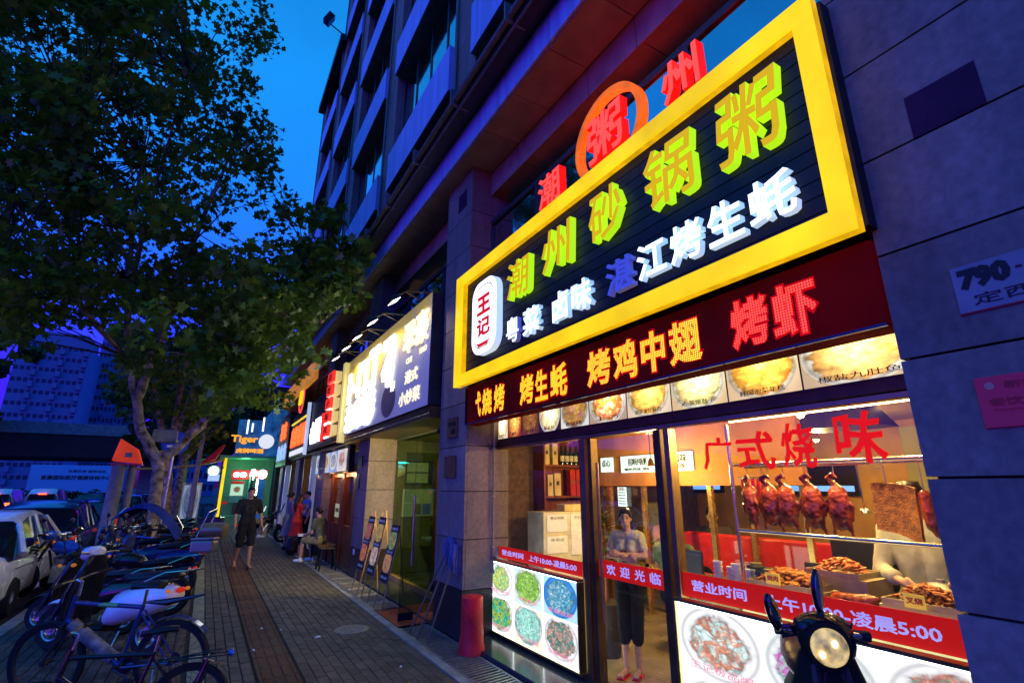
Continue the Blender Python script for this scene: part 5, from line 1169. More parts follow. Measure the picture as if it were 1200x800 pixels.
for k in range(3):
    t_ = thing('canopy_downlight', '%s warm downlight under the canopy of the wooden restaurant' % ['near', 'middle', 'far'][k], 'lamp', (2.85, 12.8 + k * 1.5, 2.68), 0, 'downlights under the wooden restaurant canopy')
    m = MB(); m.lathe([(.05, 0), (.05, -.02)], 14, c=(2.88, 12.8 + k * 1.5, 2.688)); m.build('lens', M['warmglow'], t_); point('lamp_light', (2.8, 12.8 + k * 1.5, 2.02), 9.0, (1, .55, .22), .05, t_)
point_room = thing('room_lamp', 'warm lamp inside the wooden restaurant', 'lamp', (4.2, 14.5, 2.3)); m = MB(); m.ball((4.2, 14.5, 2.3), .08); m.build('shade', M['lamp_warm'], point_room); point('lamp_light', (4.2, 14.5, 2.1), 70, (1, .55, .2), .08, point_room)
room = MB(); room.box(3.4, 13.5, -.02, 8, 25, .02); room.box(5.8, 11.1, .02, 6, 25, 2.7); structure(room, 'far_shop_back', M['warmplaster'])
# far glazed shop with cool uprights
wf2 = thing('far_glass_front', 'far glazed shopfront with pale blue-lit uprights', 'shopfront', (3.0, 19, .02))
for (y, mm) in ((17.4, 'coolpost'), (18.9, 'bronze_dark'), (20.3, 'coolpost'), (22.0, 'bronze_dark'), (23.6, 'coolpost')):
    if mm == 'coolpost' and 'coolpost' not in M: M['coolpost'] = emis('cool_lit_upright', (.3, .45, .6), .14, base=(.4, .5, .6))
    m = MB(); m.box(2.85, y, .02, 3.05, y + .22, 2.68); m.build('post', M[mm], wf2)
m = MB(); m.box(3.0, 17.6, .5, 3.01, 24.5, 2.6); m.build('glass_pane', M['glass'], wf2); m = MB(); m.box(2.96, 17.6, .02, 3.06, 24.5, .49); m.build('stall_riser', M['wood'], wf2)
for (y, z) in ((18.3, 2.1), (19.6, 2.0), (21.0, 2.1), (22.8, 2.05)):
    t_ = thing('room_lamp', 'white lamp showing through the far glazed shopfront, %s' % {18.3: 'nearest', 19.6: 'second', 21.0: 'third', 22.8: 'farthest'}[y], 'lamp', (3.6, y, z)); m = MB(); m.ball((3.6, y, z), (.09, .12, .06)); m.build('shade', M['lamp_cool'], t_)
point('lamp_light', (4.2, 20.5, 2.0), 40, (1, .62, .3), .1, t_)

# ================================================================== green kiosk at the end of the pavement
M['kgreen'] = mat('green_kiosk_paint', (.10, .42, .26), rough=.4, var=.2)
M['kglow'] = emis('green_lit_panel', (.07, .5, .28), .07, base=(.10, .2, .12), var=.4, scale=3)
M['kred'] = emis('dark_red_lit_board', (.55, .02, .015), .45, base=(.4, .02, .02))
M['tigblue'] = emis('blue_green_lit_board', (.015, .10, .30), .7, base=(.02, .06, .2), var=.8, scale=2.5)
M['tigorange'] = emis('orange_lettering', (1., .38, .02), 1.2, base=(.6, .3, .02))
ki = thing('food_kiosk', 'green-lit food kiosk with a red signboard at the far end of the pavement', 'kiosk', (1.7, 27.6, 0))
KY = 27.0
def kb_(name, x0, y0, z0, x1, y1, z1, mm): m = MB(); m.box(x0, y0, z0, x1, y1, z1); return m.build(name, M[mm], ki)
kb_('floor', .62, KY, 0, 2.9, KY + 2.2, .08, 'concrete'); kb_('back_wall', .62, KY + 2.1, .08, 2.9, KY + 2.2, 3.1, 'kglow'); kb_('roof', .4, KY - .3, 3.02, 3.0, KY + 2.3, 3.12, 'kgreen')
kb_('counter', .98, KY + .3, .08, 1.75, KY + .9, .42, 'kglow'); kb_('counter_top', .95, KY + .22, .42, 1.8, KY + .95, .47, 'kgreen')
kb_('post', .60, KY, .08, .72, KY + .12, 3.0, 'yellow'); kb_('post', 1.72, KY + .05, .08, 1.80, KY + .13, 2.2, 'kgreen'); kb_('doorway', 1.82, KY + 2.0, .1, 2.04, KY + 2.09, 2.2, 'stone_dark'); kb_('shelf', .8, KY + 1.7, 1.3, 1.7, KY + 2.08, 1.34, 'kgreen'); kb_('fridge', 1.3, KY + 1.5, .08, 1.7, KY + 2.05, 1.28, 'stone_dark'); kb_('lit_upright', 2.05, KY + .02, .08, 2.12, KY + .08, 2.35, 'hotwhite'); kb_('side_panel', 2.14, KY + .02, .08, 2.4, KY + .08, 2.35, 'tigblue'); kb_('green_upright', 2.42, KY, .08, 2.46, KY + .06, 3.0, 'kglow')
kb_('poster_frame', 1.0, KY - .02, 1.05, 1.56, KY + .02, 2.02, 'kgreen')
dk_ = dishmat('kiosk_poster', (.55, .9, .65), (.55, .9, .65), [(.35, .12, .05), (.6, .25, .1)], .8, seed=77, food=.22, rad=.1)
picture('poster', (1.02, KY - .03, 1.35), (.52, 0, 0), (0, 0, .5), .006, [dk_], ki)
kb_('poster_header', 1.02, KY - .04, 1.88, 1.54, KY - .025, 1.98, 'kred')
kb_('red_board', .98, KY - .1, 2.06, 1.72, KY + .05, 2.48, 'kred'); kb_('red_board', 1.98, KY - .1, 2.1, 2.46, KY + .05, 2.5, 'kred')
def oval(x, z, rx, rz, name='white_sign', mm='hotwhite', y=KY - .14, par=ki):
    m = MB(); m.prism([(rx * math.cos(2 * PI * j / 24), rz * math.sin(2 * PI * j / 24)) for j in range(24)], 0, .06, lambda u, v, w: (x + u, y - w, z + v)); return m.build(name, M[mm], par)
for (x, z, rx, rz) in ((1.18, 2.27, .13, .11), (1.45, 2.27, .14, .11), (2.24, 2.3, .19, .2)): oval(x, z, rx, rz)
letters('character', '牛', (1.72, KY - .13, 2.05), (.30, 0, 0), (0, 0, .48), .05, [M['hotwhite']], ki, bold=.06)
letters('lettering', '粉', (1.38, KY - .205, 2.2), (.14, 0, 0), (0, 0, .14), .004, [M['kred']], ki); letters('lettering', '米', (1.11, KY - .205, 2.2), (.14, 0, 0), (0, 0, .14), .004, [M['kred']], ki); letters('lettering', '8', (2.2, KY - .205, 2.25), (.07, 0, 0), (0, 0, .1), .004, [M['kred']], ki)
kb_('price_board', .72, KY - .06, .55, .98, KY - .03, 1.3, 'kglow'); kb_('price_strip', .74, KY - .075, 1.0, .96, KY - .062, 1.1, 'kred')
point('lamp_light', (1.5, KY + 1.0, 2.6), 30, (.25, 1, .5), .15, ki); point('lamp_light', (1.6, KY - .5, 2.2), 14, (.3, 1, .65), .1, ki)
lg_ = thing('round_green_sign', 'round white sign with a green ring hung left of the kiosk', 'round sign', (.3, KY - .3, 2.2)); oval(.24, 2.42, .28, .26, 'disc', 'kglow', KY - .3, lg_); oval(.24, 2.42, .2, .19, 'centre', 'hotwhite', KY - .33, lg_)
m = MB(); m.box(.06, KY - .42, 1.98, .5, KY - .38, 2.26); m.build('plate', M['white_side'], lg_)
m = MB(); m.tube([(.5, KY - .3, 2.4), (.62, KY, 2.6)], .02); m.build('bracket', M['pipe'], lg_)
tg = thing('beer_sign', 'blue-green lit beer board reading Tiger above the kiosk', 'beer sign', (1.7, KY - .4, 3.1))
m = MB(); m.box(.95, KY - .42, 3.13, 2.62, KY - .3, 4.75); m.build('board', M['tigblue'], tg)
letters('lettering', 'Tiger', (.72, KY - .50, 3.62), (1.12, 0, .0), (0, 0, .40), .05, [M['tigorange']], tg, bold=.03)
letters('lettering', '虎牌啤酒', (.98, KY - .47, 3.22), (1.15, 0, 0), (0, 0, .22), .03, [M['tigorange']], tg, bold=.04)
oval(2.20, 3.78, .33, .33, 'round_lamp', 'whitestrip', KY - .46, tg)
for (x, z0, z1) in ((1.3, 4.1, 4.75), (1.5, 4.2, 4.6), (1.95, 4.25, 4.9)): m = MB(); m.box(x, KY - .46, z0, x + .07, KY - .43, z1); m.build('light_stroke', M['white_face'], tg)
rb = thing('red_parasol_folded', 'folded bright red umbrella leaning by the kiosk roof', 'umbrella', (.6, KY - .6, 3.0)); m = MB(); m.tube([(-.25, KY - .6, 2.75), (.15, KY - .6, 3.0), (.50, KY - .6, 3.55)], [.05, .16, .06], 8); m.build('cloth', mat('red_cloth', (.7, .02, .02)), rb, smooth=True)
rp_ = thing('striped_rope', 'yellow and dark striped awning rope stretching left from the kiosk', 'rope', (-1.5, KY - .5, 2.6))
m = MB(); m.tube([(.6, KY - .5, 2.92), (-.3, KY - .6, 2.66), (-1.6, KY - .8, 2.48), (-3.2, KY - 1, 2.42)], .045, 8); m.build('rope', mat('dull_yellow_rope', (.45, .34, .08)), rp_)
bb = thing('blue_shop_box', 'dark blue lit building face behind the beer sign', 'building', (3.2, 29.8, 0)); m = MB(); m.box(2.5, 28.2, 3.15, 8, 40, 5.6); m.build('upper_wall', M['tigblue'], bb); m = MB(); m.box(2.95, 28.2, 0, 8, 40, 3.14); m.build('lower_wall', M['stone_dark'], bb)
for k in range(4): m = MB(); m.box(2.6 + k * .5, 28.15, 3.4, 2.75 + k * .5, 28.195, 5.3); m.build('light_stripe', M['tigblue'], bb)

# ================================================================== small street things
tk = thing('rolled_red_mat', 'red vinyl roll standing on end with a flared foot beside the stone column', 'rolled mat', (2.74, 5.52, 0))
R0 = MB(); n = 28; rings = []
for z, r, fl_ in ((.008, .135, 1.), (.03, .134, .9), (.10, .128, .55), (.2, .122, .25), (.34, .12, .06), (.52, .119, 0), (.555, .117, 0), (.562, .105, 0)):
    ring = []
    for j in range(n):
        a = 2 * PI * j / n; rr_ = r * (1 + fl_ * (.22 * max(0, math.cos(a - 3.9)) + .18 * max(0, math.cos(a - 5.3)) ** 3)) + .004 * math.sin(5 * a + z * 16)
        ring.append((rr_ * math.cos(a), rr_ * math.sin(a), z * 1.0))
    rings.append(ring)
R0.loft(rings); tk_o = R0.build('roll', M['redplastic'], tk, local=True, smooth=True)
m = MB(); pts = []; 
for k in range(24): t = k / 23; a = 3.3 + t * 2.6; pts.append((.127 * math.cos(a), .127 * math.sin(a), .50 - t * .42))
m.tube(pts, .004, 6); m.build('edge_fold', M['redplastic'], tk, local=True, smooth=True)
m = MB(); m.lathe([(.07, .563), (.068, .568), (.03, .566)], 20); m.build('inner_layer', M['redplastic'], tk, local=True, smooth=True)
M['mophandle'] = mat('mop_handle', (.16, .12, .08), rough=.45, metal=.3); M['mopyarn'] = mat('blue_grey_mop_yarn', (.13, .13, .30), rough=.95)
tips = [((2.40, 6.55, .01), (2.765, 6.20, 1.07), 'mop leaning on the column, farthest of the three'), ((2.40, 6.28, .01), (2.76, 6.12, 1.05), 'mop leaning on the column, middle one of the three'), ((2.44, 6.05, .01), (2.76, 5.99, 1.00), 'mop leaning on the column, nearest of the three with its yarn hanging')]
for i, (a, b, lab) in enumerate(tips):
    t_ = thing('mop', lab, 'mop', a, 0, 'mops leaning on the column'); A_ = Vector(a); B_ = Vector(b)
    m = MB(); m.tube([A_, B_], .012, 8); m.build('handle', M['mophandle'], t_, smooth=True)
    m = MB(); m.obox(B_, (.05, .09, .04)); m.build('clamp', M['winframe'], t_)
    m = MB(); r = random.Random(i + 5)
    for k in range(60):
        a0 = r.uniform(0, 2 * PI); q = r.uniform(.01, .055); L = r.uniform(.2, .32) * (1 if i else .8)
        p0 = B_ + Vector((-.01, 0, .02)); p1 = B_ + Vector((q * math.cos(a0) - .02, q * math.sin(a0) * 1.3, .035 + r.uniform(-.01, .02))); p2 = p1 + Vector((math.cos(a0) * .02 - .01, math.sin(a0) * .03, -L * .5)); p3 = p1 + Vector((math.cos(a0) * .012, math.sin(a0) * .02, -L)); p3.x = min(p3.x, 2.765); p2.x = min(p2.x, 2.765); p1.x = min(p1.x, 2.77)
        m.tube([p0, p1, p2, p3], .005, 5)
    m.build('yarn', M['mopyarn'], t_)
# menu boards on easels
def easel(x, y, h, lab, seed, cs_):
    t_ = thing('menu_easel', lab, 'menu stand', (x, y, 0), 0, 'menu easels outside the green glass shop')
    lean = .22
    def P(u, v, w=0): return (x - .10 + lean * v * .9 + w * .0, y + u, v)      # board plane faces -X, leaning back
    m = MB()
    # board frame: left, right legs, back leg
    m.tube([P(.19, .0), P(.17, h + .06)], .011, 6); m.build('leg', M['wood_pale'], t_)
    m = MB(); m.tube([P(-.19, .0), P(-.17, h - .1)], .011, 6); m.build('leg', M['wood_pale'], t_)
    m = MB(); m.tube([(x + .30, y, 0), P(0, h + .1)], .011, 6); m.build('leg', M['wood_pale'], t_)
    m = MB(); m.tube([P(.2, .36), P(-.2, .36)], .012, 6); m.build('ledge', M['wood_pale'], t_)
    z0, z1 = .37, h
    p = Vector(P(.18, z0)) + Vector((-.014, 0, 0)); u = Vector((0, -.36, 0)); v = Vector(P(.18, z1)) - Vector(P(.18, z0))
    picture('board', p, u, v, .008, [M['ink']], t_)
    nn = u.cross(v).normalized() * .0095
    for k, f in enumerate((.16, .56)):
        dm = dishmat('easel_print', (.02, .02, .02), (.03, .02, .02), cs_[k], .6, seed=seed + k * 5, food=.56, rad=.2, cell=5)  # print glows by itself, imitating light on a board without lamps
        picture('dish_photo', p + nn + u * .04 + v * f, u * .92, v * .31, .002, [dm], t_)
    for f in (.9, .49, .05):
        letters('lettering', '招牌推荐菜' if f > .5 else '香辣可口 每份', p + nn + u * .12 + v * f, u * .76, v * .05, .002, [M['paper']], t_, bold=.0)
OR = [(.8, .06, .02), (.85, .35, .05), (.7, .1, .02), (.1, .03, .02)]
easel(2.52, 9.35, 1.22, 'black menu board of food photos on an easel, farthest of the three', 60, [OR, [(.85, .3, .05), (.5, .06, .02), (.6, .5, .1)]])
easel(2.52, 8.72, 1.24, 'black menu board of food photos on an easel, middle one of the three', 66, [[(.85, .1, .03), (.9, .8, .7), (.6, .05, .02)], [(.9, .35, .05), (.75, .55, .05), (.5, .1, .02)]])
easel(2.52, 7.98, 1.16, 'black menu board of food photos on an easel, nearest to the red mat', 72, [[(.5, .12, .03), (.8, .4, .1), (.1, .03, .02)], [(.8, .2, .05), (.15, .4, .05), (.85, .5, .2)]])
# manhole cover
mh = thing('manhole_cover', 'round pale cast manhole cover set in the grey pavers', 'manhole cover', (1.85, 7.12, .0))
m = MB(); m.lathe([(.215, -.02), (.215, .006), (.15, .007), (.148, .003), (.06, .003), (.058, .007), (.0, .007)], 40); m.build('cover', mat('worn_cast_cover', (.23, .21, .15), rough=.7, var=.4, scale=18, bump=.6), mh, local=True)
for k in range(8): m = MB(); a = k * PI / 4; m.obox((.105 * math.cos(a), .105 * math.sin(a), .006), (.07, .015, .006), Euler((0, 0, a)).to_matrix()); m.build('rib', M['concrete'], mh, local=True)
# scraps of litter
for i, (x, y, w, h, a, lab) in enumerate(((1.41, 6.95, .075, .03, .3, 'largest white scrap of paper on the pavers near the manhole cover'), (.87, 7.7, .05, .022, 1.1, 'white scrap on the red tactile strip'), (.71, 6.77, .045, .02, 2.0, 'small crumpled white scrap left of the red tactile strip'), (1.07, 7.5, .022, .016, 0, 'tiny white speck of litter at the right edge of the tactile strip'), (1.93, 5.45, .03, .015, .5, 'tiny pale cigarette end on the pavers near the bottom edge'))):
    t_ = thing('paper_scrap', lab, 'litter', (x, y, .008), a); m = MB(); m.add([(-w / 2, -h / 2, .002), (w / 2, -h / 2, .0), (w / 2, h / 2, .008), (-w / 2, h / 2, .004), (0, 0, .02)], [(0, 1, 4), (1, 2, 4), (2, 3, 4), (3, 0, 4), (3, 2, 1, 0)]); m.build('paper', M['white'], t_, local=True)
rl = random.Random(11)
for i in range(5):
    x, y = rl.uniform(1.0, 2.5), rl.uniform(9, 15)
# bench with a stool beside the seated man
bn = thing('waiting_bench', 'dark slatted bench outside the wooden restaurant by the second column', 'bench', (2.62, 13.2, 0))
m = MB(); m.box(2.42, 12.75, .40, 2.82, 13.75, .44); m.build('seat', M['bronze_dark'], bn, bevel=.008)
for yy in (12.8, 13.7):
    for xx in (2.45, 2.79): m = MB(); m.box(xx - .02, yy - .02, 0, xx + .02, yy + .02, .399); m.build('leg', M['black'], bn)
st_ = thing('plastic_stool', 'black plastic stool between the bench and the second column', 'stool', (2.5, 12.2, 0))
m = MB(); m.box(-.16, -.16, .42, .16, .16, .45); m.build('seat', M['black'], st_, local=True, bevel=.01)
for sx in (-1, 1):
    for sy in (-1, 1): m = MB(); m.tube([(sx * .17, sy * .17, 0), (sx * .13, sy * .13, .42)], .02, 6); m.build('leg', M['black'], st_, local=True)
bp_ = thing('backpack', 'black backpack with a pale and red bag beside it on the pavement', 'bag', (2.2, 15.2, 0)); m = MB(); capsule(m, (2.2, 15.2, .16), .15, (2.2, 15.2, .36), .12); fuse('bag', m, .02, M['black'], bp_, local=False)
sb_ = thing('shopping_bag', 'small red and cream bag beside the black backpack', 'bag', (2.42, 15.05, 0)); m = MB(); m.obox((2.40, 15.0, .12), (.16, .2, .24), taper=.8); m.build('bag', mat('red_cream_print', (.6, .2, .1), var=.9, scale=12), sb_)
# ================================================================== people
M['skin'] = mat('skin', (.50, .28, .18), rough=.5, var=.08); M['skin_d'] = mat('tanned_skin', (.40, .21, .13), rough=.5, var=.08)
M['hair'] = mat('black_hair', (.012, .009, .008), rough=.4, var=.4, scale=60, stretch=(8, 8, 1))
M['eye'] = mat('dark_eye', (.02, .012, .01), rough=.2); M['lip'] = mat('lip', (.35, .10, .08), rough=.4)
def cloth(name, c, **kw): return mat(name, c, rough=.9, var=.3, scale=9, bump=.5, bscale=14, **kw)
DEF = dict(head=(0, .015, 1.625), neck=(0, -.005, 1.49), chest=(0, 0, 1.30), waist=(0, 0, 1.10), pelvis=(0, 0, .95),
           sl=(-.175, 0, 1.42), el=(-.23, -.015, 1.13), wl=(-.235, .05, .885), sr=(.175, 0, 1.42), er=(.23, -.015, 1.13), wr=(.235, .05, .885),
           hl=(-.09, 0, .92), kl=(-.10, .02, .50), al=(-.10, -.01, .09), tl=(-.11, .14, .035), hr=(.09, 0, .92), kr=(.10, .02, .50), ar=(.10, -.01, .09), tr=(.11, .14, .035))
def person(label, loc, rz, s=1., J=None, look=0., top=None, bottom=None, sleeve=.55, leg=1.0, shoes='black', skin='skin', hair='short', dress=None, vox=.014, female=False, group=None, face=True, sole=None):
    P = {k: Vector(v) for k, v in DEF.items()}
    for k, v in (J or {}).items(): P[k] = Vector(v)
    root = thing('person', label, 'person', loc, rz, group); root.scale = (s * (.9 if female else 1), s, s)
    sx = Vector((1, 0, 0)); sw_ = .9 if female else 1.
    hd = P['head']; Rz = Matrix.Rotation(look, 3, 'Z')
    def torso(mb, g):
        n, c, w, p = P['neck'], P['chest'], P['waist'], P['pelvis']
        capsule(mb, P['sl'] * .72 + c * .28 + Vector((0, 0, .03)), .062 + g, P['sr'] * .72 + c * .28 + Vector((0, 0, .03)), .062 + g)
        for q in (-1, 1):
            capsule(mb, c + sx * q * .075 * sw_ + Vector((0, .01, .03)), .088 * sw_ + g, w + sx * q * .055 * sw_, .08 * sw_ + g)
            capsule(mb, w + sx * q * .055 * sw_, .08 * sw_ + g, p + sx * q * .075, .092 + g)
        if female:
            for q in (-1, 1): mb.ball(c + Vector((q * .065, .055, .0)), .048 + g, 12, 8)
    def limb(mb, a, b, c, r0, r1, r2, r3, g=0, f1=1, f2=1):
        """a-b-c; f1 / f2 the share of each length covered"""
        capsule(mb, a, r0 + g, a.lerp(b, f1), r0 + (r1 - r0) * f1 + g)
        if f1 >= 1 and f2 > 0: capsule(mb, b, r2 + g, b.lerp(c, f2), r2 + (r3 - r2) * f2 + g)
    m = MB(); torso(m, 0)
    capsule(m, P['neck'] + Vector((0, 0, -.06)), .06, P['neck'].lerp(hd, .5), .05)
    # head: skull, jaw, nose, ears
    m.ball(hd + Rz @ Vector((0, -.012, .022)), (.074, .092, .093), 16, 12, R=Rz); m.ball(hd + Rz @ Vector((0, .024, -.045)), (.055, .06, .068), 14, 10, R=Rz)
    capsule(m, hd + Rz @ Vector((0, .083, .01)), .010, hd + Rz @ Vector((0, .098, -.022)), .014, 8)
    m.ball(hd + Rz @ Vector((0, .078, -.062)), (.022, .012, .010), 8, 6, R=Rz)
    for q in (-1, 1): m.ball(hd + Rz @ Vector((q * .076, -.005, -.01)), (.012, .02, .03), 8, 6, R=Rz)
    for q, S_, E_, W_ in ((-1, 'sl', 'el', 'wl'), (1, 'sr', 'er', 'wr')):
        limb(m, P[S_], P[E_], P[W_], .048 * sw_, .038, .038, .026)
        d = (P[W_] - P[E_]).normalized(); h = P[W_] + d * .05
        side = d.cross(Vector((1, 0, 0))); side = side.normalized() if side.length > .2 else Vector((0, 1, 0))
        nrm = d.cross(side).normalized()
        for t in (-1, 0, 1): capsule(m, P[W_] + d * .012 + side * t * .012, .017, P[W_] + d * .075 + side * t * .022, .016, 8)
        for t, L in ((-1.5, .062), (-.5, .075), (.5, .07), (1.5, .055)):
            a = P[W_] + d * .085 + side * t * .019; b = a + d * L * .55 + nrm * .008 * q; c = b + d * L * .4 + nrm * .022 * q
            capsule(m, a, .0095, b, .0085, 8); capsule(m, b, .0085, c, .0075, 8)
        a = P[W_] + d * .03 - side * .026; capsule(m, a, .012, a + d * .035 - side * .022, .010, 8); capsule(m, a + d * .035 - side * .022, .010, a + d * .062 - side * .026, .0085, 8)
    for H_, K_, A_, T_ in (('hl', 'kl', 'al', 'tl'), ('hr', 'kr', 'ar', 'tr')):
        limb(m, P[H_], P[K_], P[A_], .078, .055, .052, .034); 
        kd = (P[A_] - P[K_]).normalized(); capsule(m, P[K_].lerp(P[A_], .22) - Vector((0, .015, 0)), .052, P[K_].lerp(P[A_], .5), .038)
        capsule(m, P[A_] + Vector((0, -.02, -.045)), .035, P[T_], .027)
        for t in (-1, 1): capsule(m, P[A_].lerp(P[T_], .4) + Vector((0, 0, -.02)), .03, P[T_] + Vector((t * .015, .02, -.008)), .02)
    fuse('body', m, vox, M[skin], root, smooth=2)
    if face:
        e = MB()
        for q in (-1, 1): e.ball(hd + Rz @ Vector((q * .031, .070, .008)), (.013, .010, .006), 10, 6, R=Rz); e.obox(hd + Rz @ Vector((q * .032, .074, .028)), (.034, .008, .005), Rz)
        e.build('eyes', M['eye'], root, local=True); e = MB(); e.ball(hd + Rz @ Vector((0, .088, -.052)), (.021, .006, .006), 10, 6, R=Rz); e.build('mouth', M['lip'], root, local=True)
    hm = MB()
    hm.ball(hd + Rz @ Vector((0, -.028, .034)), (.082, .090, .092), 16, 12, R=Rz); hm.ball(hd + Rz @ Vector((0, .012, .078)), (.070, .075, .045), 14, 8, R=Rz)
    if hair == 'short':
        for q in (-1, 1): hm.ball(hd + Rz @ Vector((q * .064, .01, .05)), (.022, .05, .045), 10, 8, R=Rz)
        for k in range(14):
            a = k * 2.4; hm.ball(hd + Rz @ Vector((.05 * math.cos(a), .05 * math.sin(a) - .01, .105)), (.022, .022, .022), 8, 6)
    if hair == 'bun':
        for q in (-1, 1): hm.ball(hd + Rz @ Vector((q * .064, -.03, .025)), (.02, .05, .055), 10, 8, R=Rz)
        hm.ball(hd + Rz @ Vector((0, -.13, .02)), .045, 10, 8)
        for q in (-1, 1): capsule(hm, hd + Rz @ Vector((q * .02, .06, .095)), .022, hd + Rz @ Vector((q * .068, .03, .03)), .018); capsule(hm, hd + Rz @ Vector((q * .075, .0, .02)), .014, hd + Rz @ Vector((q * .078, -.01, -.06)), .008)
    if hair == 'long':
        for q in (-1, 1): capsule(hm, hd + Rz @ Vector((q * .066, -.02, .03)), .03, hd + Rz @ Vector((q * .07, -.05, -.14)), .03)
        capsule(hm, hd + Rz @ Vector((0, -.07, .02)), .07, hd + Rz @ Vector((.02, -.12, -.22)), .055); capsule(hm, hd + Rz @ Vector((.02, -.12, -.22)), .055, hd + Rz @ Vector((.03, -.12, -.40)), .02)
    fuse('hair', hm, vox * .8, M['hair'], root, smooth=1, jag=.004)
    if dress:
        m = MB(); torso(m, .014)
        if sleeve > 0:
            for S_, E_ in (('sl', 'el'), ('sr', 'er')): capsule(m, P[S_], .062, P[S_].lerp(P[E_], sleeve), .058)
        fuse('dress_top', m, vox, dress, root, smooth=2)
        sk = MB(); rings = []; n = 40; zt = P['waist'].z + .02; zb = .50 * leg
        for i in range(9):
            t = i / 8; z = zt + (zb - zt) * t; r = .115 + .12 * t ** .8; r += .035 * math.exp(-((z - .97) / .1) ** 2)
            rings.append([((r + .016 * t * math.sin(7 * a + 1)) * 1.15 * math.cos(a) + P['pelvis'].x, (r + .016 * t * math.sin(7 * a + 1)) * .85 * math.sin(a) + P['pelvis'].y, z) for a in [2 * PI * j / n for j in range(n)]])
        sk.loft(rings, cap=False); sk.build('skirt', dress, root, local=True, smooth=True)
    if top:
        m = MB(); torso(m, .016)
        capsule(m, P['neck'] + Vector((0, -.01, -.075)), .075, P['neck'] + Vector((0, -.012, -.05)), .07)
        if sleeve > 0:
            for S_, E_, W2 in (('sl', 'el', 'wl'), ('sr', 'er', 'wr')): limb(m, P[S_], P[E_], P[W2], .052 * sw_, .044, .042, .034, .016, min(1, sleeve), max(0, sleeve - 1))
        fuse('shirt', m, vox, top, root, smooth=2, jag=.006)
    if bottom:
        m = MB(); g = .017
        for q in (-1, 1): capsule(m, P['pelvis'] + sx * q * .07 + Vector((0, 0, .06)), .098, P['pelvis'] + sx * q * .07, .10 + g)
        for H_, K_, A_ in (('hl', 'kl', 'al'), ('hr', 'kr', 'ar')): limb(m, P[H_], P[K_], P[A_], .084, .066, .06, .045, g, min(1, leg), max(0, leg - 1))
        fuse('trousers' if leg > 1.2 else 'shorts', m, vox, bottom, root, smooth=2, jag=.005)
    for A_, T_ in (('al', 'tl'), ('ar', 'tr')):
        m = MB()
        if shoes in ('flip', 'redflip'):
            a = P[A_] + Vector((0, -.05, 0)); a.z = P[T_].z - .032 if abs(P[T_].z - .035) < .02 else P[T_].z - .03
            b = P[T_] + Vector((0, .04, -.03)); c = (a + b) / 2; d = (b - a); L = d.length
            R = Matrix.Rotation(math.atan2(-d.x, d.y), 3, 'Z') @ Matrix.Rotation(math.atan2(d.z, math.hypot(d.x, d.y)), 3, 'X')
            m.obox(c, (.09, L, .014), R); m.tube([c + R @ Vector((-.04, -.02, .01)), c + R @ Vector((0, .07, .035)), c + R @ Vector((.04, -.02, .01))], .006, 6)
            m.build('flip_flop', M['boothred'] if shoes == 'redflip' else M['wood'], root, local=True)
        elif shoes:
            capsule(m, P[A_] + Vector((0, -.03, -.045)), .045, P[T_] + Vector((0, .02, .0)), .036); capsule(m, P[A_], .042, P[A_] + Vector((0, .0, -.04)), .046)
            fuse('shoe', m, vox, M[shoes], root, smooth=2)
    return root, P
# man walking towards the camera
blk = cloth('black_tshirt', (.012, .012, .014)); blk2 = cloth('black_shorts', (.010, .010, .012))
rt, P_ = person('man in a black t-shirt, black knee-length shorts and flip-flops walking down the pavement', (.95, 13.45, 0), PI + .12, .985,
       dict(sl=(-.19, 0, 1.42), el=(-.27, -.03, 1.14), wl=(-.31, .02, .89), sr=(.19, 0, 1.42), er=(.26, .0, 1.14), wr=(.27, .10, .90), hl=(-.09, 0, .92), kl=(-.105, .10, .52), al=(-.10, .14, .105), tl=(-.12, .28, .05), kr=(.10, .0, .50), ar=(.12, -.24, .16), tr=(.13, -.13, .05)), top=blk, bottom=blk2, sleeve=.75, leg=.98, shoes='flip', skin='skin_d')
m = MB(); n = 22; m.loft([[(r * math.cos(2 * PI * j / n), .128 + .0, 1.27 + r * math.sin(2 * PI * j / n)) for j in range(n)] for r in (.075, .068)], cap=False); m.build('shirt_print', mat('grey_print', (.07, .07, .06)), rt, local=True)
m = MB(); m.box(-.36, .02, .77, -.335, .09, .85); m.build('phone', M['white'], rt, local=True)
# woman with folded arms in the doorway
whs = cloth('pale_grey_tshirt', (.46, .44, .28)); navy = cloth('navy_trousers', (.006, .006, .009))
rt, P_ = person('woman in a pale t-shirt and dark cropped trousers standing with folded arms in the doorway', (3.68, 4.0, .052), math.radians(118), .845,
       dict(head=(.0, .02, 1.62), el=(-.235, .04, 1.22), wl=(.04, .165, 1.235), er=(.235, .04, 1.21), wr=(-.05, .19, 1.20), kl=(-.075, .02, .5), al=(-.06, .0, .09), tl=(-.07, .14, .035), kr=(.09, .03, .5), ar=(.075, .06, .09), tr=(.10, .20, .035)), look=.25, top=whs, bottom=navy, sleeve=.6, leg=1.35, shoes='redflip', hair='bun', vox=.010, female=True)
m = MB(); m.obox((0, .137, 1.27), (.09, .01, .03)); m.build('shirt_print', mat('brown_print', (.25, .15, .08), var=.9, scale=90), rt, local=True)
point('doorway_glow', (3.95, 3.35, 2.05), .0, (1, .8, .5)) if 0 else None
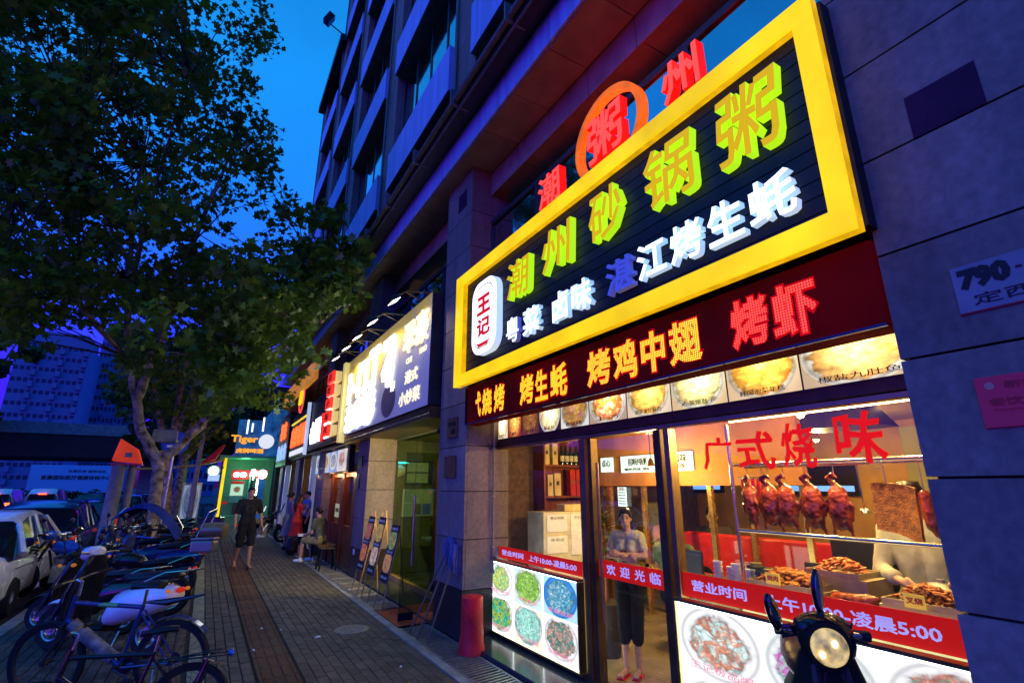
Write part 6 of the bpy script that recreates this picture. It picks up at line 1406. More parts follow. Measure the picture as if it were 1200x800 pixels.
# people at the wooden restaurant
person('woman in a sleeveless grey dress with a pale handbag standing outside the restaurant', (2.24, 16.6, 0), math.radians(-70), .90, dict(el=(-.24, .02, 1.13), wl=(-.24, .12, .9)), dress=cloth('grey_dress', (.20, .21, .21)), sleeve=0, leg=.85, shoes='black', hair='bun', female=True, vox=.016)
hb = thing('handbag', 'pale silver handbag on the shoulder of the woman in the grey dress', 'bag', (1.98, 16.6, .75)); m = MB(); m.obox((0, 0, .1), (.12, .30, .28), taper=.85); m.build('bag', mat('silver_leather', (.4, .4, .45), rough=.4), hb, local=True, bevel=.02); m = MB(); m.tube([(0, -.12, .22), (.1, -.05, .52), (.1, .05, .52), (0, .12, .22)], .01, 6); m.build('strap', M['black'], hb, local=True)
person('woman with a long ponytail in a bright orange-red dress eating by the wooden door', (2.36, 15.9, 0), math.radians(-75), .87, dict(el=(-.22, .10, 1.16), wl=(-.10, .22, 1.35), er=(.22, .10, 1.16), wr=(.08, .24, 1.33)), dress=cloth('coral_dress', (.75, .05, .03)), sleeve=.5, leg=1.0, shoes='black', hair='long', female=True, vox=.016, look=.0)
person('person in a blue and white top half hidden behind the woman in the red dress', (2.72, 16.7, 0), math.radians(100), .92, top=cloth('blue_top', (.08, .2, .55)), bottom=blk2, leg=1.9, vox=.018)
khk = cloth('khaki_shorts', (.28, .24, .10)); olv = cloth('olive_grey_tshirt', (.09, .10, .075))
person('man in an olive t-shirt and khaki shorts sitting on the bench looking into the restaurant', (2.56, 13.35, 0), math.radians(42), .95,
       dict(pelvis=(0, 0, .53), waist=(0, .03, .68), chest=(0, .07, .88), neck=(0, .10, 1.07), head=(0, .13, 1.20), sl=(-.175, .08, 1.0), sr=(.175, .08, 1.0), el=(-.22, .12, .72), wl=(-.12, .36, .66), er=(.22, .12, .72), wr=(.10, .38, .66),
            hl=(-.09, .02, .52), kl=(-.12, .44, .53), al=(-.12, .46, .10), tl=(-.12, .61, .045), hr=(.09, .02, .52), kr=(.14, .44, .53), ar=(.18, .36, .10), tr=(.19, .51, .045)), top=olv, bottom=khk, sleeve=.6, leg=.9, shoes='white', skin='skin', vox=.014)
fb = thing('takeaway_box', 'open pale takeaway box on the lap of the seated man', 'food box', (2.2, 13.75, .58)); m = MB(); m.obox((0, 0, .03), (.2, .16, .05)); m.build('box', M['paper'], fb, local=True)
pk = cloth('pink_white_tshirt', (.55, .42, .5))
seatJ = dict(pelvis=(0, 0, .80), waist=(0, .02, .95), chest=(0, .05, 1.15), neck=(0, .07, 1.34), head=(0, .10, 1.47), sl=(-.175, .05, 1.27), sr=(.175, .05, 1.27), el=(-.22, .14, 1.0), wl=(-.10, .34, 1.08), er=(.22, .14, 1.0), wr=(.10, .36, 1.12),
             hl=(-.09, .02, .79), kl=(-.16, .40, .72), al=(-.17, .32, .30), tl=(-.17, .46, .25), hr=(.09, .02, .79), kr=(.16, .40, .72), ar=(.17, .32, .30), tr=(.17, .46, .25))
rt, _ = person('young man in a pink t-shirt sitting on a motorcycle looking at a lit phone', (1.35, 18.6, .0), math.radians(-80), .92, seatJ, top=pk, bottom=khk, sleeve=.6, leg=1.5, shoes='white', vox=.016)
ph = thing('phone', 'lit phone held up by the young man on the motorcycle', 'phone', (1.75, 18.5, 1.06)); m = MB(); m.obox((0, 0, 0), (.02, .085, .16), Euler((0, .3, 0)).to_matrix()); m.build('body', emis('phone_screen', (.7, .9, 1), 1.2), ph, local=True)
# diners and cook
seatI = dict(pelvis=(0, 0, .53), waist=(0, .02, .68), chest=(0, .05, .88), neck=(0, .07, 1.07), head=(0, .10, 1.20), sl=(-.175, .05, 1.0), sr=(.175, .05, 1.0), el=(-.22, .16, .80), wl=(-.10, .36, .82), er=(.22, .16, .80), wr=(.10, .36, .82),
             hl=(-.09, .02, .52), kl=(-.12, .44, .50), al=(-.12, .42, .10), tl=(-.12, .57, .045), hr=(.09, .02, .52), kr=(.12, .44, .50), ar=(.12, .42, .10), tr=(.12, .57, .045))
person('diner in a green shirt with his back to the window by the red booth', (4.75, 4.42, .05), math.radians(-60), .98, seatI, top=cloth('green_shirt', (.17, .22, .09)), bottom=navy, leg=1.9, vox=.018, face=False)
person('diner facing the window over the red booth back', (6.35, 5.1, .12), math.radians(125), 1., seatI, top=cloth('dark_shirt', (.05, .04, .04)), bottom=navy, leg=1.9, vox=.018)
person('diner in an orange top far inside, seen through the door beside the woman', (6.6, 6.2, .12), math.radians(130), .95, seatI, top=cloth('orange_shirt', (.7, .25, .06)), bottom=navy, leg=1.9, vox=.018)
person('cook in a white coat working behind the roast counter next to the pillar', (4.35, 1.78, .05), math.radians(110), .98, dict(el=(-.25, .08, 1.13), wl=(-.18, .32, 1.12), er=(.25, .08, 1.13), wr=(.12, .33, 1.10)), top=cloth('white_coat', (.40, .38, .28)), bottom=cloth('white_apron', (.6, .58, .5)), sleeve=1.6, leg=1.2, vox=.016)

# ================================================================== two-wheelers (local frame: rear axle at x=0, forward +x)
def wheel_mesh(R, tw, rim_r, spokes, mt, rimm, hub=.03, disc=False):
    out_ = []
    t = MB(); n = 40; prof = [(R, 0), (R - tw * .35, tw * .5), (R - tw * 1.1, tw * .42), (R - tw * 1.1, -tw * .42), (R - tw * .35, -tw * .5)]
    rings = [[(r * math.cos(2 * PI * j / n), y, r * math.sin(2 * PI * j / n)) for j in range(n)] for r, y in prof]; rings.append(rings[0]); t.loft(rings, cap=False)
    out_.append((t.mesh('tyre', M[mt], smooth=True), 'tyre'))
    r_ = MB(); rr_ = R - tw * 1.1; prof = [(rr_, tw * .4), (rr_ - .012, tw * .3), (rr_ - .018, 0), (rr_ - .012, -tw * .3), (rr_, -tw * .4)]
    rings = [[(r * math.cos(2 * PI * j / n), y, r * math.sin(2 * PI * j / n)) for j in range(n)] for r, y in prof]; rings.append(rings[0]); r_.loft(rings, cap=False)
    if spokes > 10:
        for k in range(spokes):
            a = 2 * PI * k / spokes; b = a + (.5 if k % 2 else -.5); s_ = .025 if (k // 2) % 2 else -.025
            r_.tube([(hub * math.cos(b), s_, hub * math.sin(b)), ((rr_ - .015) * math.cos(a), 0, (rr_ - .015) * math.sin(a))], .0016, 4, cap=False)
    else:
        for k in range(spokes):
            a = 2 * PI * k / spokes; r_.tube([(hub * .5 * math.cos(a), 0, hub * .5 * math.sin(a)), ((rr_ - .01) * math.cos(a + .15), 0, (rr_ - .01) * math.sin(a + .15))], [.022, .014], 6)
    r_.tube([(0, -.05, 0), (0, .05, 0)], hub * .8, 12)
    if disc: r_.tube([(0, .035, 0), (0, .040, 0)], rr_ * .55, 24)
    out_.append((r_.mesh('rim', M[rimm], smooth=True), 'rim'))
    return out_
WH = {}
def add_wheel(root, key, x, z, args, y=0):
    if key not in WH: WH[key] = wheel_mesh(*args)
    w = None
    for me, nm in WH[key]:
        o = link(nm if w else 'wheel', me, w or root)
        if not w: w = o; o.location = (x, y, z)
    return w
def pal(name, c, **kw):
    if name not in M: M[name] = mat(name, c, rough=kw.pop('rough', .25), coat=kw.pop('coat', .6), var=kw.pop('var', .12), **kw)
    return name
pal('frame_black', (.015, .015, .02), coat=.2); pal('frame_blue', (.03, .10, .5)); pal('paint_silver', (.24, .23, .22), metal=.5, rough=.4); pal('paint_white', (.9, .9, .92)); pal('paint_red', (.35, .02, .02)); pal('paint_darkblue', (.02, .04, .16)); pal('paint_black', (.012, .012, .014)); pal('paint_orange', (.45, .13, .03)); pal('decal_green', (.12, .45, .08)); pal('champagne', (.22, .17, .09), metal=.35, rough=.4)
pal('rim_dark', (.035, .035, .04), metal=.2, rough=.5, coat=0)
M['wrapcloth'] = mat('grey_wrap', (.20, .19, .19), rough=.8, var=.7, scale=16)
M['seat_vinyl'] = mat('black_vinyl_seat', (.015, .015, .017), rough=.35, bump=.3)
M['tail_red'] = emis('tail_light', (1, .05, .02), .35, base=(.5, .02, .01)); M['amber'] = emis('amber_lens', (1, .3, .03), .3, base=(.6, .2, .02)); M['headglass'] = mat('headlamp_glass', (.95, .85, .5), rough=.35, coat=.4, var=.4, scale=22, bump=.3); M['headlens'] = emis('reflected_glow_lens', (1, .72, .30), .6, base=(.35, .28, .08), rough=.2, var=.7, scale=26)  # headlens glow imitates yellow street light reflected in the lens
M['mirror'] = mat('mirror_glass', (.6, .6, .6), rough=.03, metal=1, var=0)
def bicycle(label, loc, rz, s=1., frame='frame_black', decal=None, fender=True, basket=False, carrier=False, lean=.07, pale_tube=False, wheel=.33, group=None):
    r = thing('bicycle', label, 'bicycle', loc, rz, group); r.scale = (s, s, s); r.rotation_euler = (lean, 0, rz)
    add_wheel(r, ('b', wheel), 0, wheel, (wheel, .045, .28, 28, 'rubber', 'rim_dark')); add_wheel(r, ('b', wheel), 1.06, wheel, (wheel, .045, .28, 28, 'rubber', 'rim_dark'))
    BB = (.44, 0, .29); ST = (.30, 0, .78); HT = (.90, 0, .80); HB = (.935, 0, .66)
    m = MB(); m.tube([BB, ST], .016, 10); m.tube([(.305, 0, .76), HT], .018, 10); m.tube([BB, HB], .024, 10); m.tube([(.89, 0, .86), (.94, 0, .64)], .021, 10)
    for q in (-1, 1): m.tube([(0, q * .05, wheel), (.41, q * .03, .29)], .009, 6); m.tube([(0, q * .05, wheel), (.30, q * .025, .73)], .008, 6)
    m.build('frame', M[frame], r, local=True, smooth=True)
    f = MB(); f.tube([(.94, 0, .64), (.95, 0, .62)], .03, 8)
    for q in (-1, 1): f.tube([(.95, q * .045, .63), (.975, q * .05, .50), (1.06, q * .05, wheel)], [.018, .016, .011], 8)
    f.build('fork', M['rim_dark'], r, local=True, smooth=True)
    if decal: d = MB(); d.tube([(.52, 0, .775), (.68, 0, .783)], .0195, 10); d.build('decal', M[decal], r, local=True); letters('decal_lettering', 'MTB', (.43, -.021, .762), (.11, 0, .006), (0, 0, .022), .001, [M['white']], r, local=True)
    if pale_tube: d = MB(); d.tube([(.50, 0, .35), (.90, 0, .63)], .05, 12); d.build('wrapped_tube', M['wrapcloth'], r, local=True, smooth=True)
    h = MB(); h.tube([(.88, 0, .86), (.865, 0, .97), (.91, 0, .99)], .014, 8)
    h.tube([(.87, -.30, 1.0), (.90, -.16, 1.0), (.92, 0, .985), (.90, .16, 1.0), (.87, .30, 1.0)], .011, 8); h.build('handlebar', M['chrome'], r, local=True, smooth=True)
    for q in (-1, 1): g_ = MB(); g_.tube([(.885, q * .21, 1.0), (.862, q * .33, 1.0)], .017, 8); g_.tube([(.92, q * .2, .99), (.94, q * .30, .965)], .005, 5); g_.build('grip', M['rubber'], r, local=True)
    sd = MB(); sd.tube([(.30, 0, .77), (.285, 0, .90)], .013, 8); sd.build('seat_post', M['chrome'], r, local=True)
    sd = MB(); rings = []
    for x, w, z in ((.14, .005, .93), (.15, .075, .94), (.20, .085, .945), (.28, .06, .94), (.36, .03, .93), (.42, .012, .925), (.43, .003, .92)):
        rings.append([(x, w * math.cos(a), z + .024 * math.sin(a)) for a in [2 * PI * j / 12 for j in range(12)]])
    sd.loft(rings); sd.build('saddle', M['seat_vinyl'], r, local=True, smooth=True)
    if decal: d = MB(); d.box(.17, -.084, .935, .24, -.070, .958); d.build('saddle_stripe', M[decal], r, local=True)
    c = MB(); c.tube([(.44, -.06, .29), (.44, .06, .29)], .02, 10)
    for q, a in ((-1, .5), (1, .5 + PI)): ex = Vector((.44 + .17 * math.cos(a), q * .07, .29 + .17 * math.sin(a))); c.tube([(.44, q * .07, .29), ex], .009, 6); c.obox(ex + Vector((0, q * .05, 0)), (.09, .09, .022))
    c.tube([(.44, -.055, .29), (.44, -.050, .29)], .09, 22); c.tube([(0, -.055, wheel), (0, -.05, wheel)], .045, 14); c.tube([(0, -.053, wheel + .045), (.44, -.053, .38)], .004, 5); c.tube([(0, -.053, wheel - .045), (.44, -.053, .20)], .004, 5)
    c.build('crankset', M['winframe'], r, local=True)
    if fender:
        f = MB(); pts = [Vector(((wheel + .03) * math.cos(a), 0, wheel + (wheel + .03) * math.sin(a))) for a in [PI * (.28 + .5 * k / 8) for k in range(9)]]
        for k in range(8): f.add([pts[k] + Vector((0, -.028, 0)), pts[k] + Vector((0, .028, 0)), pts[k + 1] + Vector((0, .028, 0)), pts[k + 1] + Vector((0, -.028, 0))], [(0, 1, 2, 3)])
        f.build('mudguard', M[frame], r, local=True)
    if fender == 'long':
        f = MB(); f.tube([(.29, 0, .80), (.10, 0, .80), (-.22, 0, .86)], [.01, .03, .008], 8); f.build('clip_mudguard', M['paint_black'], r, local=True, smooth=True)
    if carrier:
        k_ = MB()
        for q in (-1, 1): k_.tube([(.28, q * .05, .70), (-.28, q * .06, .70)], .007, 6); k_.tube([(0, q * .055, wheel), (-.12, q * .06, .70)], .006, 6)
        for x in (-.28, -.12, .04, .18): k_.tube([(x, -.06, .70), (x, .06, .70)], .006, 6)
        k_.tube([(.10, -.04, .705), (-.20, -.045, .735), (-.22, 0, .738), (-.20, .045, .735), (.10, .04, .705)], .005, 6); k_.build('carrier', M['blackgloss'], r, local=True, smooth=True)
        d = MB(); d.ball((-.30, 0, .70), (.03, .045, .03), 10, 8); d.build('reflector', M['frame_blue'], r, local=True, smooth=True)
    if basket:
        b = MB()
        for z in (.72, .80, .88, .95):
            b.tube([(1.0, -.15, z), (1.24, -.15, z), (1.24, .15, z), (1.0, .15, z)], .004, 4, closed=True)
        for k in range(8): b.tube([(1.0 + k * .034, -.15, .72), (1.0 + k * .034, -.15, .95)], .003, 4); b.tube([(1.0 + k * .034, .15, .72), (1.0 + k * .034, .15, .95)], .003, 4); b.tube([(1.24, -.15 + k * .043, .72), (1.24, -.15 + k * .043, .95)], .003, 4)
        b.build('basket', M['steel'], r, local=True)
    k_ = MB(); k_.tube([(.12, .05, .28), (.05, .17, .02)], .007, 6); k_.build('kickstand', M['steel'], r, local=True)
    return r
def ellring(x, y, z, ry, rz, n=14, tilt=0): return [(x + tilt * rz * math.sin(a), y + ry * math.cos(a), z + rz * math.sin(a)) for a in [2 * PI * j / n for j in range(n)]]
def scooter(label, loc, rz, s=1., paint='paint_black', seat='seat_vinyl', case=None, canopy=None, mirrors=True, rim='steel', lean=.06, group=None, rack=True, windshield=False, head='headglass', bulky=1., lit=None, cat='scooter', guard=None, bar=1., shield=None):
    r = thing('motor_scooter' if cat == 'scooter' else 'motorcycle', label, cat, loc, rz, group); r.scale = (s, s, s); r.rotation_euler = (lean, 0, rz)
    R = .23 if cat == 'scooter' else .29; L = 1.25
    for x in (0, L): add_wheel(r, ('s', R, rim), x, R, (R, .09, .16, 5, 'rubber', rim, .05, True))
    b = MB()
    if cat == 'scooter':
        b.loft([ellring(-.28, 0, .62, .03, .03), ellring(-.24, 0, .60, .10 * bulky, .09), ellring(-.05, 0, .57, .15 * bulky, .15), ellring(.2, 0, .52, .17 * bulky, .17), ellring(.42, 0, .46, .15 * bulky, .17), ellring(.52, 0, .38, .12, .10)])
    else:
        b.loft([ellring(-.30, 0, .70, .03, .02), ellring(-.2, 0, .66, .07, .07), ellring(.15, 0, .60, .10, .08), ellring(.45, 0, .62, .10, .09)])
    b.build('rear_body', M[paint], r, local=True, smooth=True)
    if cat == 'scooter':
        f = MB(); f.loft([[(x, y, z) for y in (-w, w) for z in (0,)] for x, w, z in ()] or [ellring(.50, 0, .27, .13, .04), ellring(.95, 0, .27, .14, .04)]); f.build('footboard', M['black'], r, local=True, smooth=True)
        a = MB(); rings = []
        for z, x, w, d in ((.26, .98, .14, .03), (.40, 1.03, .19, .05), (.60, 1.0, .21, .06), (.80, .95, .17, .06), (.93, .93, .12, .06), (.98, .93, .08, .05)):
            rings.append([(x + d * math.sin(t) + .03 * math.cos(t) ** 2 * -1, w * math.cos(t), z) for t in [2 * PI * j / 16 for j in range(16)]])
        a.loft(rings); a.build('front_shield', M[shield or paint], r, local=True, smooth=True)
        fm = MB(); pts = [Vector((L + (R + .04) * math.cos(t), 0, R + (R + .04) * math.sin(t))) for t in [PI * (.1 + .7 * k / 8) for k in range(9)]]
        for k in range(8): fm.add([pts[k] + Vector((0, -.055, -.02)), pts[k] + Vector((0, 0, .01)), pts[k + 1] + Vector((0, 0, .01)), pts[k + 1] + Vector((0, -.055, -.02)), pts[k] + Vector((0, .055, -.02)), pts[k + 1] + Vector((0, .055, -.02))], [(0, 1, 2, 3), (1, 4, 5, 2)])
        fm.build('front_mudguard', M[paint], r, local=True, smooth=True)
    else:
        t = MB(); t.loft([ellring(.38, 0, .76, .04, .03), ellring(.45, 0, .77, .11, .09), ellring(.62, 0, .80, .14, .12), ellring(.78, 0, .80, .12, .10), ellring(.84, 0, .80, .05, .05)]); t.build('fuel_tank', M[paint], r, local=True, smooth=True)
        e = MB(); e.obox((.52, 0, .38), (.34, .26, .28)); e.tube([(.62, 0, .5), (.72, 0, .66)], .09, 12)
        for k in range(5): e.tube([(.6 + k * .02, 0, .52 + k * .03), (.604 + k * .02, 0, .526 + k * .03)], .115, 14)
        e.build('engine', M['steel'], r, local=True, bevel=.01)
        x_ = MB(); x_.tube([(.55, -.13, .25), (.2, -.15, .24), (-.25, -.16, .30)], [.025, .035, .045], 10); x_.build('exhaust', M['chrome'], r, local=True, smooth=True)
        fm = MB(); fm.tube([(.05, 0, .66), (.75, 0, .68), (.95, 0, .85)], .025, 8); fm.tube([(.35, 0, .65), (.35, 0, .25), (.7, 0, .25), (.92, 0, .75)], .02, 8); fm.build('frame', M['black'], r, local=True, smooth=True)
    fk = MB()
    for q in (-1, 1): fk.tube([(L, q * .08, R), (L - .16, q * .08, R + .40), (.97, q * .06, .90)], [.022, .025, .02], 8)
    fk.build('fork', M['rim_dark'], r, local=True, smooth=True)
    st_ = MB(); z0 = .77 if cat == 'scooter' else .76
    st_.loft([ellring(-.26, 0, z0 + .02, .05, .02), ellring(-.2, 0, z0 + .03, .12, .05), ellring(.05, 0, z0 + .01, .14, .06), ellring(.25, 0, z0 - .01, .13, .055), ellring(.42, 0, z0 - .02, .09, .05), ellring(.47, 0, z0 - .03, .03, .02)]); st_.build('seat', M[seat], r, local=True, smooth=True)
    hb = MB(); hb.tube([(.86, -.34 * bar, 1.0), (.92, -.18 * bar, 1.01), (.95, 0, .98), (.92, .18 * bar, 1.01), (.86, .34 * bar, 1.0)], .013, 8); hb.build('handlebar', M['chrome'], r, local=True, smooth=True)
    for q in (-1, 1): g_ = MB(); g_.tube([(.88, q * .24 * bar, 1.005), (.855, q * .37 * bar, 1.0)], .02, 8); g_.tube([(.93, q * .2 * bar, 1.0), (.93, q * .33 * bar, .985)], .006, 5); g_.build('grip', M['rubber'], r, local=True)
    hc = MB(); hc.loft([ellring(.90, 0, 1.0, .05, .04), ellring(.94, 0, 1.0, .12, .075), ellring(1.02, 0, .99, .12, .08), ellring(1.06, 0, .98, .085, .065)]); hc.build('head_cowl', M[paint], r, local=True, smooth=True)
    hl = MB(); hl.ball((1.055, 0, .98), (.03, .08, .062), 16, 10); hl.build('headlight', M[head], r, local=True, smooth=True)
    if mirrors:
        for q in (-1, 1):
            mi = MB(); mi.tube([(.92, q * .2, 1.01), (.93, q * .26, 1.14), (.92, q * .30, 1.20)], .006, 6); mi.ball((.915, q * .31, 1.245), (.018, .062, .045), 14, 8); mo = mi.build('mirror', M['black'], r, local=True, smooth=True)
            g_ = MB(); g_.ball((.897, q * .31, 1.245), (.003, .052, .037), 14, 6); g_.build('glass', M['mirror'], mo, local=True)
    tl = MB(); tl.ball((-.285, 0, .66), (.03, .06, .03), 12, 8); tl.build('tail_light', M[lit or 'tail_red'], r, local=True, smooth=True)
    for q in (-1, 1):
        for ix, iy, iz in ((-.25, .13, .66), (1.02, .16, .88)): tl = MB(); tl.ball((ix, q * iy, iz), (.022, .03, .02), 10, 6); tl.build('indicator', M['amber'], r, local=True, smooth=True)
    if rack:
        k_ = MB()
        for q in (-1, 1): k_.tube([(.05, q * .15, .74), (-.2, q * .16, .84), (-.42, q * .13, .86)], .009, 6)
        k_.tube([(-.42, -.13, .86), (-.45, 0, .865), (-.42, .13, .86)], .009, 6); k_.tube([(-.3, -.14, .85), (-.3, .14, .85)], .008, 6); k_.build('grab_rail', M['chrome'], r, local=True, smooth=True)
    if case == 'box':
        c = MB(); c.loft([ellring(-.56, 0, 1.0, .12, .06), ellring(-.55, 0, 1.0, .19, .13), ellring(-.35, 0, 1.0, .21, .14), ellring(-.20, 0, 1.0, .19, .13), ellring(-.19, 0, 1.0, .12, .06)]); c.build('top_case', M['champagne'], r, local=True, smooth=True)
    if case == 'square':
        c = MB(); c.box(-.52, -.17, .88, -.20, .17, 1.06); co = c.build('top_case', M['paint_silver'], r, local=True, bevel=.03); l_ = MB(); l_.box(-.525, -.175, 1.065, -.195, .175, 1.10); l_.build('lid', M['paint_silver'], co, local=True, bevel=.012)
    if case == 'black':
        c = MB(); c.box(-.52, -.19, .88, -.15, .19, 1.16); c.build('top_case', M['blackgloss'], r, local=True, bevel=.035)
    if guard:
        g_ = MB()
        for q in (-1, 1): g_.tube([(-.15, q * .17, .84), (-.3, q * .17, 1.3), (-.36, 0, 1.36)], .009, 6)
        g_.build('backrest_frame', M['chrome'], r, local=True, smooth=True)
    if canopy:
        c = MB(); rings = []
        for k in range(13):
            t = k / 12; x = .85 - 1.1 * t; z = 1.12 + .42 * math.sin(PI * (.10 + .80 * t)) - .38 * t * t
            rings.append([(x, w * (.42 - .06 * abs(t - .5)), z - .10 * w * w) for w in [-1 + 2 * j / 8 for j in range(9)]] + [(x, w * (.42 - .06 * abs(t - .5)), z - .10 * w * w - .012) for w in [1 - 2 * j / 8 for j in range(9)]])
        c.loft(rings); c.build('rain_canopy', M[canopy], r, local=True, smooth=True)
        c = MB(); c.tube([(1.0, 0, .95), (.95, 0, 1.15), (.75, 0, 1.38)], .012, 8); c.tube([(-.2, 0, .85), (-.25, 0, 1.0), (-.1, 0, 1.22)], .012, 8); c.build('canopy_pole', M['chrome'], r, local=True, smooth=True)
    if windshield: c = MB(); c.loft([[(1.0 + .05 * math.cos(3 * w), w * .2, 1.0) for w in (-1, -.5, 0, .5, 1)], [(.9, w * .17, 1.25) for w in (-1, -.5, 0, .5, 1)]], cap=False); c.build('windshield', M['glass'], r, local=True)
    sk = MB(); sk.tube([(.3, .08, .25), (.25, .22, .02)], .01, 6); sk.build('kickstand', M['steel'], r, local=True)
    return r
pk_ = 'two-wheelers parked beside the pavement'
D = math.radians
M['canopy_blue'] = mat('blue_silver_canopy_fabric', (.012, .03, .22), rough=.8, spec=.05, var=.6, scale=3)
bicycle('black mountain bike with green decals and a pale wrapped down tube, nearest whole bicycle', (-.02, 5.62, 0), D(151), .97, 'paint_darkblue', 'decal_green', 'long', lean=-.09, pale_tube=True, group=pk_)
bicycle('bicycle at the bottom edge showing only its black rear carrier and blue reflector', (.10, 4.62, 0), D(175), .80, 'paint_black', None, True, carrier=True, lean=.05, group=pk_)
scooter('white electric scooter with a black seat standing behind the mountain bike', (-.30, 7.1, 0), D(138), 1.0, 'paint_white', lean=.05, bulky=1.2, shield='paint_black', rim='steel', group=pk_)
scooter('dark scooter with a copper-rimmed round headlight cut by the left edge', (-2.85, 5.9, 0), D(-20), .9, 'paint_black', lean=.08, group=pk_, head='champagne', rack=False)
scooter('black moped between the white scooter and the white car', (-.62, 8.3, 0), D(146), .88, 'paint_black', lean=.05, group=pk_)
scooter('motorcycle with a small silver square top case and bright chrome wheel', (-.22, 9.1, 0), D(165), .92, 'paint_black', case='square', cat='motorcycle', rim='chrome', group=pk_)
scooter('scooter with a large rounded champagne top case', (-.12, 10.7, 0), D(160), 1., 'paint_darkblue', case='box', cat='scooter', rim='chrome', guard=True, group=pk_, windshield=True)
scooter('scooter under a blue and silver rain canopy', (-.5, 12.0, 0), D(170), .98, 'paint_darkblue', canopy='canopy_blue', group=pk_)
scooter('scooter with a black square delivery case beside the canopy scooter', (-.05, 13.2, 0), D(165), .95, 'paint_black', case='black', group=pk_)
scooter('blue motorcycle parked farther left of the trunk base', (-1.35, 11.2, 0), D(150), .95, 'frame_blue', cat='motorcycle', group=pk_, lit='amber')
bicycle('thin blue-framed bicycle standing just in front of the trunk', (-.55, 12.9, 0), D(140), .95, 'frame_blue', None, True, group=pk_)
scooter('dark motorcycle parked just beyond the trunk', (-.35, 15.6, 0), D(160), .95, 'paint_black', cat='motorcycle', group=pk_)
scooter('dark scooter beyond the trunk with chrome rail', (-.3, 17.0, 0), D(160), .95, 'paint_darkblue', group=pk_)
scooter('farthest parked scooter in the row near the yellow post', (-.35, 19.2, 0), D(160), .95, 'paint_black', group=pk_)
scooter('motorcycle carrying the young man with the phone outside the far shops', (1.28, 18.62, 0), D(12), .9, 'paint_black', cat='motorcycle', rim='chrome', lean=0)
# scooter in the right foreground, facing the viewer
sc_loc = (2.80, 2.22, 0)
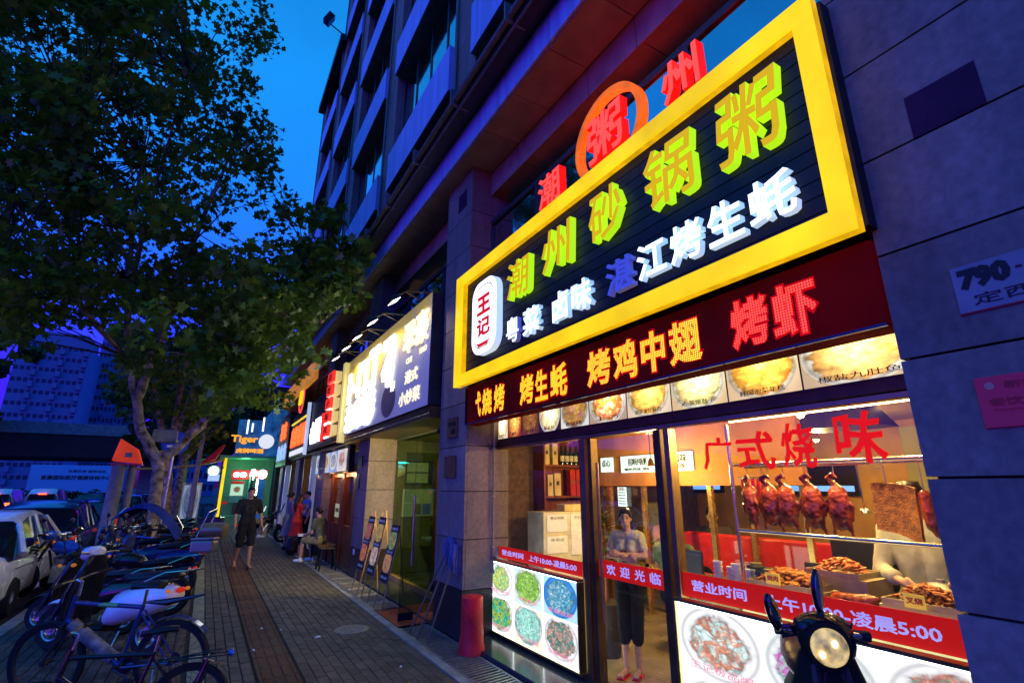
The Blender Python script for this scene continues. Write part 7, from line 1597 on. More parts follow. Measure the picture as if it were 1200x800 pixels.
# ================================================================== cars (local frame: forward +y, rear bumper y=0)
M['carglass'] = mat('car_glass', (.012, .014, .018), rough=.04, coat=1, var=0); M['brake_lit'] = emis('lit_brake_light', (1, .06, .01), 9); M['plate_blue'] = mat('blue_number_plate', (.03, .08, .5)); M['headlit'] = emis('lit_headlight', (1, .95, .8), 8)
def car(label, loc, rz, paint, L=4.4, Wd=1.76, Hh=1.45, style='sedan', lit=False, front_lit=False, group=None):
    r = thing('car', label, 'car', loc, rz, group); hw = Wd / 2
    def sec(y, zb, zt, w, wt=None, n=20):
        wt = wt or w * .92; pts = []
        for j in range(n):
            a = 2 * PI * j / n; c, s_ = math.cos(a), math.sin(a); e = .45
            x = math.copysign(abs(c) ** e, c); z = math.copysign(abs(s_) ** e, s_); t = (z + 1) / 2
            pts.append((x * (w + (wt - w) * t), y, zb + (zt - zb) * t))
        return pts
    belt = .92
    prof = [(0.0, .42, .72, hw * .80), (.05, .28, .90, hw * .93), (.35, .22, .96 if style == 'sedan' else .98, hw * .99), (1.0, .20, belt, hw), (2.2, .20, belt - .02, hw), (3.2, .20, .90, hw), (3.7, .20, .82, hw * .98), (4.15, .22, .72, hw * .93), (4.34, .28, .62, hw * .84), (4.4, .38, .54, hw * .72)]
    k = L / 4.4; b = MB(); b.loft([sec(y * k, zb, zt, w) for y, zb, zt, w in prof]); b.build('body', M[paint], r, local=True, smooth=True)
    # greenhouse: glass volume with a painted roof and pillars
    if style == 'sedan': gh = [(.55, belt - .03, .97), (1.15, 1.34, .78), (1.6, Hh - .02, .74), (2.3, Hh, .74), (2.75, Hh - .06, .76), (3.45, belt - .04, .93)]
    elif style == 'hatch': gh = [(.08, belt - .05, .95), (.42, 1.36, .80), (.8, Hh - .01, .76), (2.2, Hh, .75), (2.7, Hh - .08, .77), (3.45, belt - .05, .93)]
    else: gh = [(.08, belt - .05, .95), (.22, 1.40, .84), (.5, Hh, .80), (2.3, Hh, .80), (2.8, Hh - .08, .80), (3.4, belt - .05, .93)]
    def ring(y, z, f): w = hw * f; return [(-hw * .965, y, belt - .08), (-w * .98, y, z - .06), (-w * .86, y, z), (w * .86, y, z), (w * .98, y, z - .06), (hw * .965, y, belt - .08)]
    g_ = MB(); g_.loft([ring(y * k, z, f) for y, z, f in gh]); g_.build('windows', M['carglass'], r, local=True)
    rf = MB(); rg = []
    for y, z, f in gh[1:-1]: w = hw * f; rg.append([(-w * .99, y * k, z - .055), (-w * .87, y * k, z + .012), (0, y * k, z + .03), (w * .87, y * k, z + .012), (w * .99, y * k, z - .055), (0, y * k, z - .02)])
    rf.loft(rg); rf.build('roof', M[paint], r, local=True, smooth=True)
    for q in (-1, 1):
        p_ = MB()
        def gp(i): y, z, f = gh[i]; return Vector((q * hw * f * .985, y * k, z - .045))
        def bp(y): return Vector((q * hw * .985, y * k, belt - .03))
        for ta, tb, tr in ((bp(gh[0][0] + .25), gp(1), [.06, .04]), (bp(1.95), Vector((q * hw * .745, 1.98 * k, Hh - .05)), .03), (bp(gh[-1][0] - .12), gp(-2), [.04, .03])):
            p_ = MB(); p_.tube([ta, tb], tr, 6); p_.build('pillar', M[paint], r, local=True)
        mi = MB(); mi.ball((q * (hw + .10), 3.02 * k, .98), (.10, .06, .065), 12, 8); mi.build('wing_mirror', M[paint], r, local=True, smooth=True)
        hd_ = MB(); hd_.obox((q * (hw + .005), 1.55 * k, .80), (.02, .16, .03)); hd_.obox((q * (hw + .005), 2.6 * k, .80), (.02, .16, .03)); hd_.build('door_handle', M['chrome'], r, local=True)
        ds = MB(); ds.tube([(q * (hw + .001), 1.95 * k, .30), (q * (hw + .001), 1.97 * k, belt - .05)], .004, 4); ds.tube([(q * (hw + .001), 3.12 * k, .30), (q * (hw + .001), 3.1 * k, belt - .05)], .004, 4); ds.tube([(q * (hw - .003), .6, .72), (q * (hw + .002), 3.3 * k, .68)], .005, 4); ds.build('door_seam', M['black'], r, local=True)
        tl = MB(); tl.obox((q * hw * .80, .035, .78), (.22, .09, .16)); tl.build('tail_light', M['brake_lit' if lit else 'tail_red'], r, local=True, bevel=.02)
        hl = MB(); hl.obox((q * hw * .74, 4.26 * k, .60), (.30, .12, .12)); hl.build('headlight', M['headlit' if front_lit else 'headglass'], r, local=True, bevel=.03)
        for y in (.85, 3.5):
            w = add_wheel(r, 'car', 0, 0, (.31, .20, .2, 8, 'rubber', 'steel', .07)); w.location = (q * (hw - .10), y * k, .31)
            w.rotation_euler = (0, 0, PI / 2)
    pl_ = MB(); pl_.box(-.22, -.012, .50, .22, .0, .63); pl_.build('number_plate', M['plate_blue'], r, local=True)
    if lit: bl = MB(); bl.obox((0, gh[1][0] * k - .1, gh[1][1] + .0), (.42, .04, .05)); bl.build('high_brake_light', M['brake_lit'], r, local=True)
    return r
pal('car_white', (.85, .83, .8), metal=.1); pal('car_dark', (.012, .012, .02), rough=.15); pal('car_blue', (.015, .03, .14), rough=.15); pal('car_grey', (.10, .10, .11), rough=.2)
gcar = 'traffic queueing in the road'
car('white car nearest the viewer at the left edge, its dark side window mirroring shop lights', (-3.05, 9.75, -.12), 0, 'car_white', group=gcar)
car('dark blue hatchback queueing right ahead of the white car', (-3.2, 15.6, -.12), .02, 'car_blue', style='hatch', group=gcar, Hh=1.5)
car('black car ahead of the dark blue hatchback by the grey posts', (-3.0, 21.2, -.12), 0, 'car_dark', group=gcar)
car('black van-like car in the second lane beyond the dark blue hatchback', (-6.4, 20.5, -.12), 0, 'car_dark', style='van', Hh=1.6, group=gcar)
car('silver-white taxi with lit brake lights at the left edge, left of its twin', (-11.6, 46, -.12), 0, 'car_white', style='van', Hh=1.72, lit=True, group=gcar)
car('silver-white taxi with lit brake lights, right of its twin', (-9.4, 46.5, -.12), 0, 'car_white', style='van', Hh=1.72, lit=True, group=gcar)
car('dark car far ahead under the overpass', (-6.6, 44, -.12), 0, 'car_dark', group=gcar, lit=False)
car('grey car far ahead in the near lane with one small red light', (-3.6, 34, -.12), 0, 'car_grey', group=gcar)
car('dark car far ahead at the kerb beyond the grey car', (-3.4, 42, -.12), 0, 'car_dark', group=gcar)
car('oncoming car with lit headlights far down the road', (-14.5, 62, -.12), PI, 'car_dark', front_lit=True, group=gcar)
# ================================================================== foreground scooter at the right (built finer)
fs = scooter('dark green scooter seen head-on at the bottom right before the big menu light box', (2.96, 1.86, 0), math.atan2(-.62, -.78), 1.0, pal('paint_green', (.010, .016, .012), rough=.5, coat=0, spec=.04), mirrors=False, lean=0, rack=False, head='headglass', bar=.55)
fs.scale = (.76, .9, 1.1)
def fsm(bx, mats, name, par=None): return bx.build(name, M[mats], par or fs, local=True, smooth=True)
for (y0, yc, zc, tilt) in ((.07, .0, 1.165, .10), (-.12, -.21, 1.075, -.55)):
    c = Vector((.95, yc, zc)); R = Euler((-tilt, 0, .9)).to_matrix()
    m = MB(); m.tube([(.93, y0, 1.0), (.94, y0 + (.03 if y0 > 0 else -.02), 1.03), c - R @ Vector((0, 0, .07))], [.012, .010, .007], 8)
    m.ball(c, (.016, .042, .082), 18, 14, R=R); mo = fsm(m, 'blackgloss', 'mirror')
    g_ = MB(); g_.ball(c + R @ Vector((.013, 0, 0)), (.005, .034, .072), 18, 8, R=R); fsm(g_, 'mirror', 'glass', mo)
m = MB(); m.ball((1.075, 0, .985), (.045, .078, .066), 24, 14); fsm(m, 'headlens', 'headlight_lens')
for q in (-1, 1): m = MB(); m.ball((1.118, q * .028 - .01, .985 + q * .02), (.008, .012, .012), 10, 6); fsm(m, 'lamp_warm', 'painted_glint')  # glowing beads drawn as highlights on the lens, no bulbs behind
for q in (-1, 1):
    m = MB(); m.tube([(.93, q * .10, 1.0), (.98, q * .12, 1.06), (1.02, q * .06, .98), (1.03, q * .05, .86)], .005, 6); fsm(m, 'rubber', 'brake_cable')
m = MB(); m.box(1.075, -.05, .80, 1.08, .05, .86); fsm(m, 'chrome', 'badge')
for q in (-1, 1): m = MB(); m.tube([(1.07, q * .03, .9), (1.09, q * .10, .70), (1.08, q * .12, .5)], .004, 5); fsm(m, 'black', 'panel_seam')
m = MB(); n = 26; m.loft([[(1.05 + d, r * 1.18 * math.cos(2 * PI * j / n), .985 + r * math.sin(2 * PI * j / n)) for j in range(n)] for r, d in ((.068, -.03), (.080, -.01), (.080, .02), (.069, .025))], cap=False); fsm(m, 'paint_green', 'headlight_bezel')
m = MB(); m.loft([ellring(.90, 0, 1.02, .10, .04), ellring(.93, 0, 1.03, .13, .06), ellring(1.0, 0, 1.02, .115, .075), ellring(1.05, 0, 1.0, .09, .075)]); fsm(m, 'blackgloss', 'cowl_hood')
for ch_ in [c_ for c_ in fs.children if c_.name.startswith(('indicator', 'kickstand'))]: bpy.data.objects.remove(ch_)
# ================================================================== trees
M['bark'] = mat('mottled_plane_bark', (.30, .23, .15), rough=.85, var=.9, scale=7, bump=.7, bscale=30)
def leafmat(name, c):
    m = bpy.data.materials.new(name); m.use_nodes = True; nt = m.node_tree; nt.nodes.clear(); o = N(nt, 'ShaderNodeOutputMaterial'); d = N(nt, 'ShaderNodeBsdfDiffuse'); t = N(nt, 'ShaderNodeBsdfTranslucent'); g = N(nt, 'ShaderNodeBsdfGlossy'); mx = N(nt, 'ShaderNodeMixShader'); m2 = N(nt, 'ShaderNodeMixShader')
    tcn = N(nt, 'ShaderNodeTexCoord'); n = N(nt, 'ShaderNodeTexNoise'); n.inputs['Scale'].default_value = 1.1; n.inputs['Detail'].default_value = 6; nt.links.new(tcn.outputs['Object'], n.inputs['Vector'])
    cr = N(nt, 'ShaderNodeValToRGB'); e = cr.color_ramp.elements; e[0].position = .35; e[0].color = (c[0] * .6, c[1] * .6, c[2] * .6, 1); e[1].position = .68; e[1].color = (c[0] * 1.6, c[1] * 1.35, c[2], 1); nt.links.new(n.outputs[0], cr.inputs[0])
    for s_ in (d, t): nt.links.new(cr.outputs[0], s_.inputs[0])
    g.inputs['Roughness'].default_value = .35; g.inputs[0].default_value = (.5, .5, .5, 1)
    mx.inputs[0].default_value = .35; nt.links.new(d.outputs[0], mx.inputs[1]); nt.links.new(t.outputs[0], mx.inputs[2]); m2.inputs[0].default_value = .04; nt.links.new(mx.outputs[0], m2.inputs[1]); nt.links.new(g.outputs[0], m2.inputs[2]); nt.links.new(m2.outputs[0], o.inputs[0])
    return m
M['leaf'] = leafmat('plane_leaf', (.095, .18, .018)); M['leaf_dark'] = leafmat('dark_leaf', (.03, .07, .02))
LEAF = [(0, -.5), (.14, -.22), (.46, -.30), (.33, -.05), (.52, .18), (.24, .17), (.16, .32), (0, .56), (-.16, .32), (-.24, .17), (-.52, .18), (-.33, -.05), (-.46, -.30), (-.14, -.22)]
SIMPLE = [(0, -.5), (.38, -.15), (.42, .2), (0, .55), (-.42, .2), (-.38, -.15)]
def leaves(blobs, per, size, seed, shape, dens=None):
    r = random.Random(seed); vs = []; fs = []
    ns = len(shape)
    for (cx, cy, cz, rad) in blobs:
        k = int(per * (rad / .6) ** 2)
        for _ in range(k):
            # towards the outside of the blob, drooping
            while True:
                p = Vector((r.uniform(-1, 1), r.uniform(-1, 1), r.uniform(-1, 1)))
                if .15 < p.length < 1: break
            p = Vector((cx, cy, cz)) + Vector((p.x, p.y, p.z * .75)) * rad
            nrm = Vector((r.gauss(0, .6), r.gauss(0, .6), r.uniform(.1, 1))).normalized()
            a = r.uniform(0, 2 * PI); t = nrm.orthogonal().normalized(); b = nrm.cross(t); u = t * math.cos(a) + b * math.sin(a); v = nrm.cross(u); s_ = size * r.uniform(.6, 1.25)
            b0 = len(vs); fold = r.uniform(-.25, .25)
            for (x, y) in shape: q = p + (u * x + v * y + nrm * (abs(x) * fold)) * s_; vs.append((q.x, q.y, q.z))
            vs.append((p.x, p.y, p.z))
            for i in range(ns): fs.append((b0 + ns, b0 + i, b0 + (i + 1) % ns))
    return vs, fs
def crown(parent, blobs, per, size, seed, m, shape=LEAF):
    vs, fs = leaves(blobs, per, size, seed, shape); off = parent.location
    me = bpy.data.meshes.new('crown'); me.from_pydata([(a - off.x, b - off.y, c - off.z) for a, b, c in vs], [], fs); me.materials.append(m); me.update()
    o = link('crown', me, parent); o['kind'] = 'stuff'; return o
def limbs(parent, paths, twig_to, seed, m, name='limb'):
    for pts, rs in paths:
        # smooth the path with a little wander
        r = random.Random(seed + len(pts)); P_ = []; R_ = []
        for i in range(len(pts) - 1):
            for k in range(5):
                t = k / 5; p = Vector(pts[i]).lerp(Vector(pts[i + 1]), t) + Vector((r.uniform(-1, 1), r.uniform(-1, 1), 0)) * .02; P_.append(p); R_.append(rs[i] + (rs[i + 1] - rs[i]) * t)
        P_.append(Vector(pts[-1])); R_.append(rs[-1]); mb = MB(); mb.tube(P_, R_, 12); mb.build(name, m, parent, smooth=True)
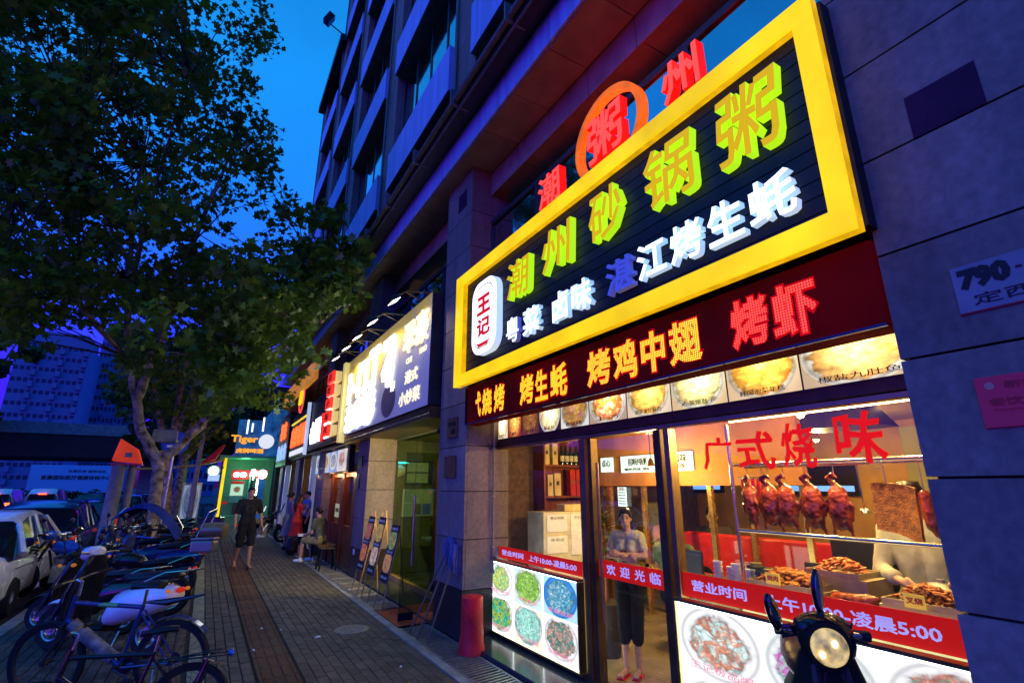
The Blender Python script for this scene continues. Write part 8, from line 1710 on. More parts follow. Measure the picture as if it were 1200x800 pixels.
BL = [(-0.4, 16.45, 6.56, 0.73), (0.12, 9.63, 3.21, 0.54), (-3.86, 14.24, 7.68, 0.36), (-5.87, 17.66, 13.18, 0.66), (-1.14, 17.91, 17.3, 0.63), (-5.82, 14.53, 10.37, 0.35), (-0.5, 11.6, 10.02, 0.68), (-2.38, 13.31, 10.78, 0.63), (-5.79, 16.95, 5.66, 0.36), (-7.8, 18.05, 14.32, 0.43), (-3.53, 16.26, 9.08, 0.39), (0.7, 10.18, 4.33, 0.73), (-5.57, 14.61, 9.99, 0.72), (-6.53, 15.39, 13.04, 0.75), (-7.44, 18.37, 17.45, 0.56), (-6.42, 16.88, 8.96, 0.4), (-0.13, 9.57, 4.14, 0.52), (-4.83, 18.49, 11.08, 0.69), (-1.46, 13.29, 5.58, 0.47), (-3.13, 12.27, 11.97, 0.75), (2.1, 9.54, 6.16, 0.23), (1.25, 13.32, 5.48, 0.65), (-2.08, 11.31, 5.09, 0.54), (1.06, 14.73, 7.06, 0.61), (-2.24, 15.22, 13.44, 0.54), (0.98, 9.57, 5.68, 0.36), (0.92, 14.21, 4.94, 0.7), (-2.93, 16.87, 16.2, 0.72), (-1.91, 15.7, 6.78, 0.64), (-2.67, 16.25, 7.8, 0.6), (-4.97, 15.0, 9.11, 0.44), (0.04, 8.92, 5.36, 0.54), (-3.65, 9.84, 10.3, 0.48), (-2.9, 12.6, 10.52, 0.4), (-3.38, 9.45, 4.89, 0.57), (-3.91, 18.08, 8.96, 0.68), (-4.43, 14.14, 6.83, 0.73), (-6.61, 14.16, 12.37, 0.6), (-5.37, 17.41, 7.55, 0.5), (1.94, 10.96, 7.08, 0.33), (-3.98, 18.34, 13.83, 0.55), (-2.54, 9.72, 6.42, 0.6), (-3.35, 16.32, 13.04, 0.68), (-4.29, 11.24, 6.16, 0.72), (-1.06, 14.95, 9.94, 0.59), (-1.63, 11.47, 9.45, 0.56), (-5.52, 13.06, 9.97, 0.72), (1.57, 10.51, 7.4, 0.31), (-0.88, 14.82, 6.45, 0.54), (-5.7, 16.8, 12.27, 0.38), (1.17, 9.43, 5.2, 0.4), (-1.92, 13.48, 7.8, 0.48), (-5.14, 16.62, 7.89, 0.38), (1.16, 13.61, 7.07, 0.74), (-6.54, 17.68, 12.64, 0.41), (-0.79, 10.11, 7.92, 0.6), (-5.51, 12.29, 11.11, 0.38), (-5.65, 15.92, 7.57, 0.7), (-4.02, 11.65, 7.5, 0.59), (-4.49, 15.47, 16.01, 0.41), (-0.89, 17.6, 10.93, 0.57), (-1.33, 14.02, 12.67, 0.45), (-0.36, 15.63, 16.19, 0.61), (-3.08, 9.41, 4.53, 0.4), (-2.04, 17.27, 15.53, 0.54), (-3.1, 9.04, 3.99, 0.41), (0.14, 9.9, 3.97, 0.6), (-3.16, 11.83, 10.33, 0.6), (-2.4, 9.86, 7.43, 0.68), (0.01, 12.83, 4.8, 0.69), (-1.59, 14.23, 7.66, 0.65), (-2.38, 8.83, 9.55, 0.43), (-0.93, 8.5, 3.95, 0.54), (1.56, 9.82, 6.22, 0.23), (-4.73, 12.25, 10.86, 0.5), (-3.17, 10.12, 8.39, 0.46), (0.14, 13.22, 6.57, 0.73), (-3.56, 11.41, 5.16, 0.62), (-0.33, 10.51, 11.63, 0.36), (-4.56, 12.51, 12.34, 0.74), (-3.27, 13.18, 10.34, 0.46), (0.54, 11.2, 5.42, 0.62), (-7.73, 16.29, 14.71, 0.51), (-6.72, 18.4, 8.84, 0.56), (-2.73, 9.21, 9.77, 0.71), (-3.75, 9.0, 7.51, 0.51), (-5.18, 12.57, 9.7, 0.47), (-8.36, 18.22, 16.88, 0.42), (-2.03, 13.81, 10.01, 0.38), (-4.37, 13.92, 13.49, 0.72), (-0.27, 10.64, 3.74, 0.36), (-1.62, 14.21, 9.15, 0.5), (-0.44, 17.63, 7.17, 0.47), (-1.28, 10.74, 3.92, 0.4), (-5.17, 16.22, 15.78, 0.68), (-2.89, 9.32, 9.39, 0.45), (-5.26, 14.27, 8.71, 0.45), (-2.99, 8.98, 4.16, 0.43), (-0.02, 14.25, 5.73, 0.53), (1.08, 10.4, 5.94, 0.38), (-2.48, 9.16, 9.47, 0.42), (-2.74, 11.36, 5.25, 0.38), (2.04, 9.74, 6.39, 0.3), (-2.68, 15.59, 15.02, 0.53), (-6.59, 17.65, 12.18, 0.53), (-4.87, 13.32, 6.56, 0.7), (-2.8, 11.27, 10.27, 0.43), (-1.92, 16.01, 12.29, 0.45), (-4.88, 18.32, 14.8, 0.69), (1.15, 9.11, 5.84, 0.41), (-2.27, 10.2, 11.82, 0.39), (0.83, 13.99, 3.95, 0.48), (0.46, 14.73, 4.52, 0.67), (-3.83, 11.67, 8.05, 0.36), (-3.5, 13.26, 9.33, 0.63), (0.19, 13.87, 6.86, 0.67), (-3.08, 15.29, 7.73, 0.56), (-3.15, 9.37, 9.85, 0.49), (-0.77, 15.64, 6.0, 0.47), (0.83, 14.49, 7.23, 0.63), (0.27, 17.6, 4.47, 0.6), (-4.19, 15.39, 15.11, 0.57), (-0.17, 17.37, 13.64, 0.44), (-4.24, 14.72, 11.76, 0.71), (-4.77, 16.16, 7.13, 0.44), (-5.96, 16.8, 8.03, 0.7), (0.07, 12.75, 9.91, 0.56), (-4.42, 18.17, 8.47, 0.42), (-6.39, 14.13, 12.36, 0.59), (0.18, 9.11, 4.58, 0.54), (-6.11, 14.66, 12.51, 0.39), (0.97, 14.02, 6.15, 0.64), (-3.86, 9.14, 8.9, 0.43), (-3.32, 15.31, 9.62, 0.65), (-5.2, 13.93, 8.85, 0.5), (-3.97, 12.24, 6.1, 0.62), (0.72, 10.58, 5.22, 0.54), (-3.26, 17.68, 6.49, 0.5), (-3.96, 15.47, 8.91, 0.67), (-1.43, 11.87, 10.38, 0.69), (-2.56, 12.71, 14.28, 0.45), (-4.5, 13.28, 12.93, 0.74), (-2.3, 17.84, 12.86, 0.39), (-4.2, 12.11, 4.38, 0.36), (-3.49, 12.33, 7.8, 0.56), (-7.7, 18.24, 13.86, 0.53), (-2.54, 11.29, 12.2, 0.73), (-0.21, 8.86, 5.24, 0.36), (-3.44, 11.21, 7.55, 0.54), (-2.25, 9.73, 4.85, 0.42), (-2.91, 12.31, 13.24, 0.71), (-5.99, 18.11, 4.9, 0.59), (-6.72, 17.7, 13.56, 0.73), (-5.61, 12.79, 10.55, 0.46), (0.31, 16.25, 13.08, 0.41), (-3.92, 12.25, 5.64, 0.5), (-2.5, 18.16, 9.36, 0.45), (-1.83, 13.95, 12.38, 0.64), (-5.24, 15.56, 8.79, 0.35), (-2.67, 12.35, 14.01, 0.49), (-5.47, 13.0, 9.38, 0.61), (-1.55, 17.87, 7.25, 0.73), (-5.84, 15.86, 9.21, 0.56), (-4.07, 16.8, 8.77, 0.41), (-3.17, 14.16, 8.51, 0.43), (-2.26, 9.38, 10.63, 0.49), (-5.05, 16.34, 12.56, 0.65), (-1.07, 14.79, 11.25, 0.45), (-3.42, 9.02, 8.7, 0.65), (-4.44, 14.61, 5.54, 0.59), (-6.53, 15.34, 14.38, 0.39), (-5.56, 14.99, 8.63, 0.71), (0.02, 9.71, 3.71, 0.65), (-2.62, 8.51, 7.18, 0.65), (-6.03, 17.97, 13.64, 0.43), (-3.54, 9.29, 6.88, 0.52), (-0.38, 10.25, 5.6, 0.41), (-1.48, 12.97, 5.97, 0.58), (-3.72, 13.86, 8.17, 0.71), (-0.99, 12.7, 6.27, 0.66), (-4.7, 12.08, 9.47, 0.71), (-3.69, 14.91, 6.93, 0.73), (-3.52, 11.86, 4.38, 0.39), (-0.07, 14.32, 4.63, 0.37), (-0.2, 11.11, 5.19, 0.51), (-2.81, 9.14, 9.62, 0.64), (-4.14, 10.3, 7.84, 0.73), (-5.33, 14.15, 14.46, 0.47), (-6.12, 17.83, 9.3, 0.73), (-3.65, 16.19, 16.39, 0.4), (-1.34, 11.22, 8.15, 0.57), (-5.21, 17.68, 9.46, 0.5), (-1.61, 9.04, 9.75, 0.73), (-2.94, 17.68, 11.44, 0.58), (-2.74, 15.94, 13.19, 0.45), (-1.69, 14.55, 5.55, 0.4), (-4.23, 15.79, 6.29, 0.39), (-5.1, 12.96, 12.32, 0.6), (-1.51, 12.06, 11.13, 0.37), (-0.72, 16.14, 17.71, 0.48), (-0.78, 13.39, 6.88, 0.7), (-4.4, 12.65, 8.12, 0.74), (-4.98, 16.07, 6.75, 0.64), (-0.72, 16.88, 12.17, 0.62), (-2.61, 13.55, 5.42, 0.63), (-0.23, 10.09, 4.19, 0.55), (-5.58, 16.22, 4.98, 0.68), (-4.89, 13.29, 7.0, 0.4), (1.16, 10.22, 5.94, 0.26), (0.34, 11.53, 8.07, 0.64), (-3.14, 16.08, 8.01, 0.53), (-3.54, 8.64, 9.01, 0.66), (-4.55, 12.88, 7.77, 0.67), (-1.29, 8.75, 5.89, 0.67), (0.81, 13.07, 7.34, 0.64), (1.36, 10.75, 6.58, 0.45), (-4.54, 11.9, 11.86, 0.39), (-3.06, 10.7, 11.19, 0.35), (-3.36, 15.79, 12.5, 0.51), (1.65, 9.69, 5.44, 0.32), (0.58, 15.33, 4.69, 0.66), (-0.18, 17.33, 8.26, 0.64), (-2.63, 11.77, 11.16, 0.45), (0.2, 10.42, 4.59, 0.56), (-4.04, 12.12, 5.94, 0.41), (-0.63, 10.21, 6.69, 0.52), (-1.34, 10.8, 3.95, 0.47), (-2.41, 15.15, 13.86, 0.59), (-3.94, 12.57, 4.89, 0.48), (-2.92, 14.91, 15.89, 0.72), (-1.72, 12.93, 8.63, 0.41), (-2.49, 9.21, 6.38, 0.62), (-2.98, 9.41, 7.79, 0.47), (-6.79, 17.95, 11.82, 0.39), (-4.27, 15.32, 13.22, 0.53), (-2.68, 13.03, 5.75, 0.7), (-4.74, 11.36, 9.19, 0.46), (-3.8, 16.96, 9.64, 0.58), (-2.08, 14.65, 6.84, 0.51), (-3.15, 12.89, 12.8, 0.7), (-3.93, 14.53, 10.28, 0.59), (-5.11, 15.84, 9.5, 0.37), (-5.31, 17.55, 5.84, 0.38), (-3.81, 11.35, 5.47, 0.61), (-3.91, 10.12, 6.36, 0.48), (-0.13, 10.27, 3.77, 0.54), (-2.11, 9.61, 5.18, 0.7), (0.68, 11.39, 5.4, 0.42), (-3.47, 14.69, 12.31, 0.52), (1.04, 9.9, 5.71, 0.35), (-4.2, 11.23, 6.51, 0.56), (-7.8, 18.39, 13.83, 0.67), (-2.63, 8.82, 6.05, 0.4), (-2.64, 9.15, 8.16, 0.39), (-3.27, 9.15, 7.64, 0.42), (-2.19, 11.32, 6.41, 0.36), (-2.7, 9.7, 6.53, 0.38), (-5.43, 18.07, 12.09, 0.54), (-3.75, 17.05, 7.72, 0.67), (-3.9, 14.34, 6.22, 0.46), (-0.41, 17.71, 17.47, 0.4), (-0.78, 15.82, 6.85, 0.54), (1.3, 8.97, 5.71, 0.25), (-1.42, 9.45, 6.0, 0.65), (-3.15, 13.72, 8.52, 0.69), (-3.49, 14.55, 7.74, 0.61), (-3.73, 13.2, 10.6, 0.59), (-1.29, 12.96, 13.93, 0.57), (-6.72, 17.79, 16.19, 0.36), (-1.51, 8.81, 7.96, 0.46), (-5.94, 17.6, 11.01, 0.38), (-2.83, 14.75, 6.21, 0.36), (-5.69, 17.45, 13.06, 0.53), (-3.68, 13.35, 8.07, 0.41), (0.04, 13.27, 5.95, 0.56), (-1.29, 11.81, 5.87, 0.62), (0.32, 10.81, 5.4, 0.6), (0.68, 14.7, 5.89, 0.53), (-3.68, 18.06, 6.89, 0.38), (1.02, 13.95, 7.34, 0.69), (-4.83, 14.65, 8.34, 0.63), (0.02, 15.64, 4.62, 0.74), (-2.14, 15.07, 9.36, 0.57), (-2.15, 8.92, 5.9, 0.43), (-3.59, 14.18, 6.19, 0.71), (-1.98, 11.09, 9.11, 0.5), (-4.64, 9.99, 9.13, 0.48), (-3.02, 11.43, 9.87, 0.6), (-2.95, 13.74, 14.01, 0.46), (-2.69, 9.55, 3.77, 0.53), (0.39, 10.03, 4.83, 0.47), (-4.13, 12.77, 12.82, 0.56), (-3.52, 17.98, 13.93, 0.54), (-7.29, 18.47, 13.91, 0.6), (-1.47, 15.22, 6.96, 0.56), (-2.43, 8.79, 8.95, 0.4), (-4.26, 13.43, 10.06, 0.43), (-1.87, 15.63, 13.22, 0.37), (-1.34, 10.84, 10.75, 0.38), (-2.28, 12.96, 12.58, 0.71), (-4.15, 17.59, 7.51, 0.62), (-4.82, 11.95, 8.3, 0.42), (-0.71, 17.83, 6.75, 0.36), (-4.24, 16.03, 5.79, 0.6), (-1.51, 12.78, 5.49, 0.43), (-3.22, 8.87, 8.91, 0.73), (-3.69, 16.31, 13.14, 0.55), (-3.1, 14.89, 13.25, 0.49), (-4.17, 14.57, 11.14, 0.55), (-1.55, 13.23, 6.13, 0.73), (-2.31, 17.81, 5.86, 0.6), (-0.62, 15.62, 5.59, 0.43), (-2.14, 8.71, 8.94, 0.62), (-2.43, 8.76, 7.86, 0.36), (-0.57, 12.86, 10.61, 0.62), (-0.74, 11.37, 6.03, 0.71), (-0.36, 9.89, 4.9, 0.68), (-3.78, 15.87, 7.46, 0.48), (-5.45, 18.28, 12.92, 0.61), (-2.18, 15.06, 8.32, 0.45), (-6.2, 14.32, 12.77, 0.59), (-2.0, 13.21, 9.35, 0.5), (0.75, 14.78, 8.8, 0.56), (-3.56, 12.0, 4.78, 0.4), (1.09, 9.65, 4.73, 0.24), (-3.21, 12.85, 5.1, 0.58), (-4.15, 13.98, 11.76, 0.59), (1.78, 10.23, 6.63, 0.36), (-3.54, 15.32, 12.62, 0.5), (-5.3, 12.09, 10.25, 0.62), (-0.6, 16.66, 10.8, 0.48), (-2.81, 15.29, 5.67, 0.52), (-1.09, 17.29, 4.9, 0.43), (0.78, 9.52, 6.81, 0.37), (-2.42, 9.75, 7.31, 0.62), (-0.82, 15.8, 14.35, 0.71), (-1.78, 14.6, 13.69, 0.73), (-3.01, 14.1, 15.12, 0.62), (-3.14, 13.77, 7.18, 0.67), (-0.97, 14.14, 7.15, 0.68), (-7.25, 17.16, 14.98, 0.68), (-0.29, 15.51, 4.69, 0.5), (-4.66, 15.6, 5.28, 0.54), (-3.28, 12.37, 4.95, 0.54), (-0.7, 14.44, 13.15, 0.43), (-3.62, 12.78, 7.0, 0.71), (-0.69, 12.81, 13.28, 0.42), (-3.1, 10.16, 7.86, 0.62), (-1.73, 11.05, 9.66, 0.41), (-3.27, 9.25, 6.22, 0.56), (-1.69, 11.09, 6.78, 0.65), (-0.07, 8.81, 7.21, 0.46), (-2.97, 14.33, 10.46, 0.35), (-2.89, 17.9, 10.64, 0.57), (-1.57, 15.14, 12.69, 0.55), (-5.41, 11.89, 11.19, 0.68), (-1.32, 9.51, 9.01, 0.45), (-6.41, 15.95, 13.74, 0.43), (-2.92, 9.81, 5.11, 0.68), (0.17, 15.76, 4.48, 0.64), (-3.45, 12.3, 8.22, 0.51), (0.97, 11.05, 6.46, 0.58), (-3.9, 13.09, 9.13, 0.52), (1.79, 9.56, 6.29, 0.33), (-3.11, 9.15, 6.62, 0.61), (-1.3, 14.1, 10.75, 0.57), (-4.12, 13.47, 7.26, 0.43), (-1.81, 14.91, 4.64, 0.48), (-3.66, 14.03, 6.56, 0.47), (-2.5, 14.77, 10.38, 0.7), (-2.89, 14.12, 7.98, 0.62), (-5.76, 17.72, 13.88, 0.41), (-6.15, 18.07, 15.34, 0.37), (-3.54, 12.21, 4.77, 0.43), (-3.29, 12.46, 5.21, 0.75), (-0.32, 15.13, 4.1, 0.4), (-1.41, 10.03, 4.79, 0.39), (1.11, 13.16, 6.19, 0.72), (-2.09, 9.95, 11.19, 0.73), (-6.13, 15.33, 13.93, 0.52), (-3.29, 16.13, 14.03, 0.66), (0.08, 13.41, 10.13, 0.51), (-2.46, 13.19, 10.51, 0.73), (0.21, 11.95, 4.45, 0.71), (-0.97, 13.16, 10.31, 0.57), (1.26, 9.35, 5.83, 0.4), (-4.22, 16.53, 14.84, 0.58), (-2.12, 18.35, 7.95, 0.48), (-1.16, 11.35, 7.01, 0.56), (-3.5, 14.65, 6.19, 0.5), (-0.68, 16.31, 12.66, 0.51), (-3.37, 9.76, 7.5, 0.7), (-2.44, 9.82, 6.32, 0.43), (-2.63, 9.94, 10.3, 0.59), (-2.44, 16.01, 6.77, 0.63), (-3.78, 12.9, 9.93, 0.7), (-3.37, 8.68, 8.7, 0.49), (0.12, 12.56, 9.28, 0.49), (-4.92, 18.02, 18.9, 0.64), (-6.61, 16.33, 12.99, 0.55), (-0.06, 10.51, 3.6, 0.28), (0.21, 13.17, 6.44, 0.31), (-0.05, 13.94, 3.58, 0.45), (-0.17, 14.12, 7.06, 0.36), (-0.67, 14.47, 5.23, 0.38), (0.99, 12.65, 6.02, 0.37), (1.37, 13.93, 3.91, 0.41), (-0.1, 10.83, 5.07, 0.29), (1.69, 8.85, 5.13, 0.29), (1.33, 9.51, 4.01, 0.37), (-0.13, 13.41, 4.96, 0.41), (1.01, 9.51, 4.52, 0.3), (-0.23, 12.92, 3.37, 0.36), (1.18, 9.58, 5.19, 0.44), (0.48, 10.87, 4.27, 0.4), (1.03, 9.78, 4.55, 0.43), (0.31, 10.08, 3.96, 0.36), (0.37, 10.95, 5.28, 0.26), (-0.25, 10.12, 5.49, 0.25), (1.93, 9.04, 5.18, 0.34), (0.44, 13.72, 4.83, 0.29), (0.84, 11.08, 3.25, 0.27), (0.28, 11.22, 3.58, 0.38), (-0.1, 11.13, 5.21, 0.35), (1.51, 10.42, 5.15, 0.35), (-0.0, 10.85, 4.31, 0.29), (0.46, 9.66, 4.83, 0.32), (0.51, 12.99, 6.04, 0.35), (0.62, 10.88, 4.8, 0.39), (0.78, 11.24, 4.35, 0.38), (-0.11, 11.96, 5.44, 0.25), (-0.41, 13.33, 5.95, 0.41), (1.57, 9.43, 6.28, 0.28), (1.95, 9.27, 6.22, 0.37), (1.27, 9.96, 7.17, 0.36), (1.36, 13.49, 6.02, 0.41), (1.76, 8.88, 5.47, 0.34), (-0.57, 11.9, 4.63, 0.4), (1.42, 10.25, 5.9, 0.38), (0.21, 11.86, 3.66, 0.36), (0.11, 11.87, 3.82, 0.4), (1.0, 9.28, 4.9, 0.41), (-0.55, 9.9, 4.78, 0.34), (0.27, 13.38, 7.37, 0.37), (2.06, 9.56, 6.44, 0.37), (1.56, 9.17, 5.12, 0.33), (1.89, 9.81, 5.4, 0.42), (1.39, 9.18, 5.21, 0.4), (0.07, 10.75, 6.11, 0.39), (1.17, 10.57, 5.25, 0.28), (1.62, 10.44, 5.64, 0.42), (-0.73, 10.82, 5.76, 0.3), (-0.78, 11.2, 6.14, 0.34), (2.09, 9.88, 6.13, 0.31), (0.96, 11.36, 7.48, 0.39), (1.07, 11.48, 6.57, 0.26), (0.79, 11.44, 3.84, 0.34), (-0.06, 11.58, 4.28, 0.33), (1.48, 8.96, 5.58, 0.38), (1.34, 9.49, 6.88, 0.43), (0.82, 10.15, 5.4, 0.31), (0.26, 9.78, 5.33, 0.27), (0.83, 9.86, 3.76, 0.35), (-0.15, 14.02, 4.4, 0.42), (1.39, 10.35, 7.24, 0.31), (2.13, 10.28, 6.31, 0.35), (0.04, 11.65, 5.35, 0.28), (1.29, 13.0, 5.76, 0.32), (1.03, 9.84, 6.28, 0.3), (1.54, 9.38, 6.24, 0.26), (0.25, 10.64, 4.85, 0.27), (1.93, 9.23, 5.73, 0.33), (0.31, 9.79, 4.78, 0.39), (1.74, 9.92, 6.05, 0.28), (1.13, 10.49, 6.52, 0.38), (0.17, 12.35, 6.72, 0.29), (1.35, 9.2, 4.88, 0.27), (-0.2, 14.07, 5.57, 0.41), (1.68, 9.54, 5.7, 0.43), (0.2, 12.34, 4.92, 0.26), (1.64, 13.94, 4.54, 0.33), (1.84, 9.97, 5.35, 0.42), (0.03, 12.04, 5.19, 0.31), (1.96, 10.36, 6.31, 0.33), (0.02, 10.24, 3.02, 0.27), (-0.61, 9.63, 5.15, 0.28), (1.1, 9.16, 5.49, 0.34), (1.44, 9.92, 5.74, 0.29), (1.11, 14.11, 9.21, 0.44), (1.21, 11.49, 5.6, 0.4)]
t1 = thing('plane_tree', 'big plane tree whose pale mottled trunk forks low and whose crown fills the upper left', 'tree', (-.9, 14.5, 0))
limbs(t1, [([(-.84, 14.5, -.02), (-.87, 14.5, .15), (-.93, 14.5, 1.1), (-.98, 14.5, 2.1), (-1.08, 14.5, 2.5)], [.18, .14, .122, .12, .135])], None, 1, M['bark'], 'trunk')
limbs(t1, [([(-1.05, 14.5, 2.35), (-1.45, 14.45, 2.95), (-1.62, 14.4, 3.6), (-1.95, 14.3, 4.6), (-2.3, 14.1, 6.5), (-2.5, 14, 9.5)], [.125, .11, .095, .08, .06, .035]),
           ([(-1.65, 14.4, 3.7), (-1.5, 14.2, 4.3), (-1.35, 13.9, 5.4), (-1.1, 13.6, 7.5), (-.6, 13.2, 10.2)], [.11, .09, .08, .06, .03]),
           ([(-1.0, 14.5, 2.3), (-.62, 14.45, 2.7), (-.28, 14.4, 3.15), (-.12, 14.3, 3.7), (-.1, 14.1, 4.6), (.1, 13.8, 6.5)], [.13, .10, .09, .075, .06, .035]),
           ([(-.28, 14.4, 3.2), (.3, 13.6, 3.9), (.9, 12.6, 4.6), (1.6, 11.3, 5.1), (2.1, 10.4, 5.6)], [.06, .05, .04, .025, .01]),
           ([(-.12, 14.3, 3.8), (.5, 13.7, 5.2), (.9, 13.2, 7.0)], [.06, .045, .02]), ([(-1.35, 13.9, 5.4), (-2.4, 12.6, 6.8), (-3.2, 11.4, 8.2)], [.06, .04, .02]),
           ([(-1.9, 14.3, 4.5), (-3.0, 13.6, 5.6), (-4.2, 13, 7.4)], [.07, .05, .02]), ([(-2.2, 14.1, 6.2), (-2.0, 13.0, 8.4), (-1.7, 12.2, 11)], [.06, .04, .015])], None, 2, M['bark'])
rt_ = random.Random(9); tw = MB(); skel = [(-2.3, 14.1, 6.5), (-1.1, 13.6, 7.5), (.1, 13.8, 6.5), (.9, 12.6, 4.6), (-3.2, 11.4, 8.2), (-.6, 13.2, 10.2), (1.6, 11.3, 5.1), (-1.7, 12.2, 11), (-.12, 14.3, 3.7), (-4.2, 13, 7.4), (-2.5, 14, 9.5), (-1.95, 14.3, 4.6)]
for (x, y, z, rad) in BL:
    b = Vector((x, y, z)); a = min((Vector(s_) for s_ in skel), key=lambda s_: (s_ - b).length); mid = a.lerp(b, .5) + Vector((rt_.uniform(-.2, .2), rt_.uniform(-.2, .2), rt_.uniform(0, .3)))
    if (a - b).length < 4.5: tw.tube([a, mid, b], [.022, .014, .006], 4, cap=False)
tw.build('twigs', mat('dark_twig', (.04, .03, .02), rough=.9), t1)['kind'] = 'stuff'
crown(t1, BL, 78, .18, 21, M['leaf'])
def generic_tree(label, x, y, h, R_, seed, trunk_r=.18, per=34, leaf=.30, mm='leaf_dark', zc=.62, shape=SIMPLE, nb=34, lean=0):
    t_ = thing('street_tree', label, 'tree', (x, y, 0)); r = random.Random(seed)
    zf = h * .33
    limbs(t_, [([(x, y, -.1), (x + lean * .5, y, zf * .5), (x + lean, y, zf)], [trunk_r * 1.2, trunk_r, trunk_r * .85])], None, seed, M['bark'], 'trunk')
    ps = []
    for k in range(5):
        a = k * 1.257 + r.uniform(-.3, .3); e = (x + lean + math.cos(a) * R_ * .6, y + math.sin(a) * R_ * .6, zf + (h - zf) * r.uniform(.4, .8)); ps.append(([(x + lean, y, zf - .1), ((x + lean + e[0]) / 2, (y + e[1]) / 2, zf + (e[2] - zf) * .4), e], [trunk_r * .6, trunk_r * .4, trunk_r * .12]))
    limbs(t_, ps, None, seed, M['bark']); bl = []
    for k in range(nb):
        while True:
            p = Vector((r.uniform(-1, 1), r.uniform(-1, 1), r.uniform(-1, 1)))
            if p.length < 1: break
        bl.append((x + lean + p.x * R_, y + p.y * R_, zf + (h - zf) * (.52 + p.z * .5), r.uniform(.55, 1.1) * R_ / 3.2))
    crown(t_, bl, per, leaf, seed, M[mm], shape)
    return t_
generic_tree('second plane tree in the kerb row, reddish trunk just right of the big forked one', -.9, 20.3, 8.5, 2.2, 31, .17, 75, .22, 'leaf', shape=LEAF, nb=34, lean=-.3)
generic_tree('third tree of the kerb row beyond the first two', -1.0, 27.5, 9, 3.2, 32, .18)
generic_tree('fourth and farthest tree of the kerb row near the kiosk', -1.2, 36, 9, 3.2, 33, .18)
generic_tree('dark tree on the far side of the road at the left edge', -13.2, 27, 13, 4.2, 34, .22, 60, .34)
generic_tree('dark tree rising in front of the overpass at the left edge', -17.5, 56, 18, 4.6, 36, .3, 60, .5)
generic_tree('far street tree showing over the kiosk roof', -2.5, 46, 12, 4.2, 38, .2, 50, .36)
generic_tree('far street tree behind the beer sign', 1.0, 44, 11, 3.5, 39, .2, 50, .36)
# ================================================================== posts and far structures at the left
gp2 = thing('hooded_gate_post', 'orange-red hood on two round grey posts standing behind the parked scooters', 'post', (-1.8, 15.6, 0))
M['hood_red_glow'] = emis('orange_hood_lit', (1., .07, .02), .42, base=(.7, .07, .02), var=.35, scale=3)  # red light falling on the hood, put into its colour and glow
m = MB(); m.add([(-2.02, 15.5, 2.33), (-1.42, 15.5, 2.28), (-1.42, 15.9, 2.28), (-2.02, 15.9, 2.33), (-1.93, 15.5, 2.86), (-1.55, 15.5, 2.62), (-1.55, 15.9, 2.62), (-1.93, 15.9, 2.86)], [(0, 3, 2, 1), (4, 5, 6, 7), (0, 1, 5, 4), (1, 2, 6, 5), (2, 3, 7, 6), (3, 0, 4, 7)]); m.build('hood', M['hood_red_glow'], gp2, bevel=.02)
m = MB(); m.box(-1.78, 15.485, 2.42, -1.64, 15.499, 2.53); m.build('plate', M['concrete'], gp2); m = MB(); m.box(-2.03, 15.48, 2.24, -1.41, 15.92, 2.275); m.build('base_plate', M['redplate'], gp2)
for x, y in ((-1.86, 15.62), (-1.60, 15.8)): m = MB(); m.tube([(x, y, 0), (x, y, 2.26)], [.15 if x < -1.8 else .09, .14 if x < -1.8 else .085], 18); m.build('post', M['concrete'], gp2, smooth=True)
for (x, y, h, r_, lab) in ((-.35, 23.5, 6.5, .10, 'leaning-looking pale lamp post beyond the trunks'), (-.9, 30, 6.5, .08, 'thin pale lamp post farther down the kerb row')):
    t_ = thing('lamp_post', lab, 'lamp post', (x, y, 0)); m = MB(); m.tube([(x, y, 0), (x, y, 1.0), (x, y, h)], [r_ * 1.2, r_, r_ * .6], 12); m.build('pole', M['concrete'], t_, smooth=True); m = MB(); m.tube([(x, y, h - .1), (x - .8, y, h + .3), (x - 1.4, y, h + .35)], .04, 8); m.build('arm', M['concrete'], t_); m = MB(); m.obox((x - 1.55, y, h + .33), (.5, .2, .1)); m.build('lamp_head', M['steel'], t_)
bs = thing('blue_road_sign', 'round blue road sign with a white symbol behind the fork of the big tree', 'road sign', (-.9, 17.4, 0)); m = MB(); m.tube([(-.9, 17.4, 0), (-.9, 17.4, 3.2)], .035, 8); m.build('pole', M['steel'], bs); m = MB(); m.lathe([(.33, 0), (.33, .02)], 28, c=(-.9, 17.35, 2.92), R=rot_to((0, -1, 0))); m.build('disc', mat('blue_sign_face', (.02, .07, .45), rough=.4), bs)
m = MB(); m.box(-1.08, 17.31, 2.80, -.74, 17.325, 2.86); m.box(-1.08, 17.31, 2.95, -.74, 17.325, 2.99); m.build('symbol', M['white'], bs)
jb = thing('signal_box', 'small pale grey box fixed on the back of the forked trunk', 'junction box', (-1.1, 14.9, 2.8)); m = MB(); m.box(-1.25, 14.72, 2.75, -.75, 15.0, 3.05); m.build('box', M['concrete'], jb, bevel=.02)
pstr = thing('standing_poster', 'pale lit standing poster beyond the second trunk', 'poster', (-.4, 24.5, 0)); m = MB(); m.box(-.75, 24.5, .3, -.1, 24.6, 1.9); m.build('frame', M['steel'], pstr); picture('sheet', (-.70, 24.495, .4), (.55, 0, 0), (0, 0, 1.4), .006, [dishmat('poster_print', (.4, .5, .7), (.3, .4, .7), [(.6, .7, .9), (.1, .2, .5), (.8, .8, .8)], .5, seed=90)], pstr)
ov = thing('road_overpass', 'long dark concrete overpass crossing the road far behind the traffic', 'overpass', (-30, 62, 0))
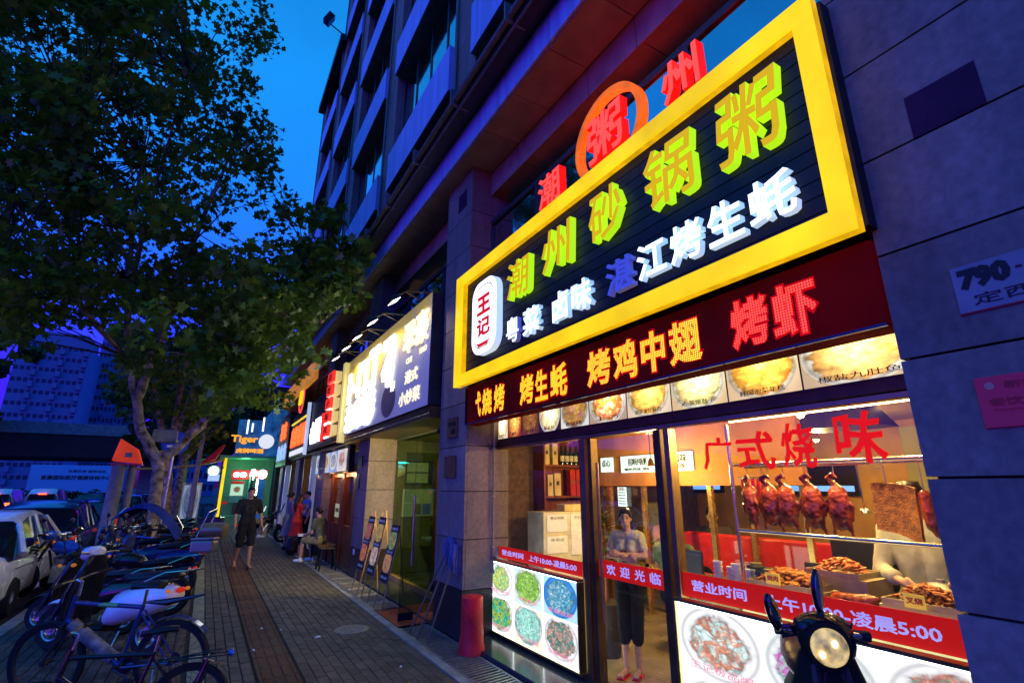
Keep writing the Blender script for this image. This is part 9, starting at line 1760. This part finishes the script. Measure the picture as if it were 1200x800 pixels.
m = MB(); m.box(-90, 60, 4.3, -3.2, 70, 6.3); m.build('deck', mat('overpass_concrete', (.05, .028, .03), rough=.9, var=.3, scale=1), ov); m = MB(); m.box(-90, 59.9, 6.303, -3.2, 60.1, 7.3); m.build('parapet', M['concrete'], ov)
for x in (-5, -22, -42): m = MB(); m.box(x - .8, 63, -.3, x + .8, 65, 4.29); m.build('pier', M['concrete'], ov)
bbd = thing('billboard', 'wide pale blue-white billboard with a line of dark characters under the overpass', 'billboard', (-17, 75, 0))
m = MB(); m.box(-16.6, 75, .3, -8.7, 75.3, 4.1); m.build('face', emis('blue_glow_billboard', (.008, .06, .6), .55, base=(.12, .15, .3)), bbd)  # blue sky light on the face put in as glow
letters('lettering', '爱康国际医疗健康体检中心', (-15.6, 74.95, 2.5), (6.2, 0, 0), (0, 0, .5), .02, [M['ink']], bbd, bold=.03); letters('lettering', '关爱生命 服务社区', (-13.4, 74.95, 3.3), (3.4, 0, 0), (0, 0, .3), .02, [M['ink']], bbd)
m = MB(); m.box(-16, 75.1, -.3, -15.7, 75.2, .3); m.box(-9.7, 75.1, -.3, -9.4, 75.2, .3); m.build('leg', M['steel'], bbd)
hd_ = thing('hedge', 'dark clipped hedge below the billboard', 'hedge', (-14, 72, 0)); r = random.Random(4); crown(hd_, [(-19 + k * .55, 72 + r.uniform(-.4, .4), .5 + r.uniform(-.2, .5), .8) for k in range(24)], 60, .3, 41, M['leaf_dark'], SIMPLE)
# far tower blocks
M['tower'] = mat('far_tower_render', (.13, .17, .32), rough=.8, var=.12, scale=.2); M['tower_glass'] = mat('far_tower_window', (.03, .04, .07), rough=.2)
def tower(lab, x, y, w, d, h, nf, nb, seed):
    t_ = thing('tower_block', lab, 'tower block', (x, y, 0)); m = MB(); m.box(x - w / 2, y, -.3, x + w / 2, y + d, h); m.build('wall', M['tower'], t_)
    m = MB(); m.box(x - w / 2 + .8, y + 1, h + .01, x + w / 2 - .8, y + d - 1, h + 2.2); m.build('roof', M['tower'], t_)
    fh = h / nf; bw = w / nb; wm = MB(); bm = MB()
    for i in range(nf):
        for j in range(nb):
            if j % 4 == 3: bm.box(x - w / 2 + j * bw + .1, y - .7, i * fh, x - w / 2 + (j + 1) * bw - .1, y - .01, i * fh + 1.0)
            wm.box(x - w / 2 + j * bw + bw * .18, y - .06, i * fh + .9, x - w / 2 + (j + 1) * bw - bw * .18, y - .005, i * fh + fh - .5)
    wm.build('windows', M['tower_glass'], t_)['kind'] = 'stuff'; bm.build('balconies', M['tower'], t_)['kind'] = 'stuff'
tower('blue tower block in the gap of the leaves, nearer one', -27, 118, 10, 12, 27, 13, 12, 1)
tower('taller blue tower block in the gap of the leaves, right one', -19, 132, 8, 12, 34, 15, 12, 2)
tower('far block behind the street trees at the end of the road', -5, 150, 14, 12, 20, 7, 10, 4)
fw_ = thing('far_building', 'dark shop building closing the pavement beyond the kiosk', 'building', (6, 52, 0)); m = MB(); m.box(3, 41, -.2, 14, 80, 9); m.build('wall', M['stone_dark'], fw_)
for k in range(6): m = MB(); m.box(2.93, 42 + k * 3, 4, 2.99, 44 + k * 3, 6); m.build('window', M['window'], fw_)
